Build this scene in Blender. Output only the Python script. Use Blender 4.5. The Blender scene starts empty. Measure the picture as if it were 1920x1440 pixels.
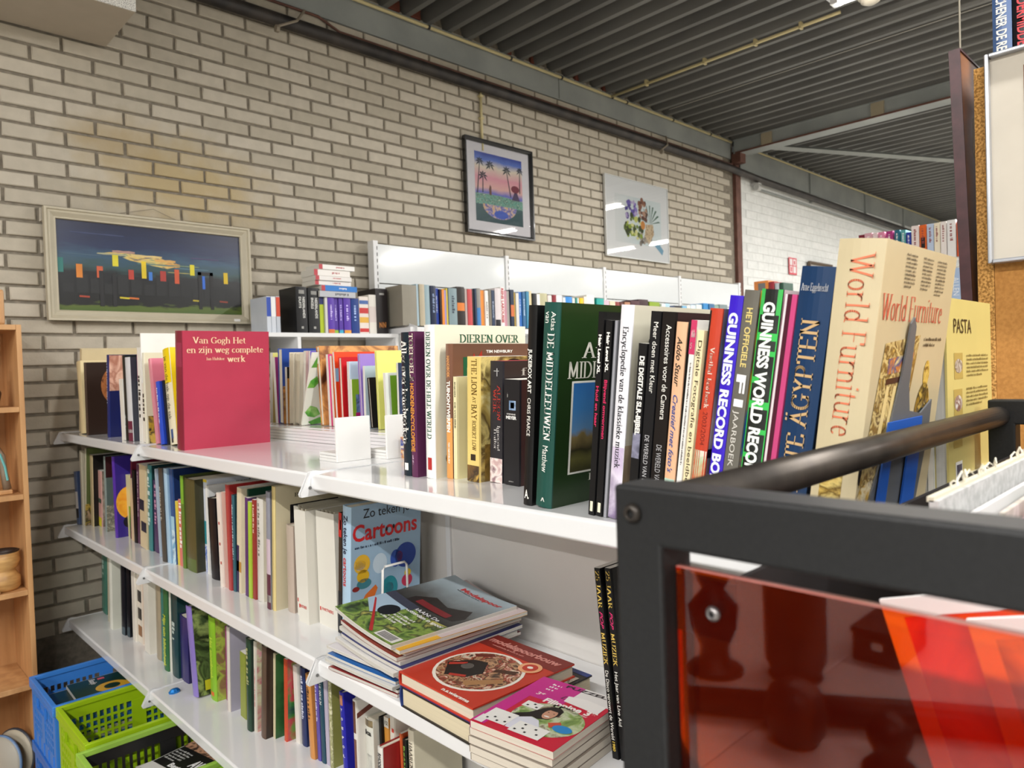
import bpy, bmesh, math, random
from mathutils import Vector, Matrix
# ---------------------------------------------------------------- camera, world, lights, exposure
ZC = 1.47                      # eye height; every z below is measured from the eye unless it says FLOOR
C = bpy.context.scene.collection
scn = bpy.context.scene
def rot_from_axes(r, u, b):
    return Matrix(((r[0], u[0], b[0]), (r[1], u[1], b[1]), (r[2], u[2], b[2]))).to_4x4()
yaw, pitch, roll = math.radians(44.01), math.radians(-1.192), math.radians(-1.9256)
fw = Vector((math.cos(pitch)*math.sin(yaw), math.cos(pitch)*math.cos(yaw), math.sin(pitch)))
rt = fw.cross(Vector((0, 0, 1))).normalized(); up = rt.cross(fw)
r2 = rt*math.cos(roll)+up*math.sin(roll); u2 = -rt*math.sin(roll)+up*math.cos(roll)
cd = bpy.data.cameras.new('camera'); cam = bpy.data.objects.new('camera', cd); C.objects.link(cam)
cam.matrix_world = Matrix.Translation((0, 0, ZC)) @ rot_from_axes(r2, u2, -fw)
cd.sensor_width = 36.0; cd.lens = 1359.0/1920*36; cd.clip_start = 0.02; cd.clip_end = 100
cd.dof.use_dof = True; cd.dof.focus_distance = 1.25; cd.dof.aperture_fstop = 9.0
scn.camera = cam
w = bpy.data.worlds.new('world'); scn.world = w; w.use_nodes = True
w.node_tree.nodes['Background'].inputs[0].default_value = (0.86, 0.9, 1.0, 1)
w.node_tree.nodes['Background'].inputs[1].default_value = 0.42
TUBES = []                      # the hall's fluorescent fittings, in rows along Y
for tx in (-7.5, -4.6, -1.75, 1.2, 4.1, 7.0, 9.7, 12.5):
    for ty in (0.86, -0.94, -2.74):
        if tx == 1.2 and ty > 0: continue
        TUBES.append((tx, ty))
for i, (tx, ty) in enumerate(TUBES):
    L = bpy.data.lights.new('tube_light', 'AREA'); L.shape = 'RECTANGLE'; L.size = 0.09; L.size_y = 1.5
    L.energy = 76; L.color = (1.0, 0.975, 0.945)
    o = bpy.data.objects.new('tube_light', L); C.objects.link(o); o.location = (tx, ty, 1.895+ZC)
scn.view_settings.view_transform = 'Standard'; scn.view_settings.look = 'None'
scn.view_settings.exposure = 0.0; scn.view_settings.gamma = 1.0; scn.view_settings.use_curve_mapping = False
scn.cycles.use_denoising = True; scn.cycles.max_bounces = 6; scn.cycles.sample_clamp_indirect = 6.0
scn.cycles.caustics_reflective = False; scn.cycles.caustics_refractive = False
# ---------------------------------------------------------------- materials
def lin(h):
    if not isinstance(h, str): return tuple(h)+(1,)
    h = h.lstrip('#')
    if len(h) == 3: h = ''.join(c*2 for c in h)
    v = [int(h[i:i+2], 16)/255 for i in (0, 2, 4)]
    return tuple((c/12.92 if c <= .04045 else ((c+.055)/1.055)**2.4) for c in v)+(1,)
MC = {}
def nodes(m):
    m.use_nodes = True; nt = m.node_tree; return nt, nt.nodes, nt.links, nt.nodes['Principled BSDF']
def mat(col, rough=.45, metal=0., spec=.5, name='paint', coat=0., var=.06, emit=None, es=1.):
    k = (col, rough, metal, spec, name, coat, var, emit, es)
    if k in MC: return MC[k]
    m = bpy.data.materials.new(name); nt, N, L, P = nodes(m)
    c = lin(col)
    P.inputs['Roughness'].default_value = rough; P.inputs['Metallic'].default_value = metal
    P.inputs['Specular IOR Level'].default_value = spec; P.inputs['Coat Weight'].default_value = coat
    P.inputs['Coat Roughness'].default_value = .06
    if var:
        t = N.new('ShaderNodeTexCoord'); n = N.new('ShaderNodeTexNoise'); n.inputs['Scale'].default_value = 14; n.inputs['Detail'].default_value = 5
        L.new(t.outputs['Object'], n.inputs['Vector'])
        r = N.new('ShaderNodeMapRange'); r.inputs[3].default_value = 1-var*1.6; r.inputs[4].default_value = 1+var
        L.new(n.outputs['Fac'], r.inputs[0])
        mx = N.new('ShaderNodeVectorMath'); mx.operation = 'SCALE'; mx.inputs[0].default_value = c[:3]
        L.new(r.outputs[0], mx.inputs['Scale']); L.new(mx.outputs[0], P.inputs['Base Color'])
    else: P.inputs['Base Color'].default_value = c
    if emit: P.inputs['Emission Color'].default_value = lin(emit); P.inputs['Emission Strength'].default_value = es
    MC[k] = m; return m
def art(cols, scale=18., seed=0., rough=.3, kind='n', stretch=(1, 1, 1)):
    """printed picture: blotches of the given inks"""
    k = ('art', tuple(cols), scale, seed, kind, stretch)
    if k in MC: return MC[k]
    m = bpy.data.materials.new('printed_picture'); nt, N, L, P = nodes(m)
    t = N.new('ShaderNodeTexCoord'); mp = N.new('ShaderNodeMapping'); mp.inputs['Location'].default_value = (seed, seed*1.7, seed*.6)
    mp.inputs['Scale'].default_value = stretch
    L.new(t.outputs['Object'], mp.inputs[0])
    n = N.new('ShaderNodeTexNoise' if kind == 'n' else 'ShaderNodeTexVoronoi'); n.inputs['Scale'].default_value = scale
    if kind == 'n': n.inputs['Detail'].default_value = 6; n.inputs['Distortion'].default_value = .8
    L.new(mp.outputs[0], n.inputs['Vector'])
    r = N.new('ShaderNodeValToRGB'); e = r.color_ramp.elements
    lo, hi = (.33, .67) if kind == 'n' else (.05, .95)
    while len(e) < len(cols): e.new(.5)
    for i, c in enumerate(cols):
        e[i].position = lo+(hi-lo)*i/max(1, len(cols)-1); e[i].color = lin(c)
    src = n.outputs['Fac'] if kind == 'n' else n.outputs['Color']
    L.new(src, r.inputs[0]); L.new(r.outputs[0], P.inputs['Base Color']); P.inputs['Roughness'].default_value = rough
    MC[k] = m; return m
def grad(cols, ax=2, lo=0., hi=1., rough=.35, noise=.15, scale=8., stretch=(1, 1, 1), spec=.5):
    """printed or painted picture whose inks follow one axis of the object"""
    k = ('grad', tuple(cols), ax, lo, hi, noise, scale)
    if k in MC: return MC[k]
    m = bpy.data.materials.new('painted_picture'); nt, N, L, P = nodes(m)
    t = N.new('ShaderNodeTexCoord'); s = N.new('ShaderNodeSeparateXYZ'); L.new(t.outputs['Object'], s.inputs[0])
    r = N.new('ShaderNodeMapRange'); r.inputs[1].default_value = lo; r.inputs[2].default_value = hi; L.new(s.outputs[ax], r.inputs[0])
    mp = N.new('ShaderNodeMapping'); mp.inputs['Scale'].default_value = stretch; L.new(t.outputs['Object'], mp.inputs[0])
    n = N.new('ShaderNodeTexNoise'); n.inputs['Scale'].default_value = scale; n.inputs['Detail'].default_value = 6; L.new(mp.outputs[0], n.inputs['Vector'])
    a = N.new('ShaderNodeMath'); a.operation = 'MULTIPLY_ADD'; a.inputs[1].default_value = noise*2; a.inputs[2].default_value = -noise
    L.new(n.outputs['Fac'], a.inputs[0])
    b = N.new('ShaderNodeMath'); L.new(r.outputs[0], b.inputs[0]); L.new(a.outputs[0], b.inputs[1])
    cr = N.new('ShaderNodeValToRGB'); e = cr.color_ramp.elements
    while len(e) < len(cols): e.new(.5)
    for i, (p, c) in enumerate(cols): e[i].position = p; e[i].color = lin(c)
    L.new(b.outputs[0], cr.inputs[0]); L.new(cr.outputs[0], P.inputs['Base Color']); P.inputs['Roughness'].default_value = rough
    P.inputs['Specular IOR Level'].default_value = spec
    MC[k] = m; return m
def pagemat(col='#e4dcc6'):
    k = ('pages', col)
    if k in MC: return MC[k]
    m = bpy.data.materials.new('paper_edges'); nt, N, L, P = nodes(m)
    t = N.new('ShaderNodeTexCoord'); mp = N.new('ShaderNodeMapping'); mp.inputs['Scale'].default_value = (3, 900, 3)
    L.new(t.outputs['Object'], mp.inputs[0]); n = N.new('ShaderNodeTexNoise'); n.inputs['Scale'].default_value = 1.; n.inputs['Detail'].default_value = 2
    L.new(mp.outputs[0], n.inputs['Vector'])
    r = N.new('ShaderNodeMapRange'); r.inputs[3].default_value = .72; r.inputs[4].default_value = 1.08; L.new(n.outputs['Fac'], r.inputs[0])
    mx = N.new('ShaderNodeVectorMath'); mx.operation = 'SCALE'; mx.inputs[0].default_value = lin(col)[:3]
    L.new(r.outputs[0], mx.inputs['Scale']); L.new(mx.outputs[0], P.inputs['Base Color']); P.inputs['Roughness'].default_value = .85
    MC[k] = m; return m
def noisy(name, c1, c2, scale, rough=.8, detail=6, stretch=(1, 1, 1), bump=0., metal=0., world=False, spec=.5, lo=.35, hi=.65):
    m = bpy.data.materials.new(name); nt, N, L, P = nodes(m)
    if world: t = N.new('ShaderNodeNewGeometry'); out = t.outputs['Position']
    else: t = N.new('ShaderNodeTexCoord'); out = t.outputs['Object']
    mp = N.new('ShaderNodeMapping'); mp.inputs['Scale'].default_value = stretch; L.new(out, mp.inputs[0])
    n = N.new('ShaderNodeTexNoise'); n.inputs['Scale'].default_value = scale; n.inputs['Detail'].default_value = detail; L.new(mp.outputs[0], n.inputs['Vector'])
    r = N.new('ShaderNodeValToRGB'); r.color_ramp.elements[0].position = lo; r.color_ramp.elements[1].position = hi
    r.color_ramp.elements[0].color = lin(c1); r.color_ramp.elements[1].color = lin(c2)
    L.new(n.outputs['Fac'], r.inputs[0]); L.new(r.outputs[0], P.inputs['Base Color'])
    P.inputs['Roughness'].default_value = rough; P.inputs['Metallic'].default_value = metal; P.inputs['Specular IOR Level'].default_value = spec
    if bump:
        b = N.new('ShaderNodeBump'); b.inputs['Strength'].default_value = bump; b.inputs['Distance'].default_value = .002
        L.new(n.outputs['Fac'], b.inputs['Height']); L.new(b.outputs[0], P.inputs['Normal'])
    return m
def brickmat(name, cA, cB, stain, bump=.35):
    m = bpy.data.materials.new(name); nt, N, L, P = nodes(m)
    g = N.new('ShaderNodeNewGeometry'); oi = N.new('ShaderNodeObjectInfo')
    a = N.new('ShaderNodeMath'); L.new(g.outputs['Random Per Island'], a.inputs[0]); L.new(oi.outputs['Random'], a.inputs[1])
    f = N.new('ShaderNodeMath'); f.operation = 'FRACT'; L.new(a.outputs[0], f.inputs[0])
    mx = N.new('ShaderNodeMix'); mx.data_type = 'RGBA'; L.new(f.outputs[0], mx.inputs[0]); mx.inputs[6].default_value = lin(cA); mx.inputs[7].default_value = lin(cB)
    n = N.new('ShaderNodeTexNoise'); n.inputs['Scale'].default_value = 22; n.inputs['Detail'].default_value = 8; L.new(g.outputs['Position'], n.inputs['Vector'])
    r = N.new('ShaderNodeMapRange'); r.inputs[3].default_value = .84; r.inputs[4].default_value = 1.13; L.new(n.outputs['Fac'], r.inputs[0])
    sc = N.new('ShaderNodeVectorMath'); sc.operation = 'SCALE'; L.new(mx.outputs[2], sc.inputs[0]); L.new(r.outputs[0], sc.inputs['Scale'])
    last = sc.outputs[0]
    if stain:                   # old yellow damp stains, two blotches that stay where they are on the wall
        for (px, pz, rad, col) in stain:
            d = N.new('ShaderNodeVectorMath'); d.operation = 'SUBTRACT'; L.new(g.outputs['Position'], d.inputs[0]); d.inputs[1].default_value = (px, 3.47, pz)
            s2 = N.new('ShaderNodeVectorMath'); s2.operation = 'MULTIPLY'; L.new(d.outputs[0], s2.inputs[0]); s2.inputs[1].default_value = (1/rad[0], 0, 1/rad[1])
            ln = N.new('ShaderNodeVectorMath'); ln.operation = 'LENGTH'; L.new(s2.outputs[0], ln.inputs[0])
            n2 = N.new('ShaderNodeTexNoise'); n2.inputs['Scale'].default_value = 9; n2.inputs['Detail'].default_value = 4; L.new(g.outputs['Position'], n2.inputs['Vector'])
            ad = N.new('ShaderNodeMath'); ad.operation = 'ADD'; L.new(ln.outputs['Value'], ad.inputs[0]); L.new(n2.outputs['Fac'], ad.inputs[1])
            mr = N.new('ShaderNodeMapRange'); mr.inputs[1].default_value = 1.45; mr.inputs[2].default_value = .75; mr.inputs[3].default_value = 0; mr.inputs[4].default_value = .75
            L.new(ad.outputs[0], mr.inputs[0])
            m2 = N.new('ShaderNodeMix'); m2.data_type = 'RGBA'; L.new(mr.outputs[0], m2.inputs[0]); L.new(last, m2.inputs[6]); m2.inputs[7].default_value = lin(col); last = m2.outputs[2]
    L.new(last, P.inputs['Base Color']); P.inputs['Roughness'].default_value = .85; P.inputs['Specular IOR Level'].default_value = .25
    b = N.new('ShaderNodeBump'); b.inputs['Strength'].default_value = bump; b.inputs['Distance'].default_value = .003
    n3 = N.new('ShaderNodeTexNoise'); n3.inputs['Scale'].default_value = 120; n3.inputs['Detail'].default_value = 5; L.new(g.outputs['Position'], n3.inputs['Vector'])
    L.new(n3.outputs['Fac'], b.inputs['Height']); L.new(b.outputs[0], P.inputs['Normal'])
    return m
def woodmat(name, c1, c2, stretch=(3, 3, 30), scale=2.2, rough=.42):
    return noisy(name, c1, c2, scale, rough, 8, stretch, .05)
# ---------------------------------------------------------------- mesh building
class MB:
    def __init__(s): s.v = []; s.f = []; s.m = []
    def add(s, vs, fs, mi=0):
        b = len(s.v); s.v += [tuple(v) for v in vs]; s.f += [tuple(b+i for i in f) for f in fs]; s.m += [mi]*len(fs); return s
    def box(s, x0, x1, y0, y1, z0, z1, mi=0):
        return s.add([(x0, y0, z0), (x1, y0, z0), (x1, y1, z0), (x0, y1, z0), (x0, y0, z1), (x1, y0, z1), (x1, y1, z1), (x0, y1, z1)],
                     [(0, 3, 2, 1), (4, 5, 6, 7), (0, 1, 5, 4), (1, 2, 6, 5), (2, 3, 7, 6), (3, 0, 4, 7)], mi)
    def prism(s, pts, ax, a, b, mi=0):
        """pts: outline in the two other axes; extruded from a to b along axis ax"""
        n = len(pts)
        def mk(p, t):
            return (t, p[0], p[1]) if ax == 0 else ((p[0], t, p[1]) if ax == 1 else (p[0], p[1], t))
        return s.add([mk(p, a) for p in pts]+[mk(p, b) for p in pts],
                     [tuple(range(n))[::-1], tuple(range(n, 2*n))]+[(i, (i+1) % n, n+(i+1) % n, n+i) for i in range(n)], mi)
    def tube(s, path, r, n=10, mi=0, cap=True):
        P = [Vector(p) for p in path]; rings = []; ref = None
        for i, p in enumerate(P):
            d = (P[min(i+1, len(P)-1)]-P[max(i-1, 0)]).normalized()
            if ref is None or abs(ref.dot(d)) > .95: ref = Vector((0, 0, 1)) if abs(d.z) < .9 else Vector((1, 0, 0))
            a = d.cross(ref).normalized(); b = a.cross(d); rr = r[i] if isinstance(r, (list, tuple)) else r
            rings.append([p+(a*math.cos(t)+b*math.sin(t))*rr for t in [2*math.pi*k/n for k in range(n)]])
        fs = []
        for i in range(len(P)-1):
            for k in range(n): fs.append((i*n+k, i*n+(k+1) % n, (i+1)*n+(k+1) % n, (i+1)*n+k))
        if cap: fs += [tuple(range(n))[::-1], tuple(range((len(P)-1)*n, len(P)*n))]
        return s.add([v for q in rings for v in q], fs, mi)
    def lathe(s, prof, c=(0, 0, 0), ax=2, n=24, mi=0):
        vs = []
        for (r, h) in prof:
            for k in range(n):
                t = 2*math.pi*k/n; a, b = r*math.cos(t), r*math.sin(t)
                v = (a, b, h) if ax == 2 else ((h, a, b) if ax == 0 else (b, h, a)); vs.append((v[0]+c[0], v[1]+c[1], v[2]+c[2]))
        fs = [(i*n+k, i*n+(k+1) % n, (i+1)*n+(k+1) % n, (i+1)*n+k) for i in range(len(prof)-1) for k in range(n)]
        return s.add(vs, fs, mi)
    def mesh(s, name, mats, smooth=False):
        me = bpy.data.meshes.new(name); me.from_pydata(s.v, [], s.f)
        for m in (mats if isinstance(mats, (list, tuple)) else [mats]): me.materials.append(m)
        if any(s.m): me.polygons.foreach_set('material_index', s.m)
        if smooth: me.polygons.foreach_set('use_smooth', [True]*len(me.polygons))
        bm = bmesh.new(); bm.from_mesh(me); bmesh.ops.recalc_face_normals(bm, faces=bm.faces); bm.to_mesh(me); bm.free()
        me.update(); return me
    def obj(s, name, mats, parent=None, loc=None, smooth=False, bevel=0.):
        me = s.mesh(name, mats, smooth); return link(name, me, parent, loc, bevel)
def link(name, me, parent=None, loc=None, bevel=0.):
    o = bpy.data.objects.new(name, me); C.objects.link(o)
    if parent: o.parent = parent
    if loc: o.location = loc
    if bevel:
        b = o.modifiers.new('bevel', 'BEVEL'); b.width = bevel; b.segments = 2; b.limit_method = 'ANGLE'; b.angle_limit = .7
    return o
def tag(o, label, cat, group=None):
    o['label'] = label; o['category'] = cat
    if group: o['group'] = group
    return o
def thing(name, label, cat, loc=(0, 0, 0), rz=0., group=None):
    o = bpy.data.objects.new(name, None); C.objects.link(o); o.empty_display_size = .05
    o.location = loc; o.rotation_euler = (0, 0, rz); return tag(o, label, cat, group)
def struct(name, mb, m, bevel=0., smooth=False):
    o = mb.obj(name, m, None, None, smooth, bevel) if mb else None; o['kind'] = 'structure'; return o
# ---------------------------------------------------------------- lettering
def arc(cx, cy, rx, ry, a0, a1, n=10):
    return [(cx+rx*math.cos(math.radians(a0+(a1-a0)*i/n)), cy+ry*math.sin(math.radians(a0+(a1-a0)*i/n))) for i in range(n+1)]
def sf(x, y, w=1.0): return [(x-w, y), (x+w, y)]
X = 6.6
GL = {
 'A': (8.4, [[(.9, 0), (4.2, 10)], [(4.2, 10), (7.5, 0)], [(2, 3.6), (6.4, 3.6)], sf(.9, 0), sf(7.5, 0)]),
 'B': (7, [[(1.4, 0), (1.4, 10)], [(.4, 10), (3, 10)]+arc(3.2, 7.6, 2.3, 2.4, 90, -90)+[(1.4, 5.2)], [(3, 5.2)]+arc(3.4, 2.6, 2.7, 2.6, 90, -90)+[(.4, 0)]]),
 'C': (8, [arc(4.4, 5, 3.6, 5, 50, 315, 18), [(6.9, 9.6), (6.9, 7.4)]]),
 'D': (8.4, [[(1.4, 0), (1.4, 10)], [(.4, 10), (3, 10)]+arc(3.2, 5, 4.2, 5, 90, -90, 14)+[(.4, 0)]]),
 'E': (7, [[(1.4, 0), (1.4, 10)], [(.4, 10), (6, 10), (6, 8.4)], [(1.4, 5.2), (4.8, 5.2)], [(.4, 0), (6.2, 0), (6.4, 1.8)]]),
 'F': (6.6, [[(1.4, 0), (1.4, 10)], [(.4, 10), (6, 10), (6, 8.2)], [(1.4, 5.2), (4.8, 5.2)], sf(1.4, 0)]),
 'G': (8.6, [arc(4.4, 5, 3.6, 5, 50, 320, 18), [(7.2, 0.6), (7.2, 4.2)], sf(7, 4.4, 1.1), [(6.9, 9.6), (6.9, 7.6)]]),
 'H': (8.6, [[(1.4, 0), (1.4, 10)], [(7.2, 0), (7.2, 10)], [(1.4, 5.2), (7.2, 5.2)], sf(1.4, 0), sf(1.4, 10), sf(7.2, 0), sf(7.2, 10)]),
 'I': (3.2, [[(1.6, 0), (1.6, 10)], sf(1.6, 0), sf(1.6, 10)]),
 'J': (4.4, [[(2.8, 10), (2.8, 1.4)]+arc(1.4, 1.2, 1.4, 1.4, 0, -120, 6), sf(2.8, 10)]),
 'K': (8, [[(1.4, 0), (1.4, 10)], [(6.6, 10), (1.6, 4.6)], [(3, 6), (7, 0)], sf(1.4, 0), sf(1.4, 10), sf(6.8, 0), sf(6.4, 10)]),
 'L': (6.6, [[(1.4, 0), (1.4, 10)], [(.4, 0), (6, 0), (6.2, 2)], sf(1.4, 10)]),
 'M': (10, [[(1.6, 0), (1.8, 10)], [(1.8, 10), (5, 1)], [(5, 1), (8.2, 10)], [(8.2, 10), (8.4, 0)], sf(1.6, 0), sf(8.4, 0)]),
 'N': (8.8, [[(1.6, 0), (1.6, 10)], [(1.6, 10), (7.2, 0)], [(7.2, 0), (7.2, 10)], sf(1.6, 0), sf(1.2, 10), sf(7.2, 10)]),
 'O': (9, [arc(4.5, 5, 3.8, 5, 0, 360, 24)]),
 'P': (7, [[(1.4, 0), (1.4, 10)], [(.4, 10), (3, 10)]+arc(3.2, 7.3, 2.6, 2.7, 90, -90)+[(1.4, 4.6)], sf(1.4, 0)]),
 'R': (8, [[(1.4, 0), (1.4, 10)], [(.4, 10), (3, 10)]+arc(3.2, 7.5, 2.5, 2.5, 90, -90)+[(1.4, 5)], [(3.4, 5), (6.8, 0)], sf(1.4, 0), sf(7, 0, .8)]),
 'S': (6.6, [arc(3.3, 7.4, 2.2, 2.6, 40, 200, 10)+[(3.3, 5.2)]+arc(3.3, 2.6, 2.4, 2.6, 60, -150, 12), [(5.2, 9.8), (5.3, 7.9)], [(.9, 2.4), (.9, .2)]]),
 'T': (7.4, [[(3.7, 0), (3.7, 10)], [(.6, 8.2), (.6, 10), (6.8, 10), (6.8, 8.2)], sf(3.7, 0)]),
 'U': (8.4, [[(1.4, 10), (1.4, 3)]+arc(4.2, 2.9, 2.8, 2.9, 180, 360, 12)+[(7, 10)], sf(1.4, 10), sf(7, 10)]),
 'V': (8, [[(.9, 10), (4, 0)], [(4, 0), (7.1, 10)], sf(.9, 10), sf(7.1, 10)]),
 'W': (11.6, [[(.9, 10), (3.7, 0)], [(3.7, 0), (5.8, 9)], [(5.8, 10), (8, 0)], [(8, 0), (10.7, 10)], sf(.9, 10), sf(5.8, 10), sf(10.7, 10)]),
 'X': (8, [[(1, 10), (7, 0)], [(7, 10), (1, 0)], sf(1, 0), sf(7, 0), sf(1, 10), sf(7, 10)]),
 'Y': (7.6, [[(.9, 10), (3.8, 5)], [(6.7, 10), (3.8, 5), (3.8, 0)], sf(.9, 10), sf(6.7, 10), sf(3.8, 0)]),
 'a': (5.6, [arc(2.6, 4.6, 1.6, 2, 150, 20, 8)+[(4.1, 4.2), (4.1, .6), (5.2, 0.1)], arc(2.4, 1.9, 1.7, 1.8, 70, 320, 12)]),
 'b': (6.2, [[(1.2, 10), (1.2, .4)], arc(3.3, 3.2, 2.1, 3.2, 150, -150, 16), sf(.8, 10, .6)]),
 'c': (5.2, [arc(2.8, 3.2, 2.1, 3.2, 55, 315, 14)]),
 'd': (6.2, [[(4.9, 10), (4.9, .3), (6, .1)], arc(2.8, 3.2, 2.1, 3.2, 30, 330, 16), sf(4.5, 10, .6)]),
 'e': (5.4, [[(.8, 3.6), (4.7, 3.8)]+arc(2.8, 3.2, 2, 3.2, 10, 315, 18)]),
 'f': (3.8, [[(1.5, 0), (1.5, 8)]+arc(3, 8.2, 1.5, 1.7, 180, 50, 8), sf(1.5, X, 1.2), sf(1.5, 0)]),
 'g': (5.6, [arc(2.5, 4.6, 1.7, 2, 0, 360, 16), [(1.6, 2.4), (1.2, 1.2), (4.2, .8)]+arc(2.6, -1.2, 2.1, 1.7, 40, -190, 12)+[(1.6, .8)], [(4, 6), (5.4, 6.4)]]),
 'h': (6.6, [[(1.2, 0), (1.2, 10)], [(1.2, 4.8)]+arc(3.3, 4.2, 1.9, 2.3, 150, 0, 8)+[(5.2, 0)], sf(1.2, 0, .9), sf(5.2, 0, .9), sf(.8, 10, .6)]),
 'i': (3, [[(1.5, 0), (1.5, X)], sf(1.5, 0, .9), sf(1.1, X, .6), [(1.4, 9), (1.6, 9.6)]]),
 'j': (3, [[(1.7, X), (1.6, -2)]+arc(.7, -2, 1, 1, 0, -120, 5), sf(1.2, X, .6), [(1.6, 9), (1.8, 9.6)]]),
 'k': (6.2, [[(1.2, 0), (1.2, 10)], [(4.8, X), (1.4, 3)], [(2.4, 4), (5.4, 0)], sf(1.2, 0, .9), sf(5.2, 0, .8), sf(4.6, X, .8), sf(.8, 10, .6)]),
 'l': (3, [[(1.5, 0), (1.5, 10)], sf(1.5, 0, .9), sf(1.1, 10, .6)]),
 'm': (9.6, [[(1.2, 0), (1.2, X)], [(1.2, 4.8)]+arc(3, 4.2, 1.7, 2.3, 150, 0, 8)+[(4.7, 0)], [(4.7, 4.8)]+arc(6.6, 4.2, 1.7, 2.3, 150, 0, 8)+[(8.3, 0)], sf(1.2, 0, .9), sf(4.7, 0, .8), sf(8.3, 0, .9), sf(.8, X, .6)]),
 'n': (6.6, [[(1.2, 0), (1.2, X)], [(1.2, 4.8)]+arc(3.3, 4.2, 1.9, 2.3, 150, 0, 8)+[(5.2, 0)], sf(1.2, 0, .9), sf(5.2, 0, .9), sf(.8, X, .6)]),
 'o': (5.8, [arc(2.9, 3.25, 2.2, 3.25, 0, 360, 20)]),
 'p': (6.2, [[(1.2, X), (1.2, -3)], arc(3.3, 3.2, 2.1, 3.2, 150, -150, 16), sf(1.2, -3, .9), sf(.8, X, .6)]),
 'q': (6.2, [[(4.9, X), (4.9, -3)], arc(2.8, 3.2, 2.1, 3.2, 30, 330, 16)]),
 'r': (4.6, [[(1.2, 0), (1.2, X)], [(1.2, 4.6)]+arc(3.2, 4.6, 1.6, 1.9, 160, 60, 6), sf(1.2, 0, .9), sf(.8, X, .6)]),
 's': (4.6, [arc(2.3, 4.8, 1.4, 1.7, 40, 210, 8)+arc(2.3, 1.7, 1.5, 1.7, 50, -150, 10)]),
 't': (4, [[(1.7, 8.6), (1.7, 1.6)]+arc(2.9, 1.5, 1.2, 1.4, 180, 300, 6), sf(1.8, X, 1.3)]),
 'u': (6.6, [[(1.2, X), (1.2, 2.4)]+arc(3.2, 2.3, 2, 2.2, 180, 330, 8), [(5.2, X), (5.2, .3), (6.2, .1)], sf(.8, X, .6), sf(4.8, X, .6)]),
 'v': (5.8, [[(.8, X), (3, 0)], [(3, 0), (5.1, X)], sf(.8, X, .8), sf(5.1, X, .7)]),
 'w': (8.6, [[(.8, X), (2.8, 0)], [(2.8, 0), (4.4, X)], [(4.4, X), (6, 0)], [(6, 0), (7.9, X)], sf(.8, X, .8), sf(7.9, X, .7)]),
 'x': (5.6, [[(.8, X), (5, 0)], [(4.8, X), (.7, 0)]]),
 'y': (5.8, [[(.8, X), (3, 0)], [(5.1, X), (2.2, -2.6), (1, -3)], sf(.8, X, .8), sf(5.1, X, .7)]),
 'z': (5.2, [[(.8, 5.4), (.8, X), (4.6, X), (.7, 0), (4.6, 0), (4.7, 1.2)]]),
 '2': (6, [arc(3, 7.4, 2.2, 2.6, 170, -20, 10)+[(.8, 0), (5.4, 0)]]),
 '5': (6, [[(5, 10), (1.6, 10), (1.4, 5.6)]+arc(2.9, 3.1, 2.3, 3.1, 120, -150, 12)]),
}
GL['Z'] = (7, [[(1, 8.2), (1, 10), (6, 10), (1, 0), (6, 0), (6.2, 1.8)]])
GL['Ä'] = (8.4, GL['A'][1]+[[(2.8, 11.6), (3, 12.2)], [(5.4, 11.6), (5.6, 12.2)]])
def hull(p):
    p = sorted(set((round(a, 4), round(b, 4)) for a, b in p))
    def half(q):
        r = []
        for c in q:
            while len(r) > 1 and (r[-1][0]-r[-2][0])*(c[1]-r[-2][1])-(r[-1][1]-r[-2][1])*(c[0]-r[-2][0]) <= 0: r.pop()
            r.append(c)
        return r[:-1]
    return half(p)+half(p[::-1])
def serif_polys(s, thick=1.5, thin=.42):
    x = 0; out = []
    for ch in s:
        if ch == ' ': x += 3.6; continue
        g = GL.get(ch)
        if not g:
            if ch in '.,': out.append([(x+.6, -.2), (x+1.8, -.2), (x+1.8, 1), (x+.6, 1)]); x += 2.4; continue
            if ch in "-'·": out.append([(x+.6, 3.4), (x+2.6, 3.4), (x+2.6, 4.4), (x+.6, 4.4)]); x += 3.4; continue
            g = GL['O']
        for st in g[1]:
            for a, b in zip(st, st[1:]):
                out.append(hull([(x+p[0]+i*thick/2, p[1]+j*thin/2) for p in (a, b) for i in (-1, 1) for j in (-1, 1)]))
        x += g[0]+.45+max(0, thick-1.5)*1.6
    return x, out
SANS = {}
def sans_mesh(s, bold, shear):
    k = (s, bold, shear)
    if k not in SANS:
        cu = bpy.data.curves.new('t', 'FONT'); cu.body = s; cu.size = 1; cu.offset = bold; cu.shear = shear; cu.resolution_u = 3
        o = bpy.data.objects.new('t', cu); C.objects.link(o)
        dg = bpy.context.evaluated_depsgraph_get(); me = bpy.data.meshes.new_from_object(o.evaluated_get(dg))
        vs = [tuple(v.co) for v in me.vertices]; fs = [tuple(p.vertices) for p in me.polygons]
        bpy.data.objects.remove(o); bpy.data.curves.remove(cu); bpy.data.meshes.remove(me)
        xs = [v[0] for v in vs] or [0, 1]
        SANS[k] = ([((v[0]-min(xs)), v[1]) for v in vs], fs, max(xs)-min(xs))
    return SANS[k]
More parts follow.
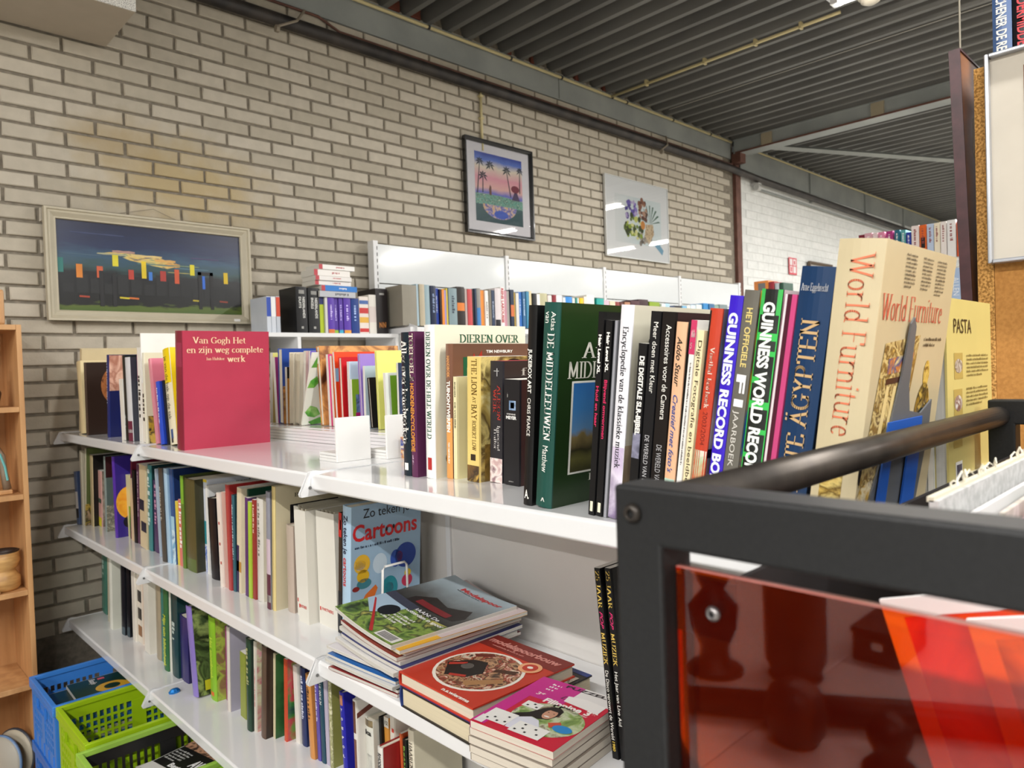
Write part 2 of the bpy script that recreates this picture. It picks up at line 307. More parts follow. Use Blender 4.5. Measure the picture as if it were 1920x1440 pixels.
def text(parent, s, o, u, v, h, W=None, m=None, font='sans', name='title', align=0., thick=1.5, lift=.0004):
    """flat printed lettering: origin o (baseline start), u along the line, v up, cap height h, squeezed or stretched to length W"""
    if font in ('serif', 'serifl', 'serifb'):
        if font == 'serifl': thick = .95
        if font == 'serifb': thick = 1.9
        wd, polys = serif_polys(s, thick, {'serif': .42, 'serifl': .26, 'serifb': .7}[font]); k = h/10.; vs = []; fs = []
        for p in polys: b = len(vs); vs += p; fs.append(tuple(range(b, b+len(p))))
        vs = [(a*k, b*k) for a, b in vs]; wd *= k
    else:
        bold, sh = {'sans': (.0, 0), 'bold': (.022, 0), 'black': (.042, 0), 'ital': (.012, .35), 'thin': (-.006, 0)}[font]
        vs, fs, wd = sans_mesh(s, bold, sh); k = h/.729; vs = [(a*k, b*k) for a, b in vs]; wd *= k
    sx = (W/wd) if W else 1.; wd *= sx
    u = Vector(u); v = Vector(v); n = u.cross(v).normalized(); o = Vector(o)+n*lift
    co = [o+u*(a*sx-align*wd)+v*b for a, b in vs]
    me = bpy.data.meshes.new(name); me.from_pydata([tuple(c) for c in co], [], fs); me.materials.append(m)
    return link(name, me, parent)
def dashes(parent, o, u, v, L, h, m, rng, name='title', rows=1, gap=1.7):
    """lettering too small to read: a row of tiny ink marks"""
    u = Vector(u); v = Vector(v); n = u.cross(v).normalized(); o = Vector(o)+n*.0004; mb = MB()
    for r in range(rows):
        x = 0; q = o-v*(r*h*gap)
        while x < L*(1 if r < rows-1 else .7):
            wd = h*rng.choice((.25, .4, .55, .6)); hh = h*rng.choice((.7, .7, 1.))
            a = q+u*x; mb.add([a, a+u*wd, a+u*wd+v*hh, a+v*hh], [(0, 1, 2, 3)]); x += wd+h*rng.choice((.16, .2, .6))
    me = bpy.data.meshes.new(name); me.from_pydata(mb.v, [], mb.f); me.materials.append(m); return link(name, me, parent)
def patch(parent, o, u, v, W, H, m, name='picture', lift=.0003, n=0):
    """flat printed patch, rectangular, or an ellipse when n sides are asked for"""
    u = Vector(u); v = Vector(v); nn = u.cross(v).normalized(); o = Vector(o)+nn*lift
    if n: pts = [o+u*(W/2+W/2*math.cos(2*math.pi*i/n))+v*(H/2+H/2*math.sin(2*math.pi*i/n)) for i in range(n)]
    else: pts = [o, o+u*W, o+u*W+v*H, o+v*H]
    me = bpy.data.meshes.new(name); me.from_pydata([tuple(p) for p in pts], [], [tuple(range(len(pts)))]); me.materials.append(m)
    return link(name, me, parent)
def poly(parent, o, u, v, pts, m, name='picture', lift=.0005):
    u = Vector(u); v = Vector(v); nn = u.cross(v).normalized(); o = Vector(o)+nn*lift
    me = bpy.data.meshes.new(name); me.from_pydata([tuple(o+u*a+v*b) for a, b in pts], [], [tuple(range(len(pts)))]); me.materials.append(m)
    return link(name, me, parent)
# ---------------------------------------------------------------- the hall
rnd = random.Random(7)
WY = 3.47                                       # brick wall face
WX = 6.36                                       # where the bare brick ends and the painted wall begins
FL = 0.0
M_mortar = noisy('mortar', '#746d61', '#8d8577', 40, .95, 6, world=True)
M_brick = brickmat('sand_lime_brick', '#b0a898', '#c1b9aa', [(1.30, 2.36, (.50, .30), '#b09c70'), (1.0, 2.52, (.28, .16), '#a89674')])
M_brickw = brickmat('white_painted_brick', '#dcdedb', '#e2e3e0', None, .15)
M_deck = noisy('steel_deck', '#5c5c59', '#6a6a66', 6, .5, 4, (1, .3, 1), metal=0)
M_beam = noisy('grey_green_steel', '#8b908e', '#9ca19e', 3, .5, 5, bump=.05)
M_rust = noisy('red_lead_steel', '#5b3a30', '#6e4a3d', 12, .7, 5)
M_pipe = noisy('black_pipe', '#1f1d1d', '#3d3733', 8, .45, 5)
M_cond = mat('#c8bb8d', .5, name='cream_conduit'); M_wh = mat('#e4e5e6', .16, name='white_enamel', var=.012, coat=.5)
M_whm = mat('#dedfe0', .45, name='white_metal', var=.02); M_blk = mat('#171718', .5, name='black'); M_dark = mat('#0c0c0d', .8, name='dark_gap', var=0)
def zz(z): return z+ZC
floor = struct('floor', MB().box(-9, 16, -4.5, WY+.2, -.1, 0), noisy('floor_tile', '#8d8880', '#a39d94', 3, .35, 4, world=True))
wall = struct('wall_back', MB().box(-9, WX, WY+.004, WY+.25, 0, zz(2.2)), M_mortar)
def brick_mesh(i, L=.2155, H=.0535, seed=0):
    r = random.Random(seed); b = .005; f = []; q = []
    for (sx, sz) in ((-1, -1), (1, -1), (1, 1), (-1, 1)):
        q.append((sx*L/2+r.uniform(-.0015, .0015), sz*H/2+r.uniform(-.0012, .0012)))
    back = [(a, .012, c) for a, c in q]; mid = [(a, .004+r.uniform(-.001, .001), c) for a, c in q]
    fr = [(a-math.copysign(b, a), r.uniform(-.0012, .0012), c-math.copysign(b*.7, c)) for a, c in q]
    vs = back+mid+fr; fs = [(8, 9, 10, 11)]
    for k in range(4): n = (k+1) % 4; fs += [(k, n, 4+n, 4+k), (4+k, 4+n, 8+n, 8+k)]
    return vs, fs
BV = [brick_mesh(i, seed=i) for i in range(8)]
BM = []
for vs, fs in BV:
    mb = MB().add(vs, fs); BM.append(mb.mesh('brick', M_brick))
BP, BC = .2285, .0655
cells = []
x_first = .083*1.0
for row in range(-14, 40):
    z = zz(1.2195)+(row-20)*BC
    if z < .05 or z > zz(2.12): continue
    off = BP/2 if row % 2 else 0
    for k in range(-8, 30):
        x = .690+BP/2+off+(k-5)*BP
        if x < -1.5 or x > WX-.11: continue
        cells.append((x, z))
# the 300 that show largest: near, not hidden by shelving
def hid(x, z):
    zr = z-ZC
    if x < .60 and zr < .24: return True
    if x > .86 and zr < .0: return True
    if x > 1.5 and zr < .22: return True
    if x > 2.25 and zr < .72: return True
    if x < .28+.0: return True
    if x < .95 and zr > 1.44: return True
    if .7 < x < 1.56 and .27 < zr < .72: return True
    return zr < -1.12
cells.sort(key=lambda c: (hid(*c), math.hypot(c[0], WY, c[1]-ZC)))
for i, (x, z) in enumerate(cells[:300]):
    o = link('brick', BM[rnd.randrange(8)], wall, (x, WY-.006, z)); o.rotation_euler = (0, rnd.uniform(-.004, .004), 0)
mb = MB()
for x, z in cells[300:]:
    vs, fs = BV[rnd.randrange(8)]; mb.add([(a+x, b+WY-.006, c+z) for a, b, c in vs], fs)
for z in sorted({c[1] for c in cells}):       # cut bricks closing the courses at the steel post
    pass
o = mb.obj('brick', M_brick, wall); o['kind'] = 'stuff'
post = struct('trim_1', MB().box(WX-.005, WX+.055, WY-.03, WY+.1, 0, zz(1.98)).box(WX+.055, WX+.12, WY-.012, WY+.1, 0, zz(1.98)), M_rust)
wall2 = struct('wall_side', MB().box(WX+.12, 15.5, WY+.004, WY+.25, 0, zz(2.2)), mat('#d6d8d5', .9, name='white_wall_paint'))
mb = MB()
for row in range(0, 27):
    z = zz(-.2)+row*.0815
    for k in range(0, 42):
        x = WX+.23+(0 if row % 2 else .11)+k*.2165
        if z < zz(1.86): mb.add([(a*.998+x, b*.28+WY-.0005, c*1.43+z) for a, b, c in BV[rnd.randrange(8)][0]], BV[0][1])
o = mb.obj('brick', M_brickw, wall2); o['kind'] = 'stuff'
struct('wall_far', MB().box(15.5, 15.7, -4.5, WY+.2, 0, zz(2.2)), mat('#a8a8a2', .9, name='grey_wall_paint'))
struct('wall_left', MB().box(-9.1, -9, -4.5, WY+.2, 0, zz(2.3)), mat('#a8a8a2', .9, name='grey_wall_paint'))
struct('wall_near', MB().box(-9, 15.6, -4.7, -4.5, 0, zz(2.3)), mat('#a8a8a2', .9, name='grey_wall_paint'))
# ribbed roof deck, one bent sheet
pts = []; P_ = .1562; x = -9.0
while x < 15.6:
    pts += [(x, 2.075), (x+.036, 2.075), (x+.062, 2.165), (x+.130, 2.165)]; x += P_
mb = MB(); vs = []; n = len(pts)
for yy in (-4.5, WY+.1): vs += [(a, yy, zz(b)) for a, b in pts]
mb.add(vs, [(i, i+1, n+i+1, n+i) for i in range(n-1)])
ceil = struct('ceiling', mb, M_deck)
mb = MB().box(-9, 15.6, -4.6, WY+.2, zz(2.2), zz(2.3)).obj('roof_slab', M_dark, ceil)
# broken red blocks closing the flutes above the beam
for bx in (1.95, 2.45, 2.6, 3.35, 3.62, 4.08, 4.4, 6.0):
    MB().box(bx, bx+.085, WY-.02, WY+.05, zz(2.085), zz(2.15)).obj('flute_block', mat('#6b3a2b', .9, name='red_brick'), ceil, bevel=.006)
# wall beam with its cream conduit, black pipe below
beam = struct('beam_wall', MB().box(-9, 6.30, WY-.012, WY+.003, zz(1.905), zz(2.07)).box(-9, 6.30, WY-.03, WY+.02, zz(2.062), zz(2.073)), M_beam)
for sx in (1.6, 3.9): MB().box(sx, sx+.004, WY-.0135, WY-.0115, zz(1.91), zz(2.06)).obj('weld_seam', mat('#4a4e4a', .6, name='seam'), beam)
beam2 = struct('beam_side', MB().box(6.46, 15.5, WY-.012, WY+.003, zz(1.83), zz(2.07)).box(6.46, 15.5, WY-.03, WY+.02, zz(2.062), zz(2.073)), M_beam)
for sx in (8.0, 9.6, 11.0): MB().box(sx, sx+.03, WY-.03, WY-.0115, zz(1.72), zz(2.06)).obj('stiffener', M_beam, beam2)
tb = struct('beam_cross', MB().box(6.30, 6.46, -4.5, WY-.04, zz(1.945), zz(1.957)).box(6.312, 6.33, -4.5, WY-.04, zz(1.957), zz(2.075)).box(6.30, 6.46, -4.5, WY-.04, zz(2.063), zz(2.075)), M_beam)
MB().box(6.295, 6.30, -4.5, WY-.06, zz(1.943), zz(1.958)).obj('flange_edge', M_rust, tb)
MB().box(6.295, 6.3115, 2.1, 2.2, zz(1.957), zz(2.063)).obj('timber_block', mat('#a2977f', .8, name='pale_wood'), tb)
MB().box(6.295, 6.3115, 3.05, 3.15, zz(1.957), zz(2.063)).obj('timber_block', mat('#a2977f', .8, name='pale_wood'), tb)
MB().box(6.30, 6.40, WY-.11, WY-.02, zz(1.86), zz(1.945)).obj('bearing', M_rust, tb)
br = MB(); br.tube([(6.4, 3.22, zz(1.99)), (9.2, 1.85, zz(1.99))], .028, 4); tag(br.obj('roof_brace', M_beam), 'flat grey steel brace running diagonally under the ribbed roof', 'brace')
cn = MB(); cn.tube([(-3, WY-.035, zz(2.052)), (6.28, WY-.035, zz(2.052))], .0105, 8); cn.tube([(6.5, WY-.035, zz(2.052)), (14, WY-.035, zz(2.052))], .009, 8)
cn = tag(cn.obj('conduit', M_cond, smooth=True), 'long cream conduit clipped along the top of the wall beam', 'conduit')
mc = MB()
for sx in (2.72, 3.4, 3.9, 4.48, 4.66, 5.3, 5.9): mc.tube([(sx, WY-.035, zz(2.052)), (sx+.014, WY-.035, zz(2.052))], .0135, 8)
mc.obj('coupling', M_blk, cn)
c2 = MB(); c2.tube([(4.47, WY-.04, zz(2.05)), (4.47, 1.72, zz(2.05))], .0105, 8)
c2 = tag(c2.obj('conduit', M_cond, smooth=True), 'cream conduit running across the ribbed roof towards the lit tube', 'conduit')
mc = MB()
for sy in (3.1, 2.62, 2.25, 1.95): mc.box(4.455, 4.487, sy, sy+.015, zz(2.035), zz(2.075))
mc.obj('clip', M_cond, c2)
c3 = MB(); c3.tube([(3.14, WY-.02, zz(1.80)), (3.14, WY-.02, zz(1.40))], .009, 8)
c3 = tag(c3.obj('conduit', M_cond, smooth=True), 'short upright cream conduit above the black-framed palm picture', 'conduit')
MB().box(3.127, 3.153, WY-.032, WY-.005, zz(1.74), zz(1.752)).box(3.127, 3.153, WY-.032, WY-.005, zz(1.60), zz(1.612)).obj('clip', M_cond, c3)
pp = MB(); pp.tube([(-3, WY-.05, zz(1.79)), (6.25, WY-.05, zz(1.795)), (6.75, WY-.06, zz(1.772)), (14, WY-.06, zz(1.70))], .034, 14)
pp = tag(pp.obj('service_pipe', M_pipe, smooth=True), 'thick black pipe running along the brick wall under the beam', 'pipe')
for sx in (1.72, 5.02):
    mp_ = MB()
    mp_.tube([(sx, WY-.10, zz(1.73)), (sx+.12, WY-.085, zz(1.80)), (sx+.2, WY-.02, zz(1.90))], .007, 6)
    mp_.lathe([(.0, 0), (.018, 0), (.018, .015), (0, .015)], (sx-.01, WY-.11, zz(1.715)), 0, 12)
    mp_.obj('hanger', mat('#8a8070', .6, name='zinc'), pp)
p2_ = MB(); p2_.tube([(-3, WY-.02, zz(1.895)), (2.0, WY-.02, zz(1.895)), (2.12, WY-.03, zz(1.845)), (6.3, WY-.03, zz(1.85))], .007, 6)
tag(p2_.obj('copper_line', M_rust, smooth=True), 'thin rust-brown pipe running just above the thick black pipe', 'pipe')
p3_ = MB(); p3_.tube([(6.7, WY-.03, zz(1.69)), (14, WY-.03, zz(1.635))], .010, 6)
tag(p3_.obj('thin_pipe', M_beam, smooth=True), 'thin grey pipe below the black pipe on the white painted wall', 'pipe')
rl = MB(); rl.tube([(5.05, 3.3, zz(2.045)), (5.05, -1.5, zz(2.045))], .003, 6)
tag(rl.obj('cable', mat('#a09e96', .6, name='grey_cable')), 'thin pale cable running straight across the ribbed roof beside the cross beam', 'cable')
lc = MB(); lc.lathe([(0, -.03), (.03, -.03), (.035, 0), (.03, .03), (0, .03)], (6.72, WY-.06, zz(1.69)), 0, 12); lc.box(6.68, 6.74, WY-.09, WY-.01, zz(1.715), zz(1.73))
tag(lc.obj('camera_dome', mat('#b9b9b5', .3, name='grey_plastic')), 'small dark and silver fitting under the pipe on the white wall', 'fitting')
# fluorescent fittings
M_tube = mat('#ffffff', .3, name='lit_tube', var=0, emit='#fff6ea', es=24.)
for i, (tx, ty) in enumerate(TUBES):
    f = thing('tube_fitting', 'white fluorescent tube fitting under the ribbed roof, lit' if not (tx == 4.1 and ty > 0) else 'lit fluorescent tube fitting at the top edge of the view',
              'lamp', (tx, ty, zz(1.93)), 0, 'fluorescent tube fittings under the roof')
    MB().box(-.055, .055, -.78, .78, .03, .07).box(-.03, .03, -.76, -.72, -.005, .03).box(-.03, .03, .72, .76, -.005, .03).obj('housing', M_wh, f)
    t = MB(); t.tube([(-.0, -.74, .0), (-.0, .74, .0)], .013, 10); t.obj('tube', M_tube, f, smooth=True)
sd = thing('smoke_detector', 'round cream smoke detector beside the lit tube on the ribbed roof', 'detector', (4.33, 1.50, zz(2.0)))
MB().lathe([(0, .07), (.075, .07), (.08, .03), (.065, .005), (.06, 0), (0, 0)], n=28).obj('base', mat('#d6d0c0', .4, name='cream_plastic'), sd, smooth=True)
MB().lathe([(.055, .0), (.05, -.018), (.03, -.03), (0, -.032)], n=28).obj('sensor_head', mat('#d6d0c0', .4, name='cream_plastic'), sd, smooth=True)
# cabinet high on the wall, top left of the view
hc = thing('wall_heater', 'large pale cabinet fixed high on the brick wall with a plain underside', 'cabinet', (.97, 3.05, zz(1.446)))
MB().box(-2.2, 0, .006, WY-3.065, 0, .42).obj('body', mat('#b3a999', .6, name='beige_panel'), hc, bevel=.004)
MB().box(-2.2, 0, 0, .0055, .0, .42).obj('grille', noisy('speckled_panel', '#777570', '#e4e2dc', 260, .7, 2, lo=.36, hi=.5), hc)
# ---------------------------------------------------------------- shelving
GX, GB = .725, 1.085                            # front edge, back panel
JY = [3.435, 2.432, 1.355, .266]
LV = [-.2, -.585, -.972]
gon = thing('gondola_shelving', 'long white metal shelving run standing at a right angle to the brick wall', 'shelving', (0, 0, 0))
def shelf_mesh(y0, y1, x0, x1):
    mb = MB(); lip = .034
    mb.prism([(x0, -.004), (x0+.004, 0), (x1, 0), (x1, -.03), (x0+.03, -.03), (x0+.03, -.022), (x0+.004, -lip), (x0, -lip+.004)], 1, y0+.002, y1-.002)
    return mb
def bracket_mesh(y, x0):
    mb = MB()
    for s in (-.006, .0035):
        mb.prism([(x0-.001, .003), (x0+.012, .005), (x0+.05, -.002), (x0+.05, -.045), (x0-.022, -.046), (x0-.024, -.040)], 1, y+s, y+s+.0025)
    mb.prism([(x0-.001, .003), (x0+.3, .0), (x0+.3, -.045), (x0+.05, -.045), (x0-.022, -.046)], 1, y-.0015, y+.0015)
    return mb
for li, z in enumerate(LV):
    for a, b in zip(JY, JY[1:]):
        s = MB().add(*(lambda m: (m.v, m.f))(shelf_mesh(b, a, GX, GB))).obj('shelf', M_wh, gon, (0, 0, zz(z)), bevel=.0015)
        bk = bracket_mesh(a-.003 if a == JY[0] else a, GX).obj('bracket', M_whm, s)
        MB().lathe([(0, 0), (.0035, 0), (.003, .0012), (0, .0012)], (GX-.004, 0, 0), 1, 10).obj('screw', mat('#8a8a8a', .4, .8, name='steel'), s, (0, a-.0078, -.028))
        # other side of the run, hooked on a little higher or lower
        MB().add(*(lambda m: (m.v, m.f))(MB().box(GB+.012, GB+.34, b+.002, a-.002, -.03, 0))).obj('shelf', M_wh, gon, (0, 0, zz(z+(.04 if li == 0 else .02))))
for j, (a, b) in enumerate(zip(JY, JY[1:])):
    for z0, z1 in ((-1.42, -1.09), (-1.085, -.70), (-.695, -.335), (-.33, -.2)):
        MB().box(GB, GB+.004, b+.008, a-.008, zz(z0)+.001, zz(z1)-.001).obj('back_panel', mat('#d6d3cf', .35, name='grey_white_panel', var=.02), gon)
for j, a in enumerate(JY):
    MB().box(GB-.006, GB+.02, a-.008, a+.008, 0, zz(-.2)-.006).obj('upright', M_whm, gon)
    MB().box(GX+.29, GB+.02, a-.02, a+.02, 0, .06).obj('foot', M_whm, gon)
# low back kerb between the two sides, the white slats behind the top shelf
for k in range(4):
    for a, b in zip(JY, JY[1:]):
        MB().box(GB-.012-.001*k, GB+.012, b+.004, a-.004, zz(-.199)+k*.0095, zz(-.1905)+k*.0095).obj('kerb_slat', M_wh, gon)
# shelving against the brick wall with tall glossy panels
wsx = [2.262, 3.262, 4.262, 5.262, 6.262]
ws = thing('wall_shelving', 'white shelving with glossy back panels along the brick wall', 'shelving', (0, 0, 0))
M_gl = mat('#e0e4e5', .12, name='glossy_white_panel', var=.015, coat=.6)
for a, b in zip(wsx, wsx[1:]):
    MB().box(a+.004, b-.004, 3.385, 3.395, zz(.50), zz(.715)).obj('back_panel', M_gl, ws, bevel=.002)
    MB().box(a+.004, b-.004, 3.385, 3.395, zz(.235), zz(.495)).obj('back_panel', M_gl, ws, bevel=.002)
    for z in (.235, -.15, -.55, -.95):
        MB().box(2.231 if a < 2.3 else a+.002, b-.002, 3.05, 3.385, zz(z)-.03, zz(z)).obj('shelf', M_wh, ws, bevel=.002)
        MB().prism([(3.03, zz(z)+.002), (3.36, zz(z)+.09), (3.36, zz(z)-.03), (3.03, zz(z)-.04)], 0, a-.0015, a+.0015).obj('bracket', M_whm, ws)
    for z in (-.15, -.55, -.95): MB().box(a+.004, b-.004, 3.385, 3.395, zz(z)+.004, zz(z)+.38).obj('back_panel', M_gl, ws)
for a in wsx:
    u_ = MB().box(a-.022, a+.008, 3.375, 3.43, 0, zz(.73)).obj('upright', M_whm, ws)
    sl = MB()
    for k in range(12): sl.box(a-.001, a+.003, 3.3742, 3.3752, zz(.70)-k*.035-.02, zz(.70)-k*.035)
    sl.obj('slot', M_dark, u_)
MB().box(2.10, 2.236, 3.395, 3.43, zz(.2), zz(.205)).obj('end_strip', M_whm, ws)
# corner unit with its own top board
cu = thing('corner_shelving', 'low white shelf unit in front of the bricks left of the glossy panels', 'shelving', (0, 0, 0))
MB().box(1.48, 2.235, 3.16, 3.44, zz(.185), zz(.205)).obj('top_board', M_wh, cu, bevel=.002)
MB().box(1.655, 1.672, 3.155, 3.44, 0, zz(.185)).obj('side_panel', M_wh, cu)
MB().box(2.21, 2.228, 3.155, 3.44, 0, zz(.185)).obj('side_panel', M_wh, cu)
MB().box(1.48, 1.50, 3.155, 3.44, 0, zz(.185)).obj('side_panel', M_wh, cu)
MB().box(1.672, 2.21, 3.19, 3.44, zz(-.17), zz(-.15)).obj('shelf', M_wh, cu)
MB().box(1.672, 2.21, 3.19, 3.44, .05, .07).obj('shelf', M_wh, cu)
# ---------------------------------------------------------------- books
AUTOCOL = {}
def mspec(c, rough=.35):
    if isinstance(c, str): return mat(c, rough, name='printed_card', spec=.4)
    if c[0] == 'art': return art(c[1], c[2], c[3] if len(c) > 3 else 0)
    if c[0] == 'vor': return art(c[1], c[2], c[3] if len(c) > 3 else 0, kind='v')
    if c[0] == 'grad': return grad(c[1], *c[2:])
def profile(t, d, b, r, bulge, rev):
    n = 6; o = [(d, 0), (r, 0)]
    o += [(-bulge*math.sin(math.pi*k/n) + (0 if bulge else 0), t*k/n) for k in range(0, n+1)] if bulge else [(0, min(.0008, t*.1)), (0, t-min(.0008, t*.1))]
    o += [(r, t), (d, t)]
    i = [(d, b), (r+b, b)]
    i += [(b-bulge*math.sin(math.pi*k/n), b+(t-2*b)*k/n) for k in range(0, n+1)] if bulge else [(b, b), (b, t-b)]
    i += [(r+b, t-b), (d, t-b)]
    if rev: o = [(d-x, y) for x, y in o]; i = [(d-x, y) for x, y in i]
    return o, i
def book(label, x, y, z, t, h, d, kind='h', cc='#888', sc=None, ops=(), lean=0., rz=0., ry=0., flat=False, pg=None, group=None, rev=False, name='book', cat='book', rough=.3, euler=None):
    root = bpy.data.objects.new(name, None); C.objects.link(root); root.empty_display_size = .02
    tag(root, label, cat, group)
    sc = sc or cc; t = max(t, .003)
    hard = kind == 'h'; b = min(.0026, t*.22) if hard else min(.0006, t*.15); ov = .003 if hard else 0.
    bulge = min(.0035, t*.1) if (hard and t > .014) else 0.
    o, i = profile(t, d, b, .004 if not bulge else .002, bulge, rev); n = len(o)
    mb = MB(); vs = [(a, c, 0) for a, c in o]+[(a, c, 0) for a, c in i]+[(a, c, h) for a, c in o]+[(a, c, h) for a, c in i]
    mb.v = vs
    for k in range(n-1):
        sp = 1 if 1 <= k <= n-3 else 0
        mb.f += [(k, k+1, 2*n+k+1, 2*n+k), (n+k, 3*n+k, 3*n+k+1, n+k+1), (k, n+k, n+k+1, k+1), (2*n+k, 2*n+k+1, 3*n+k+1, 3*n+k)]; mb.m += [sp, sp, sp, sp]
    for k in (0, n-1): mb.f.append((k, 2*n+k, 3*n+k, n+k)); mb.m.append(0)
    M1 = mspec(cc, rough); M2 = mspec(sc, rough)
    mb.obj('cover', [M1, M2], root)
    if t > .0045:
        x0, x1 = b+.001, d-ov
        if rev: x0, x1 = ov, d-b-.001
        MB().box(x0, x1, b, t-b, ov, h-ov).obj('pages', pagemat(pg or ('#e3dbc8' if hard else '#e2dfd6')), root)
    sx = -bulge
    seed = int(abs(x*7919+y*104729)*100) % 9973; rg = random.Random(seed)
    for op in ops:
        k = op[0]
        if k == 's':
            _, s, font, zt, L, size, yc, col = op[:8]; dr = op[8] if len(op) > 8 else 'd'; m = mat(col, .4, name='ink', var=0)
            nm = 'spine_title'
            if dr == 'd': text(root, s, (sx, yc*t+size*t/2, zt*h), (0, 0, -1), (0, -1, 0), size*t, L*h, m, font, nm)
            elif dr == 'u': text(root, s, (sx, yc*t-size*t/2, zt*h), (0, 0, 1), (0, 1, 0), size*t, L*h, m, font, nm)
            else: text(root, s, (sx, yc*t, zt*h), (0, -1, 0), (0, 0, 1), size*h, L*t, m, font, nm)
        elif k == 'sd':
            _, zt, L, size, yc, col = op
            dashes(root, (sx, yc*t+size*t/2, zt*h), (0, 0, -1), (0, -1, 0), L*h, size*t, mat(col, .4, name='ink', var=0), rg, 'spine_title')
        elif k == 'sb':
            _, z0, z1, col = op[:4]; y0, y1 = op[4:6] if len(op) > 4 else (0.02, .98)
            if bulge:
                q = []; N_ = 6
                for e in range(N_+1):
                    f_ = y0+(y1-y0)*e/N_; q.append((-bulge*math.sin(math.pi*f_)-.0003, f_*t))
                mm = MB(); mm.add([(a, c, z0*h) for a, c in q]+[(a, c, z1*h) for a, c in q], [(e, e+1, N_+2+e, N_+1+e) for e in range(N_)]); mm.obj('spine_band', mspec(col), root)
            else: patch(root, (0, y1*t, z0*h), (0, -1, 0), (0, 0, 1), (y1-y0)*t, (z1-z0)*h, mspec(col), 'spine_band')
        elif k == 'f':
            _, s, font, fx, fz, W, hh, col = op
            text(root, s, (fx*d, 0, fz*h), (1, 0, 0), (0, 0, 1), hh*h, W*d if W else None, mat(col, .4, name='ink', var=0), font, 'cover_title', lift=.0007)
        elif k == 'fd':
            _, fx, fz, W, hh, col, rows = op
            dashes(root, (fx*d, -.0002, fz*h), (1, 0, 0), (0, 0, 1), W*d, hh*h, mat(col, .4, name='ink', var=0), rg, 'cover_text', rows)
        elif k == 'fb':
            _, x0, x1, z0, z1, col = op[:6]; patch(root, (x0*d, 0, z0*h), (1, 0, 0), (0, 0, 1), (x1-x0)*d, (z1-z0)*h, mspec(col), 'cover_picture', lift=op[6] if len(op) > 6 else .0003)
        elif k == 'fe':
            _, x0, x1, z0, z1, col = op[:6]; patch(root, (x0*d, 0, z0*h), (1, 0, 0), (0, 0, 1), (x1-x0)*d, (z1-z0)*h, mspec(col), 'cover_picture', lift=op[6] if len(op) > 6 else .0005, n=28)
        elif k == 'fp':
            _, pts, col = op[:3]; poly(root, (0, 0, 0), (1, 0, 0), (0, 0, 1), [(a*d, c*h) for a, c in pts], mspec(col), 'cover_picture', lift=op[3] if len(op) > 3 else .0006)
    if flat:
        root.location = (x, y, z+t); root.rotation_euler = (-math.pi/2, 0, rz)
    else:
        root.location = (x, y, z+(t*math.sin(-lean) if lean < 0 else 0)+(d*math.sin(ry) if ry > 0 else 0)); root.rotation_euler = (lean, ry, rz)
        if rz == 0 and ry == 0 and lean == 0: pass
    return root
GROUPS = {'TA': 'books at the wall end of the top shelf', 'TA2': 'VG', 'TB': 'books facing the other side behind the top shelf', 'TC': 'books in the middle of the top shelf', 'TD': 'books at the near end of the top shelf', 'TE': 'WF', 'MA': 'books on the middle shelf', 'MC': 'CART', 'MD': '25', 'BA': 'books on the lowest visible shelf'}
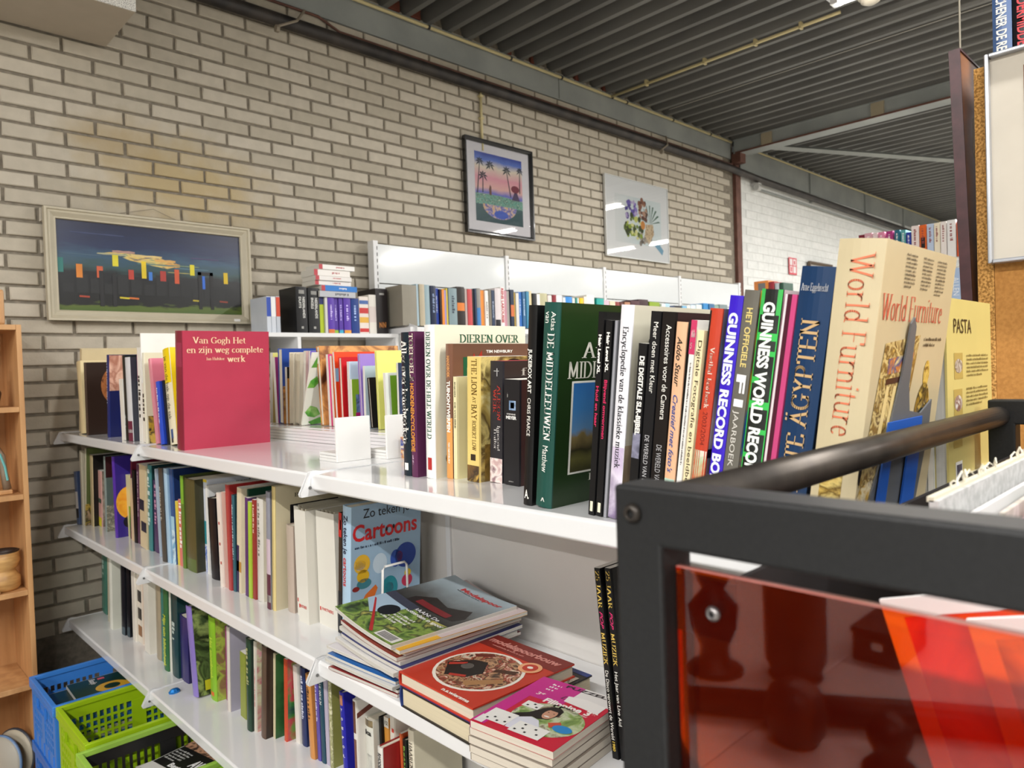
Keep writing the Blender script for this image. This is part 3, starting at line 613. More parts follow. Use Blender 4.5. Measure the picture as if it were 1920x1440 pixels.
BOOKS = [
 ('TA', 'thin rosy brown book on the top shelf, first from the brick wall', 0.8077, 3.5334, -0.2, 0.0382, 0.3001, 0.2, 'h', '#b9968a', '#cbb0a6', [('sb', 0.55, 1, '#e8e2d6')], 0.0749, False, None),
 ('TA', 'tall beige jacketed book on the top shelf between the rosy and cream ones', 0.7846, 3.3522, -0.2, 0.0307, 0.3424, 0.27, 'h', '#d8c7a0', '#d8c7a0', [], 0.2, False, None),
 ('TA', 'cream hardcover on the top shelf between the beige and brown ones', 0.762, 3.1976, -0.2, 0.0593, 0.2856, 0.2, 'h', '#e2cfa0', '#e2cfa0', [], -0.0879, False, None),
 ('TA', 'dark brown portrait book on the top shelf between the cream and navy ones', 0.7525, 3.1257, -0.2, 0.0163, 0.2794, 0.24, 'p', '#2e2019', '#4a382c', [('fe', 0.22, 0.62, 0.42, 0.92, ('art', ('#7b4a2c', '#a8683c', '#5d3520'), 40, 2)), ('fe', 0.35, 0.62, 0.28, 0.62, ('art', ('#cdb489', '#b3a071', '#d9c79f'), 25, 3)), ('f', 'M', 'serif', 0.47, 0.78, 0.22, 0.1, '#efe9dc')], 0.0229, False, None),
 ('TA', 'navy book showing a face on the top shelf between the brown and white ones', 0.7724, 2.9085, -0.2, 0.0304, 0.2992, 0.21, 'h', '#141d54', '#1b2b6b', [('fb', 0.0, 1, 0.57, 1, ('art', ('#c99a82', '#e0b7a2', '#a8705c', '#d9ab96'), 14, 4)), ('fb', 0.3, 0.6, 0.74, 0.78, '#b0524a'), ('sd', 0.9, 0.7, 0.3, 0.5, '#b9c3dd'), ('f', '19', 'serif', 0.5, 0.36, 0.3, 0.07, '#e8e6df')], 0.112, False, None),
 ('TA', 'thin white booklet on the top shelf between the navy and black ones', 0.7629, 2.6998, -0.2, 0.0338, 0.21, 0.16, 'p', '#e6e2d8', '#efebe2', [], -0.0309, False, None),
 ('TA', 'black hardcover on the top shelf between the white and white plum ones', 0.7661, 2.672, -0.2, 0.027, 0.2902, 0.2, 'h', '#17201f', '#1c2423', [('sd', 0.3, 0.2, 0.4, 0.5, '#cfd2d0')], -0.0149, False, None),
 ('TA', 'white book with plum foot on the top shelf between the black and magenta ones', 0.7665, 2.6217, -0.2, 0.0495, 0.2822, 0.2, 'h', '#3c3f4a', '#d6d8dc', [('sb', 0, 0.24, '#6b2640'), ('sb', 0.1, 0.14, '#dcd6d6')], -0.0156, False, None),
 ('TA', 'magenta and white book on the top shelf between the white plum and striped ones', 0.7852, 2.5963, -0.2, 0.0247, 0.2892, 0.19, 'p', '#b14a78', '#e6dfe2', [('sb', 0.7, 1, '#b03c78')], 0.033, False, None),
 ('TA', 'zebra striped spine on the top shelf between the magenta and tall white ones', 0.7781, 2.5672, -0.2, 0.0283, 0.3121, 0.18, 'p', '#e9e5dc', '#f1eee6', [('sd', 0.7, 0.6, 0.7, 0.5, '#26231f')], 0.0323, False, None),
 ('TA', 'tall white cover on the top shelf between the striped and white ones', 0.778, 2.5575, -0.2, 0.0089, 0.3578, 0.27, 'p', '#f0eeea', '#f0eeea', [('f', 'Fu', 'serif', 0.78, 0.86, 0.18, 0.035, '#77736c')], 0.0501, False, None),
 ('TA', 'white black-lettered book on the top shelf between the tall white and pale green ones', 0.777, 2.5218, -0.2, 0.0349, 0.1935, 0.17, 'p', '#e7e1d4', '#efe9dc', [('sd', 0.82, 0.75, 0.6, 0.5, '#2c2622')], 0.049, False, None),
 ('TA', 'pale green flower book on the top shelf between the white and pink ones', 0.7709, 2.4919, -0.2, 0.0183, 0.2915, 0.24, 'h', '#dcd8bc', '#e6e3cf', [('fb', 0.02, 0.95, 0.0, 0.3, ('art', ('#3b3a2e', '#c7a43a', '#55503c', '#d9b95a'), 30, 5))], -0.008, False, None),
 ('TA', 'pink booklet on the top shelf between the pale green and blue ones', 0.7752, 2.4106, -0.2, 0.0185, 0.2727, 0.2, 'p', '#d97b92', '#e0909f', [('fe', 0.2, 0.6, 0.72, 0.9, '#e8a23a')], -0.148, False, None),
 ('TA', 'leaning blue book on the top shelf between the pink and black ones', 0.7772, 2.3594, -0.2, 0.0309, 0.197, 0.2, 'h', '#1f3fb0', '#2b50c8', [('sd', 0.9, 0.8, 0.3, 0.5, '#dfe6f6')], -0.123, False, None),
 ('TA', 'thin black folder on the top shelf between the blue and yellow ones', 0.7849, 2.3433, -0.2, 0.0151, 0.2013, 0.2, 'p', '#15161a', '#15161a', [], -0.124, False, None),
 ('TA', 'yellow and cream hardcover on the top shelf, nearest the camera beside the black one', 0.79, 2.2857, -0.2, 0.0564, 0.2972, 0.2, 'h', '#f1d21b', '#ece4c6', [('sb', 0.64, 1, '#f2d40e'), ('s', 'je van de hak op de tak', 'sans', 0.92, 0.66, 0.42, 0.5, '#3b3a26'), ('sb', 0.06, 0.16, '#3a5a8c', 0.3, 0.6), ('sb', 0.02, 0.07, '#2c2a28', 0.35, 0.6)], -0.1249, False, None),
 ('TA2', 'x', 0.7515, 2.1232, -0.2, 0.0502, 0.339, 0.257, 'h', '#a9344b', '#7f2035', [('sb', 0.7, 0.9, '#93304a'), ('f', 'Van Gogh Het', 'serif', 0.12, 0.895, 0.6, 0.052, '#f0c9a4'), ('f', 'en zijn weg complete', 'serif', 0.05, 0.815, 0.88, 0.052, '#f0c9a4'), ('f', 'werk', 'serif', 0.5, 0.735, 0.21, 0.052, '#f0c9a4'), ('f', 'Jan Hulsker', 'serif', 0.26, 0.752, 0.21, 0.024, '#f0c9a4')], 0.0575, False, None),
 ('TB', 'lemon edged book behind the top shelf, first from the brick wall', 1.1439, 2.381, -0.159, 0.0198, 0.2424, 0.2, 'p', '#d9d57e', '#d9d57e', [], 0.0798, True, None),
 ('TB', 'magenta booklet behind the top shelf between the lemon and blue ones', 1.135, 2.3218, -0.159, 0.0192, 0.2257, 0.2, 'p', '#b5468c', '#b5468c', [], -0.0355, True, None),
 ('TB', 'blue covered hardback behind the top shelf between the magenta and orange ones', 1.1339, 2.2818, -0.159, 0.0303, 0.253, 0.21, 'h', '#2b4a9a', '#2b4a9a', [('fb', 0.0, 1, 0.0, 0.5, ('art', ('#c98a3c', '#7c4d22', '#e0b35e'), 20, 1))], 0.033, True, None),
 ('TB', 'orange and black book behind the top shelf between the blue and cream ones', 1.1425, 2.2665, -0.159, 0.0145, 0.1905, 0.2, 'p', '#c98a3e', '#c98a3e', [('fb', 0, 1, 0.8, 1, '#141414')], 0.032, True, None),
 ('TB', 'cream book block behind the top shelf between the orange and grey cream ones', 1.136, 2.217, -0.159, 0.0281, 0.2367, 0.2, 'h', '#ddd5c2', '#ddd5c2', [], 0.0757, True, None),
 ('TB', 'grey cream book block behind the top shelf between the cream and mauve ones', 1.1398, 2.1845, -0.159, 0.0315, 0.233, 0.2, 'h', '#c8c0ae', '#c8c0ae', [], 0.0997, True, None),
 ('TB', 'mauve paperback behind the top shelf between the grey cream and violet ones', 1.1521, 2.1681, -0.159, 0.0155, 0.24, 0.2, 'p', '#c9a9a6', '#c9a9a6', [], 0.0988, True, None),
 ('TB', 'violet paperback behind the top shelf between the mauve and brown floral ones', 1.1615, 2.1558, -0.159, 0.0114, 0.2393, 0.16, 'p', '#5a36c8', '#5a36c8', [], 0.098, True, None),
 ('TB', 'big brown floral hardback behind the top shelf between the violet and magenta ones', 1.1512, 2.0439, -0.159, 0.0197, 0.251, 0.3, 'h', ('art', ('#4a2a17', '#a8703e', '#e0a562', '#7c4a28', '#c98c4c'), 9, 3), '#6b4024', [], -0.059, True, None),
 ('TB', 'magenta thin book behind the top shelf between the brown floral and orange ones', 1.1566, 2.0094, -0.159, 0.014, 0.2235, 0.2, 'p', '#d23b7c', '#d23b7c', [], -0.0263, True, None),
 ('TB', 'orange booklet behind the top shelf between the magenta and red orange ones', 1.1613, 1.9956, -0.159, 0.013, 0.2186, 0.2, 'p', '#e2701f', '#e2701f', [], -0.0272, True, None),
 ('TB', 'red orange covered book behind the top shelf between the orange and red ones', 1.1611, 1.9758, -0.159, 0.0103, 0.2294, 0.25, 'p', '#e4481e', '#e4481e', [('fb', 0.0, 0.3, 0.6, 0.78, '#8fb9d8')], -0.0453, True, None),
 ('TB', 'red hardback behind the top shelf between the red orange and pale blue ones', 1.1609, 1.9418, -0.159, 0.0184, 0.2122, 0.21, 'h', '#c21f26', '#c21f26', [], -0.0138, True, None),
 ('TB', 'pale blue picture book behind the top shelf between the red and lime magenta ones', 1.1659, 1.9105, -0.159, 0.0123, 0.1978, 0.2, 'p', '#c9dceb', '#c9dceb', [('fb', 0.25, 0.95, 0.55, 0.95, ('art', ('#34495c', '#9fb4c4', '#dfe7ec'), 22, 6))], 0.0014, True, None),
 ('TB', 'lime and magenta booklet behind the top shelf between the pale blue and lavender ones', 1.1661, 1.898, -0.159, 0.0114, 0.144, 0.2, 'p', '#8fb832', '#8fb832', [('fb', 0.06, 0.98, 0.3, 0.68, ('art', ('#c9a38a', '#6e88b4', '#3b4a6c', '#e2c2aa'), 26, 7)), ('fb', 0.05, 0.98, 0.04, 0.3, '#b01f6e')], -0.0023, True, None),
 ('TB', 'lavender covered book behind the top shelf between the lime magenta and light blue ones', 1.17, 1.8502, -0.159, 0.0126, 0.219, 0.2, 'h', '#9d80cc', '#9d80cc', [], -0.0238, True, None),
 ('TB', 'light blue booklet behind the top shelf between the lavender and black ones', 1.1686, 1.8308, -0.159, 0.0109, 0.1824, 0.18, 'p', '#c2d6df', '#c2d6df', [], 0.0095, True, None),
 ('TB', 'black hardback behind the top shelf between the light blue and lemon ones', 1.1649, 1.7901, -0.159, 0.0121, 0.1477, 0.19, 'h', '#1c1b1e', '#1c1b1e', [], -0.0755, True, None),
 ('TB', 'large lemon book behind the top shelf between the black and green ones', 1.1508, 1.732, -0.159, 0.0102, 0.2237, 0.24, 'h', '#dfe07e', '#d8862a', [('fb', 0.52, 0.78, 0.76, 0.84, '#55523a'), ('f', 'SN', 'serif', 0.56, 0.78, 0.18, 0.05, '#d9cf8e')], -0.0245, True, None),
 ('TB', 'green photo booklet behind the top shelf between the lemon and dark blue ones', 1.149, 1.6916, -0.159, 0.0106, 0.1598, 0.2, 'p', '#e4e8df', '#e4e8df', [('fb', 0.08, 0.98, 0.1, 0.95, '#7aab2e'), ('fb', 0.4, 0.85, 0.3, 0.6, ('art', ('#4b5a3a', '#c2cbb9', '#8a957f'), 30, 8))], -0.0321, True, None),
 ('TB', 'thin dark blue book behind the top shelf, nearest the camera beside the green one', 1.1594, 1.649, -0.159, 0.0089, 0.1865, 0.19, 'p', '#23324f', '#23324f', [], 0.0084, True, None),
 ('TC', 'navy craft book with white spine lettering on the top shelf', 0.8243, 1.1396, -0.2, 0.0242, 0.2773, 0.22, 'h', '#1c3038', '#16242f', [('s', 'Alles over handwerken', 'serifb', 0.94, 0.72, 0.74, 0.5, '#f4f2ea'), ('s', '.', 'bold', 0.24, 0.02, 0.4, 0.5, '#f4f2ea'), ('sb', 0.04, 0.09, '#f4f2ea', 0.3, 0.8)], 0.0213, False, None),
 ('TC', 'plum dog encyclopedia, big orange lettering on the top shelf', 0.8216, 1.1157, -0.2, 0.0185, 0.2771, 0.22, 'h', '#5a2a4e', '#5a2a4e', [('s', 'TOEPOELS', 'serifb', 0.985, 0.33, 0.66, 0.5, '#f0e6d2'), ('s', 'HONDENENCYCLOPEDIE', 'bold', 0.645, 0.47, 0.62, 0.5, '#e39a3a'), ('sd', 0.15, 0.09, 0.2, 0.6, '#cbb5c6'), ('fe', 0.5, 0.9, 0.1, 0.3, ('art', ('#c9a27a', '#8a6044', '#e0c6a0'), 20, 2)), ('f', 'T', 'serif', 0.3, 0.9, 0.3, 0.1, '#f0e6d2')], 0.0179, False, None),
 ('TC', 'large white animal book with green lettering on the top shelf', 0.8295, 1.0708, -0.2, 0.0283, 0.2871, 0.29, 'h', '#e3dfc9', '#efefec', [('s', 'DIEREN OVER DE HELE WERELD', 'serif', 0.955, 0.7, 0.42, 0.5, '#1e5a3c'), ('sb', 0.055, 0.135, '#b02a2a', 0.3, 0.72), ('f', 'DIEREN OVER', 'serif', 0.26, 0.885, 0.66, 0.052, '#1e5a3c'), ('f', 'DE HELE', 'serif', 0.14, 0.8, 0.45, 0.05, '#1e5a3c'), ('fe', 0.16, 0.5, 0.42, 0.64, ('art', ('#3a5aa8', '#c9703e', '#26262a', '#88b4dc'), 30, 9)), ('fe', 0.1, 0.42, 0.05, 0.2, ('art', ('#d6a53c', '#6b4a24', '#3a2c1c'), 34, 4))], 0.0313, False, None),
 ('TC', 'brown garden book with orange spine foot on the top shelf', 0.8482, 1.0429, -0.2, 0.0183, 0.2503, 0.24, 'h', ('grad', ((0, '#5c3a28'), (0.45, '#8a5f45'), (1, '#54382c')), 2, 0.0, 0.27, 0.35, 0.2, 6), '#7a5442', [('sb', 0, 0.45, '#dd9c55'), ('s', 'HANDBOEK', 'bold', 0.91, 0.16, 0.42, 0.5, '#e0a060'), ('s', 'TUINONTWERPEN', 'black', 0.725, 0.38, 0.5, 0.5, '#f4f2ea'), ('s', 'TIM NEWBURY', 'bold', 0.27, 0.16, 0.26, 0.5, '#f4f2ea'), ('fb', 0.12, 0.5, 0.6, 0.9, '#1f5a3a'), ('f', 'H', 'black', 0.16, 0.66, 0.18, 0.16, '#d8c98a'), ('fp', ((0.2, 0.86), (0.24, 0.93), (0.27, 0.88), (0.33, 0.95), (0.34, 0.87), (0.41, 0.9), (0.36, 0.83), (0.28, 0.84)), '#a3301f'), ('f', 'TIM NEWBURY', 'bold', 0.38, 0.93, 0.32, 0.022, '#f4f2ea')], 0.0393, False, None),
 ('TC', 'small cream aviary book on the top shelf', 0.8486, 1.0309, -0.2, 0.0109, 0.1892, 0.14, 'p', '#e6dca8', '#e8deb0', [('s', 'SNIJDERS', 'bold', 0.95, 0.15, 0.3, 0.5, '#3b3a2a'), ('s', 'DE VOLIERE', 'bold', 0.75, 0.25, 0.32, 0.5, '#3b3a2a'), ('fb', 0.32, 0.98, 0.22, 0.72, ('art', ('#38442a', '#77864c', '#b8b98a', '#55603a'), 40, 5)), ('f', 'D', 'serif', 0.6, 0.8, 0.2, 0.06, '#2b2a22'), ('f', 'C', 'serif', 0.6, 0.91, 0.1, 0.03, '#2b2a22')], 0.0399, False, None),
 ('TC', 'thick gold historical novel on the top shelf', 0.8447, 0.9661, -0.2, 0.0328, 0.2237, 0.13, 'p', ('art', ('#e8dfa6', '#c2a85c', '#5e4a2a', '#d8c47c', '#8a7440'), 16, 6), '#e3c978', [('s', 'THE LION', 'serif', 0.98, 0.29, 0.42, 0.42, '#7a5a1e'), ('s', 'AT', 'serif', 0.68, 0.05, 0.24, 0.42, '#7a5a1e'), ('s', 'BAY', 'serif', 0.62, 0.12, 0.42, 0.42, '#7a5a1e'), ('s', 'ROBERT LOW', 'serif', 0.49, 0.24, 0.3, 0.42, '#6b4d1c'), ('sb', 0, 0.13, ('art', ('#c9a24a', '#33241a', '#7b5a2c'), 40, 3)), ('sb', 0.17, 0.22, '#33261a', 0.3, 0.7), ('fe', 0.3, 1.0, 0.6, 0.98, '#241b16'), ('fb', 0.1, 1, 0.0, 0.3, ('art', ('#5c4420', '#9a7a3a', '#3a2a18'), 20, 8)), ('f', 'L', 'serif', 0.35, 0.32, 0.3, 0.09, '#f4f2ea')], 0.05, False, None),
 ('TC', 'black novel with red author lettering on the top shelf', 0.8614, 0.924, -0.2, 0.0324, 0.2143, 0.13, 'p', '#2e2424', '#2b2a2f', [('s', 'ALISON', 'serif', 0.8, 0.29, 0.26, 0.3, '#a8342e'), ('s', 'WEIR', 'serif', 0.77, 0.2, 0.26, 0.62, '#a8342e'), ('s', 'Innocent', 'serif', 0.47, 0.21, 0.22, 0.3, '#d8d4d0'), ('s', 'Traitor', 'serif', 0.45, 0.18, 0.22, 0.56, '#d8d4d0'), ('sb', 0.0, 0.2, ('art', ('#c9a8a6', '#efe2dc', '#8a6a72', '#d8c0bc'), 34, 5)), ('sb', 0.875, 0.94, '#cfcfcf', 0.42, 0.47), ('sb', 0.915, 0.92, '#cfcfcf', 0.3, 0.7), ('f', 'f', 'serif', 0.35, 0.88, 0.1, 0.06, '#b8b2aa')], 0.0526, False, '#a02030'),
 ('TC', 'black novel with a blue ring of light on the top shelf', 0.8552, 0.876, -0.2, 0.039, 0.1814, 0.115, 'p', '#3a1c1a', '#1d1c20', [('s', 'the host', 'ital', 0.83, 0.045, 0.045, 0.78, '#d8d6d2', 'h'), ('sb', 0.71, 0.8, ('art', ('#6b86a8', '#a9c0dc', '#3b4a66'), 40, 4), 0.24, 0.66), ('sb', 0.728, 0.782, '#0e0d10', 0.34, 0.57), ('s', 'STEPHENIE', 'bold', 0.665, 0.55, 0.014, 0.8, '#d8d6d2', 'h'), ('s', 'MEYER', 'black', 0.625, 0.65, 0.03, 0.84, '#efeeea', 'h'), ('s', 'sphere', 'ital', 0.03, 0.3, 0.012, 0.66, '#b8b6b2', 'h'), ('fb', 0.5, 1, 0, 1, '#8a3a30')], 0.0552, False, None),
 ('TD', 'thin glossy black book, tallest left of the green atlas on the top shelf', 0.745, 0.7384, -0.2, 0.017, 0.2904, 0.25, 'h', '#0e0e0f', '#141415', [('s', 'JUKEBOX ART', 'bold', 0.785, 0.22, 0.42, 0.55, '#f4f2ea'), ('s', 'CHRIS PEARCE', 'sans', 0.54, 0.19, 0.4, 0.55, '#f4f2ea'), ('s', 'A.', 'bold', 0.035, 0.5, 0.045, 0.78, '#f4f2ea', 'h')], 0.0858, False, None),
 ('TD', 'large dark green atlas, white spine title on the top shelf', 0.745, 0.7001, -0.2, 0.0299, 0.291, 0.26, 'h', '#1c3414', '#1c4c43', [('s', 'Atlas', 'sans', 0.955, 0.09, 0.3, 0.3, '#f4f2ea'), ('s', 'van', 'sans', 0.955, 0.055, 0.3, 0.66, '#f4f2ea'), ('s', 'DE MIDDELEEUWEN', 'serif', 0.85, 0.52, 0.42, 0.42, '#f4f2ea'), ('s', 'Matthew', 'sans', 0.305, 0.13, 0.36, 0.45, '#f4f2ea'), ('s', 'A', 'serif', 0.03, 0.25, 0.02, 0.6, '#f4f2ea', 'h'), ('f', 'Atlas', 'serif', 0.2, 0.735, 0.34, 0.075, '#d9d8cc'), ('f', 'MIDDELEEUWEN', 'serif', 0.08, 0.635, 0.9, 0.08, '#d9d8cc'), ('fb', 0.12, 0.76, 0.155, 0.62, '#e4e4dc'), ('fb', 0.135, 0.745, 0.165, 0.61, ('grad', ((0, '#3a3a1c'), (0.14, '#5c5a2e'), (0.26, '#2c2a18'), (0.4, '#7b6c44'), (0.46, '#5c88b4'), (0.7, '#3a78b4'), (1, '#2a66a6')), 2, 0.048, 0.178, 0.3, 0.12, 30), 0.0006), ('f', 'Do', 'serif', 0.3, 0.11, 0.14, 0.035, '#d9d8cc')], 0.107, False, None),
 ('TD', 'thin black hair book, pink lettering low on the top shelf', 0.745, 0.6217, -0.2, 0.0111, 0.2718, 0.23, 'p', '#101012', '#131315', [('s', 'Hair Level XL', 'black', 0.89, 0.19, 0.42, 0.5, '#f4f2ea'), ('s', 'Huid en haar', 'bold', 0.64, 0.2, 0.42, 0.5, '#d22a5e'), ('sb', 0.02, 0.07, '#e8e4cc', 0.3, 0.7)], 0.1072, False, None),
 ('TD', 'thin black hair book with brighter pink lettering on the top shelf', 0.745, 0.6082, -0.2, 0.0118, 0.2597, 0.23, 'p', '#101012', '#151517', [('s', 'Hair Level XL', 'black', 0.94, 0.2, 0.42, 0.5, '#f4f2ea'), ('s', 'Blijvend omvormen', 'bold', 0.7, 0.3, 0.42, 0.5, '#d22a5e'), ('sb', 0.02, 0.07, '#e8e4cc', 0.3, 0.7)], 0.1085, False, None),
 ('TD', 'silver and black glossy book on the top shelf', 0.745, 0.5993, -0.2, 0.008, 0.2585, 0.22, 'p', '#2a2a2c', '#5c5d62', [('sb', 0, 1, '#9a9ba2', 0.3, 0.75)], 0.1145, False, None),
 ('TD', 'white music encyclopedia with a crumpled jacket on the top shelf', 0.745, 0.5792, -0.2, 0.0192, 0.277, 0.24, 'h', '#cdc9b6', '#e9e9ef', [('s', 'Encyclopedie van de klassieke muziek', 'serif', 0.9, 0.66, 0.42, 0.45, '#3a3a40'), ('sb', 0.0, 0.34, ('art', ('#c8b8d4', '#e4dcec', '#8a7a9c', '#3a3440', '#b8a0c4'), 9, 4)), ('fb', 0.0, 1.0, 0.0, 0.35, ('art', ('#7c6a54', '#b8a68c', '#4a3a2c'), 8, 5)), ('f', 'kl', 'thin', 0.15, 0.78, 0.25, 0.07, '#3a3834')], 0.119, False, None),
 ('TD', 'short black digital camera book on the top shelf', 0.745, 0.5548, -0.2, 0.0141, 0.2271, 0.22, 'p', '#141416', '#161618', [('s', 'DE DIGITALE SLR-BIJBEL', 'black', 0.93, 0.44, 0.5, 0.45, '#f4f2ea'), ('sb', 0.36, 0.5, ('art', ('#4a4a58', '#8a8aa0', '#26262e'), 40, 4), 0.1, 0.9), ('s', 'NIGEL HICKS', 'black', 0.2, 0.19, 0.4, 0.5, '#f4f2ea')], 0.1212, False, None),
 ('TD', 'black colour photography book on the top shelf', 0.745, 0.5376, -0.2, 0.0162, 0.2656, 0.22, 'p', '#131315', '#17171a', [('s', 'Meer doen met Kleur', 'sans', 0.95, 0.33, 0.44, 0.42, '#f4f2ea'), ('s', 'DE WERELD VAN DE FOTOGRAFIE', 'thin', 0.42, 0.4, 0.42, 0.5, '#c9c9cc')], 0.1234, False, None),
 ('TD', 'black camera accessories book on the top shelf', 0.745, 0.517, -0.2, 0.0197, 0.2632, 0.22, 'p', '#2e1a1a', '#1a1514', [('s', 'Accessoires voor de Camera', 'sans', 0.94, 0.44, 0.4, 0.42, '#f4f2ea'), ('s', 'DE WERELD VAN DE FOTOGRAFIE', 'thin', 0.38, 0.38, 0.4, 0.5, '#b9b9bc')], 0.1227, False, None),
 ('TD', 'peach and mint photo craft book on the top shelf', 0.745, 0.5017, -0.2, 0.0144, 0.2501, 0.21, 'h', '#2b2a26', '#e8b892', [('sb', 0.0, 0.24, '#b9d6c6'), ('s', 'Addo Stuur', 'ital', 0.93, 0.24, 0.5, 0.5, '#2a221c'), ('s', "Creatief met foto's", 'ital', 0.65, 0.38, 0.46, 0.5, '#2b4a94')], 0.1282, False, None),
 ('TD', 'pink topped white computer book on the top shelf', 0.745, 0.4926, -0.2, 0.0082, 0.252, 0.21, 'p', '#e8e6e0', '#ece9e4', [('sb', 0.84, 1, '#c83c66'), ('s', 'Addo', 'serif', 0.92, 0.62, 0.035, 0.8, '#f4f2ea', 'h'), ('s', 'S', 'serif', 0.865, 0.25, 0.03, 0.8, '#f4f2ea', 'h'), ('sd', 0.8, 0.7, 0.25, 0.45, '#55504c')], 0.1453, False, None),
 ('TD', 'pale yellow digital photo guide on the top shelf', 0.745, 0.4814, -0.2, 0.0103, 0.2392, 0.2, 'p', '#efe0b0', '#efe0b4', [('s', 'Digitale Fotografie en beeldbewerking', 'sans', 0.95, 0.9, 0.5, 0.45, '#3a3220')], 0.1445, False, None),
 ('TD', 'orange football yearbook on the top shelf', 0.745, 0.464, -0.2, 0.0164, 0.2631, 0.21, 'h', ('art', ('#b8a8a4', '#8a7470', '#6e7a8a', '#c9bcb4'), 7, 3), '#cf4a2c', [('sb', 0.0, 1, '#c4422a', 0.02, 0.99), ('sb', 0.55, 0.99, '#1c1614', 0.82, 0.99), ('sb', 0.17, 0.37, ('art', ('#e6cfae', '#c98a5c', '#b8c8a0', '#e8dccc'), 30, 5), 0.03, 0.97), ('s', 'Voetbal Jaarboek', 'serif', 0.83, 0.27, 0.34, 0.42, '#f0dccb'), ('s', '2003/2004', 'sans', 0.545, 0.15, 0.36, 0.42, '#7c2418'), ('s', 'SPORT', 'bold', 0.12, 0.07, 0.24, 0.5, '#2b120c'), ('fb', 0, 1, 0.34, 0.38, '#15161a')], 0.1574, False, None),
 ('TD', 'bright violet blue records book on the top shelf', 0.745, 0.4422, -0.2, 0.0163, 0.2757, 0.21, 'h', '#3a22a8', '#3a1cc4', [('s', 'GUINNESS RECORD BOEK 2001', 'black', 0.93, 0.88, 0.66, 0.5, '#e9eef6')], 0.1634, False, None),
 ('TD', 'grey racing yearbook on the top shelf', 0.745, 0.4234, -0.2, 0.0178, 0.2798, 0.22, 'h', ('art', ('#1c4a9a', '#2f7cc4', '#e0c02a', '#16264c', '#5aa0d8'), 9, 6), '#6a675e', [('s', 'HET OFFICIELE', 'bold', 0.93, 0.235, 0.4, 0.45, '#e3cf80'), ('s', 'F1', 'black', 0.665, 0.13, 0.6, 0.45, '#f2f2f2'), ('s', 'JAARBOEK', 'sans', 0.52, 0.23, 0.36, 0.5, '#d9d7cf'), ('s', '2006', 'black', 0.27, 0.12, 0.36, 0.5, '#e8c83a')], 0.1627, False, None),
 ('TD', 'black and bright green records book on the top shelf', 0.745, 0.395, -0.2, 0.0238, 0.2776, 0.22, 'h', '#e8d8dc', ('vor', ('#141815', '#1f2421', '#2a302c'), 60, 1), [('sb', 0.0, 0.02, '#3cc455'), ('sb', 0.9, 1, '#3fb455', 0, 0.2), ('sb', 0.9, 1, '#3fb455', 0.8, 1), ('sb', 0.8, 0.83, '#3cc455'), ('sb', 0.74, 0.76, '#3cc455', 0, 0.25), ('sb', 0.63, 0.655, '#3cc455', 0.6, 1), ('sb', 0.53, 0.56, '#3cc455'), ('sb', 0.43, 0.45, '#3cc455', 0, 0.3), ('sb', 0.33, 0.35, '#3cc455', 0.6, 1), ('sb', 0.22, 0.25, '#3cc455'), ('sb', 0.12, 0.14, '#3cc455'), ('sb', 0.0, 1, '#3cc455', 0.0, 0.045), ('sb', 0.0, 1, '#3cc455', 0.955, 1), ('s', 'GUINNESS WORLD RECORDS', 'black', 0.95, 0.74, 0.54, 0.5, '#eef4ee'), ('s', '2010', 'black', 0.17, 0.15, 0.56, 0.5, '#f4f6f2')], 0.1563, False, None),
 ('TD', 'thin magenta book with a white edge on the top shelf', 0.745, 0.38, -0.2, 0.0139, 0.271, 0.2, 'p', '#6b2440', '#c8497e', [('sb', 0, 1, '#e8d8dc', 0.8, 0.98), ('sb', 0, 1, '#4a1428', 0.45, 0.8)], 0.1627, False, None),
 ('TD', 'tall dark blue Egypt book with gold lettering on the top shelf', 0.745, 0.3424, -0.2, 0.0351, 0.2951, 0.24, 'h', '#101a2e', '#16365c', [('s', 'DAS ALTE ÄGYPTEN', 'serif', 0.02, 0.8, 0.52, 0.5, '#c9a878', 'u'), ('s', 'Arne Eggebrecht', 'serifl', 0.915, 0.8, 0.026, 0.9, '#f0f0ee', 'h')], 0.1575, False, None),
 ('TE', 'x', 0.745, 0.2918, -0.2, 0.0448, 0.316, 0.228, 'h', '#c6b793', '#d0c29e', [('s', 'World Furniture', 'serifl', 0.955, 0.58, 0.5, 0.42, '#e07c58'), ('sb', 0.12, 0.255, ('art', ('#b8923c', '#e0c878', '#6b5018', '#d8b860'), 40, 3), 0.3, 0.8), ('sb', 0.0, 0.1, ('art', ('#c8a860', '#e8dcb8', '#8a6a2a'), 30, 9), 0.35, 0.75), ('sb', 0.245, 0.275, '#23201e', 0.52, 0.6), ('sb', 0.27, 0.285, '#23201e', 0.38, 0.74), ('f', 'World Furniture', 'serifl', 0.03, 0.755, 0.84, 0.08, '#cf5440')], 0.1397, False, None),
 ('MA', 'short blue-grey book on the middle shelf, first from the brick wall', 0.7753, 3.4023, -0.585, 0.0417, 0.2177, 0.2, 'h', '#3a4a6e', '#5a6a8c', [('sb', 0.3, 0.62, '#dcdcdc'), ('sb', 0.12, 0.3, '#16181c')], -0.0751, False, None),
 ('MA', 'thin cream magazine on the middle shelf between the blue-grey and olive ones', 0.7829, 3.3785, -0.585, 0.0229, 0.3088, 0.21, 'p', '#cfc8b0', '#d8d1ba', [], 0.0346, False, None),
 ('MA', 'olive flower book on the middle shelf between the cream and tan ones', 0.7873, 3.3641, -0.585, 0.0135, 0.3231, 0.23, 'h', '#5e6a3c', '#c8c2aa', [('fb', 0.0, 0.7, 0.0, 0.28, ('art', ('#7a6a2e', '#c2a44a', '#3b3a22', '#b89a7a'), 28, 1)), ('fd', 0.1, 0.5, 0.4, 0.014, '#23281c', 1)], 0.1492, False, None),
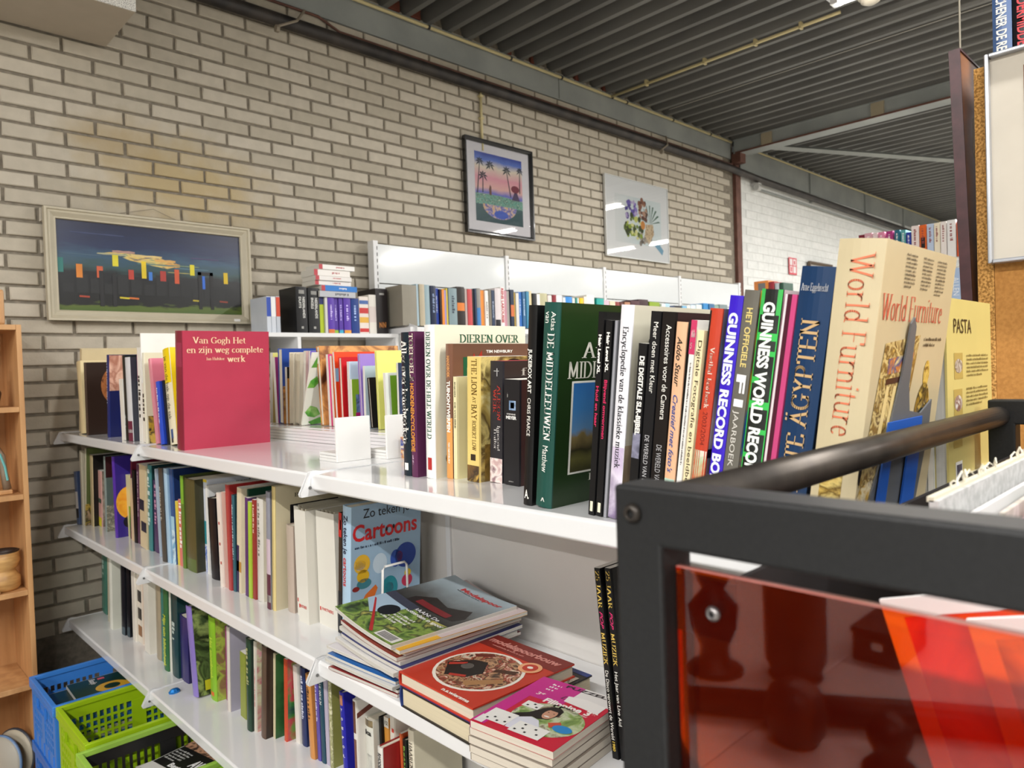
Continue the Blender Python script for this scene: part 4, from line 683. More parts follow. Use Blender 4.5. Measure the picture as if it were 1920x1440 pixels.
 ('MA', 'narrow tan book on the middle shelf between the olive and pale pink ones', 0.8031, 3.313, -0.585, 0.0303, 0.2934, 0.2, 'p', '#1d1a18', '#c8b68e', [], 0.0819, False, None),
 ('MA', 'leaning pale pink book on the middle shelf between the tan and grey-green ones', 0.8245, 3.2721, -0.585, 0.04, 0.2284, 0.2, 'p', ('art', ('#9a8a7a', '#b8a898', '#6a6058', '#8a7c6c'), 14, 4), '#dba9a0', [('sb', 0.0, 0.16, '#e2d23c'), ('sb', 0.42, 0.5, '#4a5a4a')], 0.081, False, None),
 ('MA', 'grey-green pebble book on the middle shelf between the pale pink and purple ones', 0.8108, 3.146, -0.585, 0.0237, 0.2968, 0.21, 'h', '#5d6b66', '#8a9692', [('fb', 0.0, 1, 0.0, 0.35, ('art', ('#a8a08a', '#6a6a5c', '#c8c0aa'), 60, 2)), ('fb', 0.0, 1, 0.72, 1, '#3a1a1c')], 0.0509, False, None),
 ('MA', 'purple book with an orange flower on the middle shelf between grey-green and green cream ones', 0.8047, 2.9896, -0.585, 0.0294, 0.305, 0.22, 'h', '#3a2a86', '#5a36a8', [('fe', 0.0, 0.42, 0.22, 0.62, ('art', ('#e8922a', '#f0b03a', '#c8741c'), 18, 3)), ('fe', 0.1, 0.35, 0.1, 0.26, '#171226')], -0.0168, False, None),
 ('MA', 'thin green and cream book on the middle shelf between the purple and maroon ones', 0.8415, 2.9454, -0.585, 0.0434, 0.2347, 0.2, 'p', '#9a8a3a', '#d6cf9a', [('sb', 0.0, 0.5, '#6aa43a', 0.0, 0.5)], -0.0176, False, None),
 ('MA', 'dark maroon book on the middle shelf between the green cream and tan ones', 0.8355, 2.9269, -0.585, 0.0175, 0.2952, 0.2, 'h', '#6b1f34', '#5a1c30', [], 0.13, False, None),
 ('MA', 'tan small paperback on the middle shelf between the maroon and black ones', 0.8283, 2.8763, -0.585, 0.0303, 0.2291, 0.2, 'p', '#c8a98a', '#d6bc98', [], 0.0449, False, None),
 ('MA', 'solid black book on the middle shelf between the tan and plum ones', 0.8265, 2.8341, -0.585, 0.0317, 0.2638, 0.2, 'h', '#0d0c0d', '#101011', [], 0.0012, False, None),
 ('MA', 'thin plum paperback on the middle shelf between the black and beige ones', 0.8281, 2.8087, -0.585, 0.0245, 0.2891, 0.2, 'p', '#5c2e4a', '#5c3350', [('sd', 0.9, 0.8, 0.4, 0.5, '#c8b8c4')], 0.065, False, None),
 ('MA', 'wide beige spine with dark squares on the middle shelf between the plum and teal ones', 0.8139, 2.6922, -0.585, 0.0656, 0.2934, 0.21, 'p', '#c9b592', '#d2bf9a', [('sb', 0.45, 0.58, '#222238', 0.3, 1), ('sb', 0.2, 0.32, '#222238', 0.0, 0.8)], 0.0729, False, None),
 ('MA', 'teal lettered book on the middle shelf between the beige and dark violet ones', 0.8208, 2.6516, -0.585, 0.0396, 0.2979, 0.2, 'h', '#16363a', '#3b7f82', [('sd', 0.95, 0.9, 0.6, 0.5, '#c8dcd8')], 0.0721, False, None),
 ('MA', 'dark violet book on the middle shelf between the teal and light blue ones', 0.8255, 2.5897, -0.585, 0.0609, 0.2447, 0.2, 'h', '#2a2340', '#46305c', [('sd', 0.95, 0.8, 0.3, 0.5, '#c890b0')], 0.0713, False, None),
 ('MA', 'thin light blue book on the middle shelf between the dark violet and charcoal ones', 0.8125, 2.539, -0.585, 0.0198, 0.2919, 0.2, 'p', '#9db0c6', '#a9bacc', [], -0.0524, False, None),
 ('MA', 'charcoal book on the middle shelf between the light blue and pale blue ones', 0.8001, 2.4552, -0.585, 0.0382, 0.303, 0.2, 'h', '#35333a', '#4a4640', [('sd', 0.8, 0.5, 0.3, 0.5, '#b8b4a8')], -0.017, False, None),
 ('MA', 'pale blue wide spine on the middle shelf between the charcoal and navy sky ones', 0.8035, 2.4251, -0.585, 0.0294, 0.3033, 0.2, 'h', '#8fb0cc', '#a3c2da', [], -0.0176, False, None),
 ('MA', 'navy and sky blue book on the middle shelf between the pale blue and yellow ones', 0.8097, 2.3952, -0.585, 0.029, 0.3038, 0.2, 'p', '#1c2f5c', '#2b4c86', [('sb', 0.0, 0.36, ('art', ('#6aa8c8', '#d8ecf2', '#2f6a94'), 30, 4)), ('sb', 0.36, 0.5, '#a8d0e2')], -0.0153, False, None),
 ('MA', 'thin yellow booklet on the middle shelf between the navy sky and salmon ones', 0.8139, 2.3788, -0.585, 0.0157, 0.203, 0.19, 'p', '#e0c93a', '#e4d04a', [], -0.0163, False, None),
 ('MA', 'salmon spine with white lettering on the middle shelf between the yellow and lime olive ones', 0.8149, 2.3471, -0.585, 0.0308, 0.2106, 0.19, 'p', '#cf5a5a', '#d87468', [('sd', 0.95, 0.9, 0.6, 0.5, '#fbf4ee')], 0.0234, False, None),
 ('MA', 'lime topped olive hardcover on the middle shelf between the salmon and dark olive ones', 0.8123, 2.3214, -0.585, 0.0249, 0.2887, 0.2, 'h', '#4d5a2a', '#5c7a2c', [('sb', 0.7, 1, '#7aa832')], 0.0225, False, None),
 ('MA', 'thick dark olive book on the middle shelf between the lime olive and white teal ones', 0.8158, 2.2407, -0.585, 0.0799, 0.2829, 0.19, 'h', '#3b3a26', '#55502f', [('sb', 0.0, 0.14, '#5a6a34')], 0.0217, False, None),
 ('MA', 'tall white and teal picture book on the middle shelf between dark olive and children ones', 0.8422, 2.2111, -0.585, 0.0288, 0.2827, 0.25, 'p', '#ccd2de', '#d2d8e2', [('sb', 0.3, 0.55, '#2c8a94'), ('sb', 0.0, 0.28, ('art', ('#d4dcf0', '#3a6ac8', '#e8ecf6'), 40, 2)), ('sb', 0.97, 1, '#e0c83a'), ('fd', 0.4, 0.93, 0.3, 0.03, '#55585e', 1)], 0.021, False, None),
 ('MA', 'white children picture book on the middle shelf between the white teal and brown ones', 0.8355, 2.1951, -0.585, 0.0152, 0.2673, 0.22, 'p', '#dcdedf', '#e4e4e0', [('fe', 0.08, 0.3, 0.74, 0.92, '#5c3a26'), ('fe', 0.1, 0.28, 0.7, 0.86, '#d8a98a'), ('fb', 0.03, 0.34, 0.6, 0.72, '#2c6a44'), ('fb', 0.04, 0.34, 0.45, 0.6, '#7a86a0'), ('fe', 0.5, 0.7, 0.78, 0.95, '#3a2a22'), ('fe', 0.52, 0.68, 0.74, 0.89, '#d8a98a'), ('fe', 0.1, 0.4, 0.18, 0.4, '#3b7a4a')], 0.0335, False, None),
 ('MA', 'thin brown patterned book on the middle shelf between the children and black ones', 0.8444, 2.1775, -0.585, 0.0168, 0.2155, 0.19, 'p', '#2c2018', '#4a3828', [('sd', 0.9, 0.8, 0.5, 0.5, '#c8a868')], 0.0325, False, None),
 ('MA', 'thick black book on the middle shelf between the brown and white dots ones', 0.8262, 2.1008, -0.585, 0.0536, 0.2374, 0.17, 'h', '#0c0c12', '#0f0f16', [], -0.0371, False, None),
 ('MA', 'white spine with red dots on the middle shelf between the black and dusty pink ones', 0.8083, 2.0272, -0.585, 0.0204, 0.2653, 0.18, 'p', '#e8dcd4', '#e8dcd2', [('sb', 0.66, 0.69, '#b03a3a', 0.3, 0.7), ('sb', 0.44, 0.47, '#b03a3a', 0.3, 0.7), ('sb', 0.24, 0.27, '#c04a3a', 0.2, 0.6)], -0.0175, False, None),
 ('MA', 'dusty pink paperback on the middle shelf between the white dots and red ones', 0.8132, 2.0002, -0.585, 0.0262, 0.2692, 0.18, 'p', '#b88a82', '#c29a90', [], -0.0082, False, None),
 ('MA', 'narrow red book on the middle shelf between the dusty pink and dark teal ones', 0.8097, 1.9761, -0.585, 0.0176, 0.2929, 0.19, 'p', '#a83030', '#b04040', [], 0.0088, False, None),
 ('MA', 'dark teal lettered book on the middle shelf between the red and cream navy ones', 0.8141, 1.957, -0.585, 0.0183, 0.2668, 0.18, 'h', '#1c3a42', '#2f5a66', [('sd', 0.9, 0.8, 0.4, 0.5, '#a8c4cc')], 0.0464, False, None),
 ('MA', 'cream spine with navy foot on the middle shelf between the dark teal and cream ones', 0.8159, 1.9268, -0.585, 0.0293, 0.2899, 0.18, 'p', '#d9cfb4', '#d8ccb0', [('sb', 0.0, 0.45, '#2a2350', 0.5, 1), ('sb', 0.2, 0.3, '#b8863a')], 0.095, False, None),
 ('MA', 'thin cream paperback on the middle shelf between the cream navy and dark green ones', 0.8252, 1.9165, -0.585, 0.0094, 0.2663, 0.17, 'p', '#d9cfb4', '#e0d8c4', [], 0.0943, False, None),
 ('MA', 'large dark green book on the middle shelf between the cream and purple ones', 0.8261, 1.9082, -0.585, 0.0075, 0.2881, 0.21, 'h', '#12402f', '#12402f', [], 0.0935, False, None),
 ('MA', 'purple thin book on the middle shelf between the dark green and lime ones', 0.8168, 1.8856, -0.585, 0.0183, 0.2675, 0.17, 'p', '#4a2a5c', '#55306a', [], 0.0798, False, None),
 ('MA', 'lime green thin book on the middle shelf between the purple and dark red ones', 0.8161, 1.8628, -0.585, 0.0189, 0.2588, 0.17, 'p', '#9cbc2c', '#a4c43a', [], 0.0675, False, None),
 ('MA', 'dark red book on the middle shelf between the lime and off-white ones', 0.8185, 1.8443, -0.585, 0.0177, 0.266, 0.17, 'p', '#8a2a26', '#943430', [('sd', 0.95, 0.4, 0.4, 0.5, '#e8c8b8')], 0.0667, False, None),
 ('MA', 'off-white book with faint print on the middle shelf between dark red and cream gold ones', 0.8237, 1.8069, -0.585, 0.0365, 0.2716, 0.18, 'h', '#c8c6c0', '#cfccc4', [('sd', 0.95, 0.7, 0.3, 0.5, '#77746c')], 0.0659, False, None),
 ('MA', 'cream and gold book on the middle shelf between the off-white and grey plum ones', 0.8338, 1.7871, -0.585, 0.0189, 0.2754, 0.18, 'p', '#d6c07a', '#dcc88a', [], 0.0652, False, None),
 ('MA', 'grey book with plum foot on the middle shelf between the cream gold and museum ones', 0.8088, 1.7351, -0.585, 0.0221, 0.2988, 0.2, 'h', '#6a6c78', '#8a8c98', [('sb', 0.0, 0.3, '#5a2c3c'), ('sb', 0.06, 0.12, '#e8e4dc'), ('sb', 0.3, 0.6, '#c8b4c0')], 0.0603, False, None),
 ('MA', 'tall cream museum book on the middle shelf between the grey plum and mauve-grey ones', 0.8117, 1.7166, -0.585, 0.0177, 0.3145, 0.235, 'h', '#d2c8aa', '#dac88c', [('sb', 0, 1, '#b49a58', 0.35, 0.42), ('sb', 0, 1, '#b49a58', 0.66, 0.73), ('f', 'BEROEMDE', 'serif', 0.22, 0.9, 0.5, 0.03, '#4a4436'), ('fb', 0.17, 0.75, 0.15, 0.84, '#14141a'), ('f', 'M', 'serif', 0.23, 0.76, 0.16, 0.06, '#e8e4d8')], 0.0735, False, None),
 ('MA', 'slim mauve-grey book on the middle shelf, nearest the camera beside the museum one', 0.8358, 1.6629, -0.585, 0.0353, 0.2171, 0.14, 'h', '#a8988c', '#b5a598', [], 0.0358, False, None),
 ('MC', 'x', 0.8387, 1.4507, -0.585, 0.013, 0.277, 0.2, 'h', '#2a2222', '#33281f', [('sb', 0.8, 1, '#b82a26'), ('sb', 0.86, 0.94, '#e8dcd4', 0.2, 0.6), ('sb', 0.0, 0.35, '#141a22')], 0.0809, False, None),
 ('MC', 'x', 0.841, 1.4155, -0.585, 0.0343, 0.2936, 0.19, 'h', '#9fbdd6', '#a9c6dd', [('s', 'Zo teken je', 'bold', 0.93, 0.3, 0.44, 0.5, '#23304a'), ('s', 'cartoons', 'bold', 0.6, 0.22, 0.44, 0.5, '#c02a2a'), ('f', 'Zo teken je', 'sans', 0.16, 0.9, 0.66, 0.075, '#1e1e24'), ('f', 'Cartoons', 'bold', 0.02, 0.73, 0.92, 0.13, '#cf2326'), ('fd', 0.05, 0.67, 0.88, 0.02, '#23304a', 1), ('fe', 0.475, 0.505, 0.765, 0.8, '#1e1e24', 0.001), ('fe', 0.575, 0.605, 0.775, 0.81, '#1e1e24', 0.001), ('fe', 0.62, 0.93, 0.44, 0.64, '#2f4a9c'), ('fe', 0.55, 0.7, 0.46, 0.6, '#3a5ab0'), ('fe', 0.64, 0.73, 0.5, 0.58, '#b84a6a'), ('fe', 0.3, 0.5, 0.44, 0.6, '#c6d8e6'), ('fe', 0.04, 0.26, 0.47, 0.62, '#e8b83a'), ('fe', 0.05, 0.2, 0.5, 0.58, '#f2ead8'), ('fe', 0.08, 0.25, 0.4, 0.5, '#e0b428'), ('fe', 0.08, 0.28, 0.35, 0.43, '#3f7f8c'), ('fe', 0.02, 0.12, 0.34, 0.38, '#8a2a26'), ('fp', ((0.0, 0.14), (0.1, 0.2), (0.2, 0.3), (0.34, 0.36), (0.37, 0.33), (0.28, 0.2), (0.4, 0.16), (0.36, 0.12), (0.2, 0.12), (0.05, 0.1)), '#d8702a'), ('fe', 0.42, 0.66, 0.2, 0.4, '#2f8f9c'), ('fe', 0.48, 0.6, 0.26, 0.35, '#9fbdd6'), ('fe', 0.72, 0.88, 0.28, 0.38, '#c83a5a'), ('fe', 0.76, 0.86, 0.36, 0.42, '#e8c83a'), ('fe', 0.7, 0.86, 0.22, 0.27, '#2f8f9c'), ('fb', 0.94, 1.0, 0.93, 1.0, '#b82a26'), ('fe', 0.7, 0.84, 0.08, 0.17, '#d8a43a')], 0.082, False, None),
 ('MD', 'x', 0.8372, 0.6663, -0.585, 0.0121, 0.2824, 0.2, 'p', '#0e0e10', '#111113', [('s', '25 JAAR', 'serif', 0.985, 0.2, 0.6, 0.5, '#d8b85a'), ('s', 'POP', 'ital', 0.77, 0.09, 0.5, 0.5, '#c8306a'), ('s', 'MUZIEK', 'serif', 0.66, 0.17, 0.6, 0.5, '#d8b85a'), ('s', 'De Disco verovert de Wereld', 'sans', 0.46, 0.36, 0.5, 0.5, '#e8e6e0'), ('s', '1980', 'bold', 0.09, 0.05, 0.4, 0.5, '#d8b84a')], -0.0866, False, None),
 ('MD', 'x', 0.8407, 0.6536, -0.585, 0.0119, 0.2841, 0.2, 'p', '#0e0e10', '#111113', [('s', '25 JAAR', 'serif', 0.985, 0.2, 0.6, 0.5, '#d8b85a'), ('s', 'POP', 'ital', 0.77, 0.09, 0.5, 0.5, '#c8306a'), ('s', 'MUZIEK', 'serif', 0.66, 0.17, 0.6, 0.5, '#d8b85a'), ('s', 'Het Jaar van Live Aid', 'sans', 0.46, 0.28, 0.5, 0.5, '#e8e6e0')], -0.0705, False, None),
 ('BA', 'slim sea green book on the lower shelf, first from the brick wall', 0.8519, 3.3668, -0.972, 0.0711, 0.3252, 0.2, 'h', '#2f5a50', '#4a8674', [('sd', 0.7, 0.3, 0.4, 0.5, '#bcd8cc')], 0.1311, False, None),
 ('BA', 'cream book on the lower shelf between the sea green and white flower ones', 0.8325, 3.2589, -0.972, 0.0206, 0.3238, 0.2, 'p', '#b8b29a', '#c2bca4', [], 0.1052, False, None),
 ('BA', 'white flower cover book on the lower shelf between the cream and black ones', 0.8142, 3.144, -0.972, 0.0356, 0.312, 0.2, 'h', '#d3d4c6', '#dcdcd0', [('fe', 0.15, 0.8, 0.12, 0.22, ('art', ('#b89ac8', '#d8c8dc', '#7a5a8c'), 30, 2)), ('fb', 0.2, 0.9, 0.3, 0.33, '#7c3a8c')], 0.0747, False, None),
 ('BA', 'black hardcover on the lower shelf between the white flower and slim black ones', 0.828, 3.0351, -0.972, 0.0446, 0.3194, 0.2, 'h', '#15161c', '#1b1c24', [('sb', 0.0, 0.1, '#4a5a62')], 0.0709, False, None),
 ('BA', 'slim black book on the lower shelf between the black and white ones', 0.8345, 2.9977, -0.972, 0.0365, 0.3253, 0.2, 'h', '#121318', '#16171e', [('sb', 0.0, 0.12, '#3a4a52')], 0.086, False, None),
 ('BA', 'thin white booklet on the lower shelf between the slim black and white squares ones', 0.8345, 2.93, -0.972, 0.035, 0.3129, 0.2, 'p', '#ddd8cc', '#e6e0d4', [], 0.0384, False, None),
 ('BA', 'white book with black photo squares on the lower shelf between the white and orange ones', 0.8427, 2.8774, -0.972, 0.0517, 0.3287, 0.2, 'p', '#d8d0c2', '#e2dacb', [('sb', 0.47, 0.6, '#1e1a18', 0.1, 0.9), ('sb', 0.27, 0.4, '#241e18', 0.1, 0.9), ('sb', 0.08, 0.2, '#8a5a2a', 0.1, 0.9)], 0.0378, False, None),
 ('BA', 'orange spine on the lower shelf between the white squares and white photos ones', 0.8557, 2.8526, -0.972, 0.024, 0.3178, 0.2, 'p', '#c47434', '#cc803e', [], 0.0371, False, None),
 ('BA', 'white spine with dark photographs on the lower shelf between the orange and white slim ones', 0.8275, 2.7528, -0.972, 0.0546, 0.3285, 0.2, 'p', ('art', ('#1e2418', '#3a4a2c', '#6a5a4a', '#15150f'), 30, 7), '#e0ddd2', [('fb', 0.0, 0.12, 0.0, 1, '#dcd8cc', 0.0006)], 0.0476, False, None),
 ('BA', 'white slim book on the lower shelf between the white photos and taupe ones', 0.8628, 2.72, -0.972, 0.0319, 0.3342, 0.2, 'p', '#d8d4c8', '#e0dcd0', [], 0.0573, False, None),
 ('BA', 'taupe book on the lower shelf between the white slim and teal ones', 0.8366, 2.6595, -0.972, 0.0483, 0.3124, 0.2, 'h', '#8c8272', '#a0957f', [], 0.0549, False, None),
 ('BA', 'thin teal book on the lower shelf between the taupe and green yellow ones', 0.8374, 2.6394, -0.972, 0.0192, 0.3347, 0.2, 'p', '#2a6a66', '#38807a', [], 0.0654, False, None),
 ('BA', 'green book with yellow lettering on the lower shelf between the teal and white thin ones', 0.8203, 2.5437, -0.972, 0.0399, 0.3157, 0.2, 'h', '#2a5a34', '#2f6a40', [('s', 'Mijn tuin bibliotheek', 'bold', 0.6, 0.56, 0.6, 0.5, '#d8e04a')], 0.0568, False, None),
 ('BA', 'white thin book on the lower shelf between the green yellow and petrol ones', 0.8248, 2.5204, -0.972, 0.0224, 0.3148, 0.2, 'p', '#d8d8cc', '#e0e0d6', [], 0.0635, False, None),
 ('BA', 'dark petrol green book on the lower shelf between the white thin and dark violet ones', 0.8228, 2.4574, -0.972, 0.0571, 0.3313, 0.2, 'h', '#16363a', '#1c4246', [('sd', 0.55, 0.3, 0.4, 0.5, '#b8c8c4')], 0.0466, False, None),
 ('BA', 'dark violet book on the lower shelf between the petrol and lavender ones', 0.8304, 2.3911, -0.972, 0.0654, 0.2119, 0.2, 'h', '#241f50', '#2f2a66', [('f', '7', 'serif', 0.3, 0.75, 0.2, 0.05, '#b8b4d8')], 0.0457, False, None),
 ('BA', 'leaning lavender garden book on the lower shelf between the dark violet and lime ones', 0.8097, 2.2564, -0.972, 0.043, 0.2745, 0.23, 'h', ('art', ('#26301a', '#55683a', '#1c2214', '#8a9a5a', '#3a4a2c'), 16, 3), '#8a78c4', [('fb', 0.1, 0.35, 0.05, 0.16, '#c2bc2a')], -0.1173, False, None),
 ('BA', 'lime green book on the lower shelf between the lavender and magenta ones', 0.8413, 2.193, -0.972, 0.0476, 0.2538, 0.2, 'h', ('art', ('#6a8a2a', '#8a6a4a', '#a8c04a', '#4a5a24'), 18, 4), '#86b82c', [('s', 'Het snoeiboek', 'bold', 0.75, 0.5, 0.4, 0.5, '#c8e04a'), ('sb', 0.05, 0.1, '#d86a2a', 0.3, 0.8)], 0.0194, False, None),
 ('BA', 'magenta slim book on the lower shelf between the lime and white grey ones', 0.8681, 2.1723, -0.972, 0.0199, 0.2266, 0.2, 'h', '#7a2a60', '#963a78', [], 0.0552, False, None),
 ('BA', 'white book with grey cover on the lower shelf between the magenta and short olive ones', 0.8405, 2.0955, -0.972, 0.02, 0.2526, 0.23, 'h', '#a8a4b4', '#d4ccc4', [('fe', 0.3, 0.6, 0.05, 0.4, ('art', ('#4a8a8c', '#8ab4b0', '#c8d8d4'), 40, 2))], 0.0609, False, None),
 ('BA', 'short olive photo book on the lower shelf between the white grey and bottle green ones', 0.8513, 2.0139, -0.972, 0.0368, 0.1907, 0.18, 'p', ('art', ('#5c6a2a', '#8a9a3a', '#3a4420', '#a8b05a'), 20, 6), '#8a9438', [], 0.0618, False, None),
 ('BA', 'dark bottle green book on the lower shelf between the short olive and pink floral ones', 0.8315, 1.9346, -0.972, 0.0284, 0.2581, 0.2, 'h', '#1a3026', '#22402f', [('sd', 0.9, 0.6, 0.5, 0.5, '#a8a878')], 0.0598, False, None),
 ('BA', 'white pink floral book on the lower shelf between the bottle green and dark brown ones', 0.8386, 1.9216, -0.972, 0.0121, 0.2545, 0.2, 'h', ('art', ('#e0a0a8', '#d8d8b0', '#c86a7a', '#f0dcd4'), 16, 5), '#ddd6c8', [('sd', 0.7, 0.6, 0.4, 0.5, '#c0606a')], 0.0688, False, None),
 ('BA', 'dark brown glossy book on the lower shelf between the pink floral and cream green ones', 0.8397, 1.8659, -0.972, 0.0268, 0.2557, 0.2, 'h', '#33271f', '#5c483c', [], 0.0978, False, None),
 ('BA', 'cream edged green book on the lower shelf between the dark brown and tulip ones', 0.859, 1.8485, -0.972, 0.014, 0.2344, 0.2, 'h', '#2c5a30', '#d8cca8', [('fb', 0.0, 1, 0.0, 1, ('art', ('#2c5a30', '#3a6a3a', '#1f4424'), 8, 2))], 0.0858, False, None),
 ('BA', 'thin orange-red tulip book on the lower shelf between the cream green and white thick ones', 0.8719, 1.8099, -0.972, 0.0135, 0.2254, 0.2, 'p', ('art', ('#1c2a44', '#3a7a34', '#b83a4a', '#5aa04a'), 14, 9), '#cc5034', [], 0.0637, False, None),
 ('BA', 'white thick booklet on the lower shelf between the tulip and navy ones', 0.8902, 1.7715, -0.972, 0.0229, 0.2053, 0.2, 'p', '#d8d4cc', '#dedad2', [], -0.0089, False, None),
 ('BA', 'navy title book on the lower shelf between the white thick and tan orange ones', 0.8961, 1.7451, -0.972, 0.0256, 0.2075, 0.2, 'h', '#1c2650', '#22305e', [('sd', 0.9, 0.8, 0.4, 0.5, '#c8cce0')], 0.0136, False, None),
 ('BA', 'tan orange book on the lower shelf between the navy and purple ones', 0.8789, 1.6717, -0.972, 0.0243, 0.2129, 0.2, 'h', '#b87a3c', '#c88a4a', [('sd', 0.9, 0.6, 0.4, 0.5, '#4a2a14')], -0.046, False, None),
 ('BA', 'purple lettered book on the lower shelf between the tan orange and dog ones', 0.8861, 1.6544, -0.972, 0.0165, 0.2108, 0.2, 'h', '#4a3c8c', '#5a4ca0', [('sd', 0.9, 0.6, 0.4, 0.5, '#d8d4ec')], -0.0154, False, None),
 ('BA', 'dark teal dog book on the lower shelf between the purple and lilac ones', 0.8876, 1.6344, -0.972, 0.0192, 0.2157, 0.2, 'h', '#183848', '#1f4658', [('s', 'HONDEN', 'serif', 0.93, 0.25, 0.5, 0.5, '#e0e4e4')], -0.0094, False, None),
 ('BA', 'lilac slim book on the lower shelf between the dog and olive speckled ones', 0.8897, 1.6162, -0.972, 0.0174, 0.2162, 0.2, 'p', '#a8a0b4', '#b4acc0', [], -0.0089, False, None),
 ('BA', 'olive speckled book on the lower shelf between the lilac and spaced blue ones', 0.8897, 1.6009, -0.972, 0.0145, 0.2165, 0.2, 'h', '#8a8a4a', ('art', ('#b8b890', '#8a8a5c', '#d8d4b4'), 90, 3), [], 0.0162, False, None),
 ('BA', 'blue book with spaced yellow-white letters low down between olive speckled and red T ones', 0.8752, 1.5058, -0.972, 0.0191, 0.2189, 0.2, 'h', '#1c1c8c', '#20209c', [('s', 'Y', 'bold', 0.8, 0.4, 0.028, 0.7, '#f4f2ea', 'h'), ('s', 'O', 'bold', 0.7, 0.4, 0.028, 0.7, '#f4f2ea', 'h'), ('s', 'E', 'bold', 0.6, 0.4, 0.028, 0.7, '#f4f2ea', 'h'), ('s', 'P', 'bold', 0.5, 0.4, 0.028, 0.7, '#f4f2ea', 'h'), ('s', 'O', 'bold', 0.4, 0.4, 0.028, 0.7, '#f4f2ea', 'h'), ('s', 'L', 'bold', 0.3, 0.4, 0.028, 0.7, '#f4f2ea', 'h'), ('sb', 0.86, 0.97, '#b87a5a', 0.2, 0.9)], -0.042, False, None),
 ('BA', 'white book with a red T low down between spaced blue and brown stripes ones', 0.9021, 1.4934, -0.972, 0.0116, 0.2028, 0.2, 'p', '#c8c4c0', '#d4d0cc', [('s', 'T', 'black', 0.93, 0.6, 0.05, 0.8, '#c82a2a', 'h'), ('s', 'G', 'bold', 0.85, 0.6, 0.035, 0.8, '#3a3434', 'h')], -0.0216, False, None),
 ('BA', 'white file box with brown stripes low down between red T and cat care ones', 0.8857, 1.4757, -0.972, 0.0169, 0.2093, 0.22, 'p', '#dcd8d0', '#e0dcd4', [('sb', 0.62, 0.98, '#6a4434', 0.35, 0.95), ('sb', 0, 0.55, '#7a5242', 0.35, 0.95), ('fp', ((0.0, 0.8), (0.0, 0.86), (0.5, 1.0), (0.5, 0.93)), '#6a3a30')], 0.001, False, None),
 ('BA', 'white cat care book on the lower shelf between the brown stripes and jet black ones', 0.9074, 1.4423, -0.972, 0.0326, 0.1644, 0.17, 'h', '#c8c8bc', '#d2d2c8', [('sb', 0.9, 1, ('art', ('#4a3a26', '#8a7a5a', '#26201a'), 30, 2)), ('s', 'ka', 'black', 0.78, 0.7, 0.07, 0.85, '#1c1a1a', 'h'), ('fe', 0.2, 0.8, 0.1, 0.4, '#55504a'), ('sb', 0.2, 0.5, ('art', ('#3a3a38', '#a8a8a0', '#d2d2c8'), 20, 5), 0.2, 0.8)], -0.0002, False, None),
 ('BA', 'slim jet black book on the lower shelf between the cat care and orange black ones', 0.9226, 1.4314, -0.972, 0.0101, 0.1707, 0.18, 'h', '#0f0f10', '#121213', [], -0.0014, False, None),
 ('BA', 'orange spine with black lettering on the lower shelf between jet black and red label ones', 0.93, 1.4112, -0.972, 0.0194, 0.1728, 0.19, 'p', '#26401e', '#c88a3a', [('sb', 0.86, 1, '#e0dcd0'), ('s', '12', 'bold', 0.9, 0.6, 0.05, 0.8, '#1c1a1a', 'h')], -0.0026, False, None),
 ('BA', 'white spine with a red label low down between orange black and red dog ones', 0.93, 1.3932, -0.972, 0.0172, 0.1818, 0.2, 'p', '#cfc8bc', '#d6cfc4', [('sb', 0.8, 0.85, '#c83a2a', 0.1, 0.6)], 0.0246, False, None),
 ('BA', 'red dog breed book, white spine low down between red label and orange red ones', 0.884, 1.3735, -0.972, 0.0188, 0.1349, 0.16, 'h', '#8f1f1f', '#e0ddd6', [('s', 'RHODESIAN RIDGEBACK', 'black', 0.9, 0.85, 0.55, 0.5, '#1c1a1a'), ('f', 'RHODESIAN', 'sans', 0.55, 0.78, 0.6, 0.08, '#d8c8c0'), ('f', 'RIDGEBACK', 'sans', 0.55, 0.66, 0.6, 0.08, '#d8c8c0')], 0.0231, False, None),
 ('BA', 'orange red pet book on the lower shelf between the red dog and black green ones', 0.93, 1.3581, -0.972, 0.0083, 0.1531, 0.18, 'p', '#b84a26', '#c05a30', [], -0.0252, False, None),
 ('BA', 'black green lettered book on the lower shelf between the orange red and cream serif ones', 0.93, 1.3426, -0.972, 0.0147, 0.1447, 0.17, 'h', '#141a16', '#171d19', [('sd', 0.9, 0.7, 0.4, 0.5, '#7aa84a')], -0.0033, False, None),
 ('BA', 'cream hardcover with serif lettering low down, nearest the camera beside the black green one', 0.93, 1.3137, -0.972, 0.0208, 0.1757, 0.2, 'h', '#cfc8b0', '#d6cfba', [('s', 'HAAREN', 'serif', 0.84, 0.35, 0.5, 0.5, '#3a362c')], -0.0043, False, None),
]
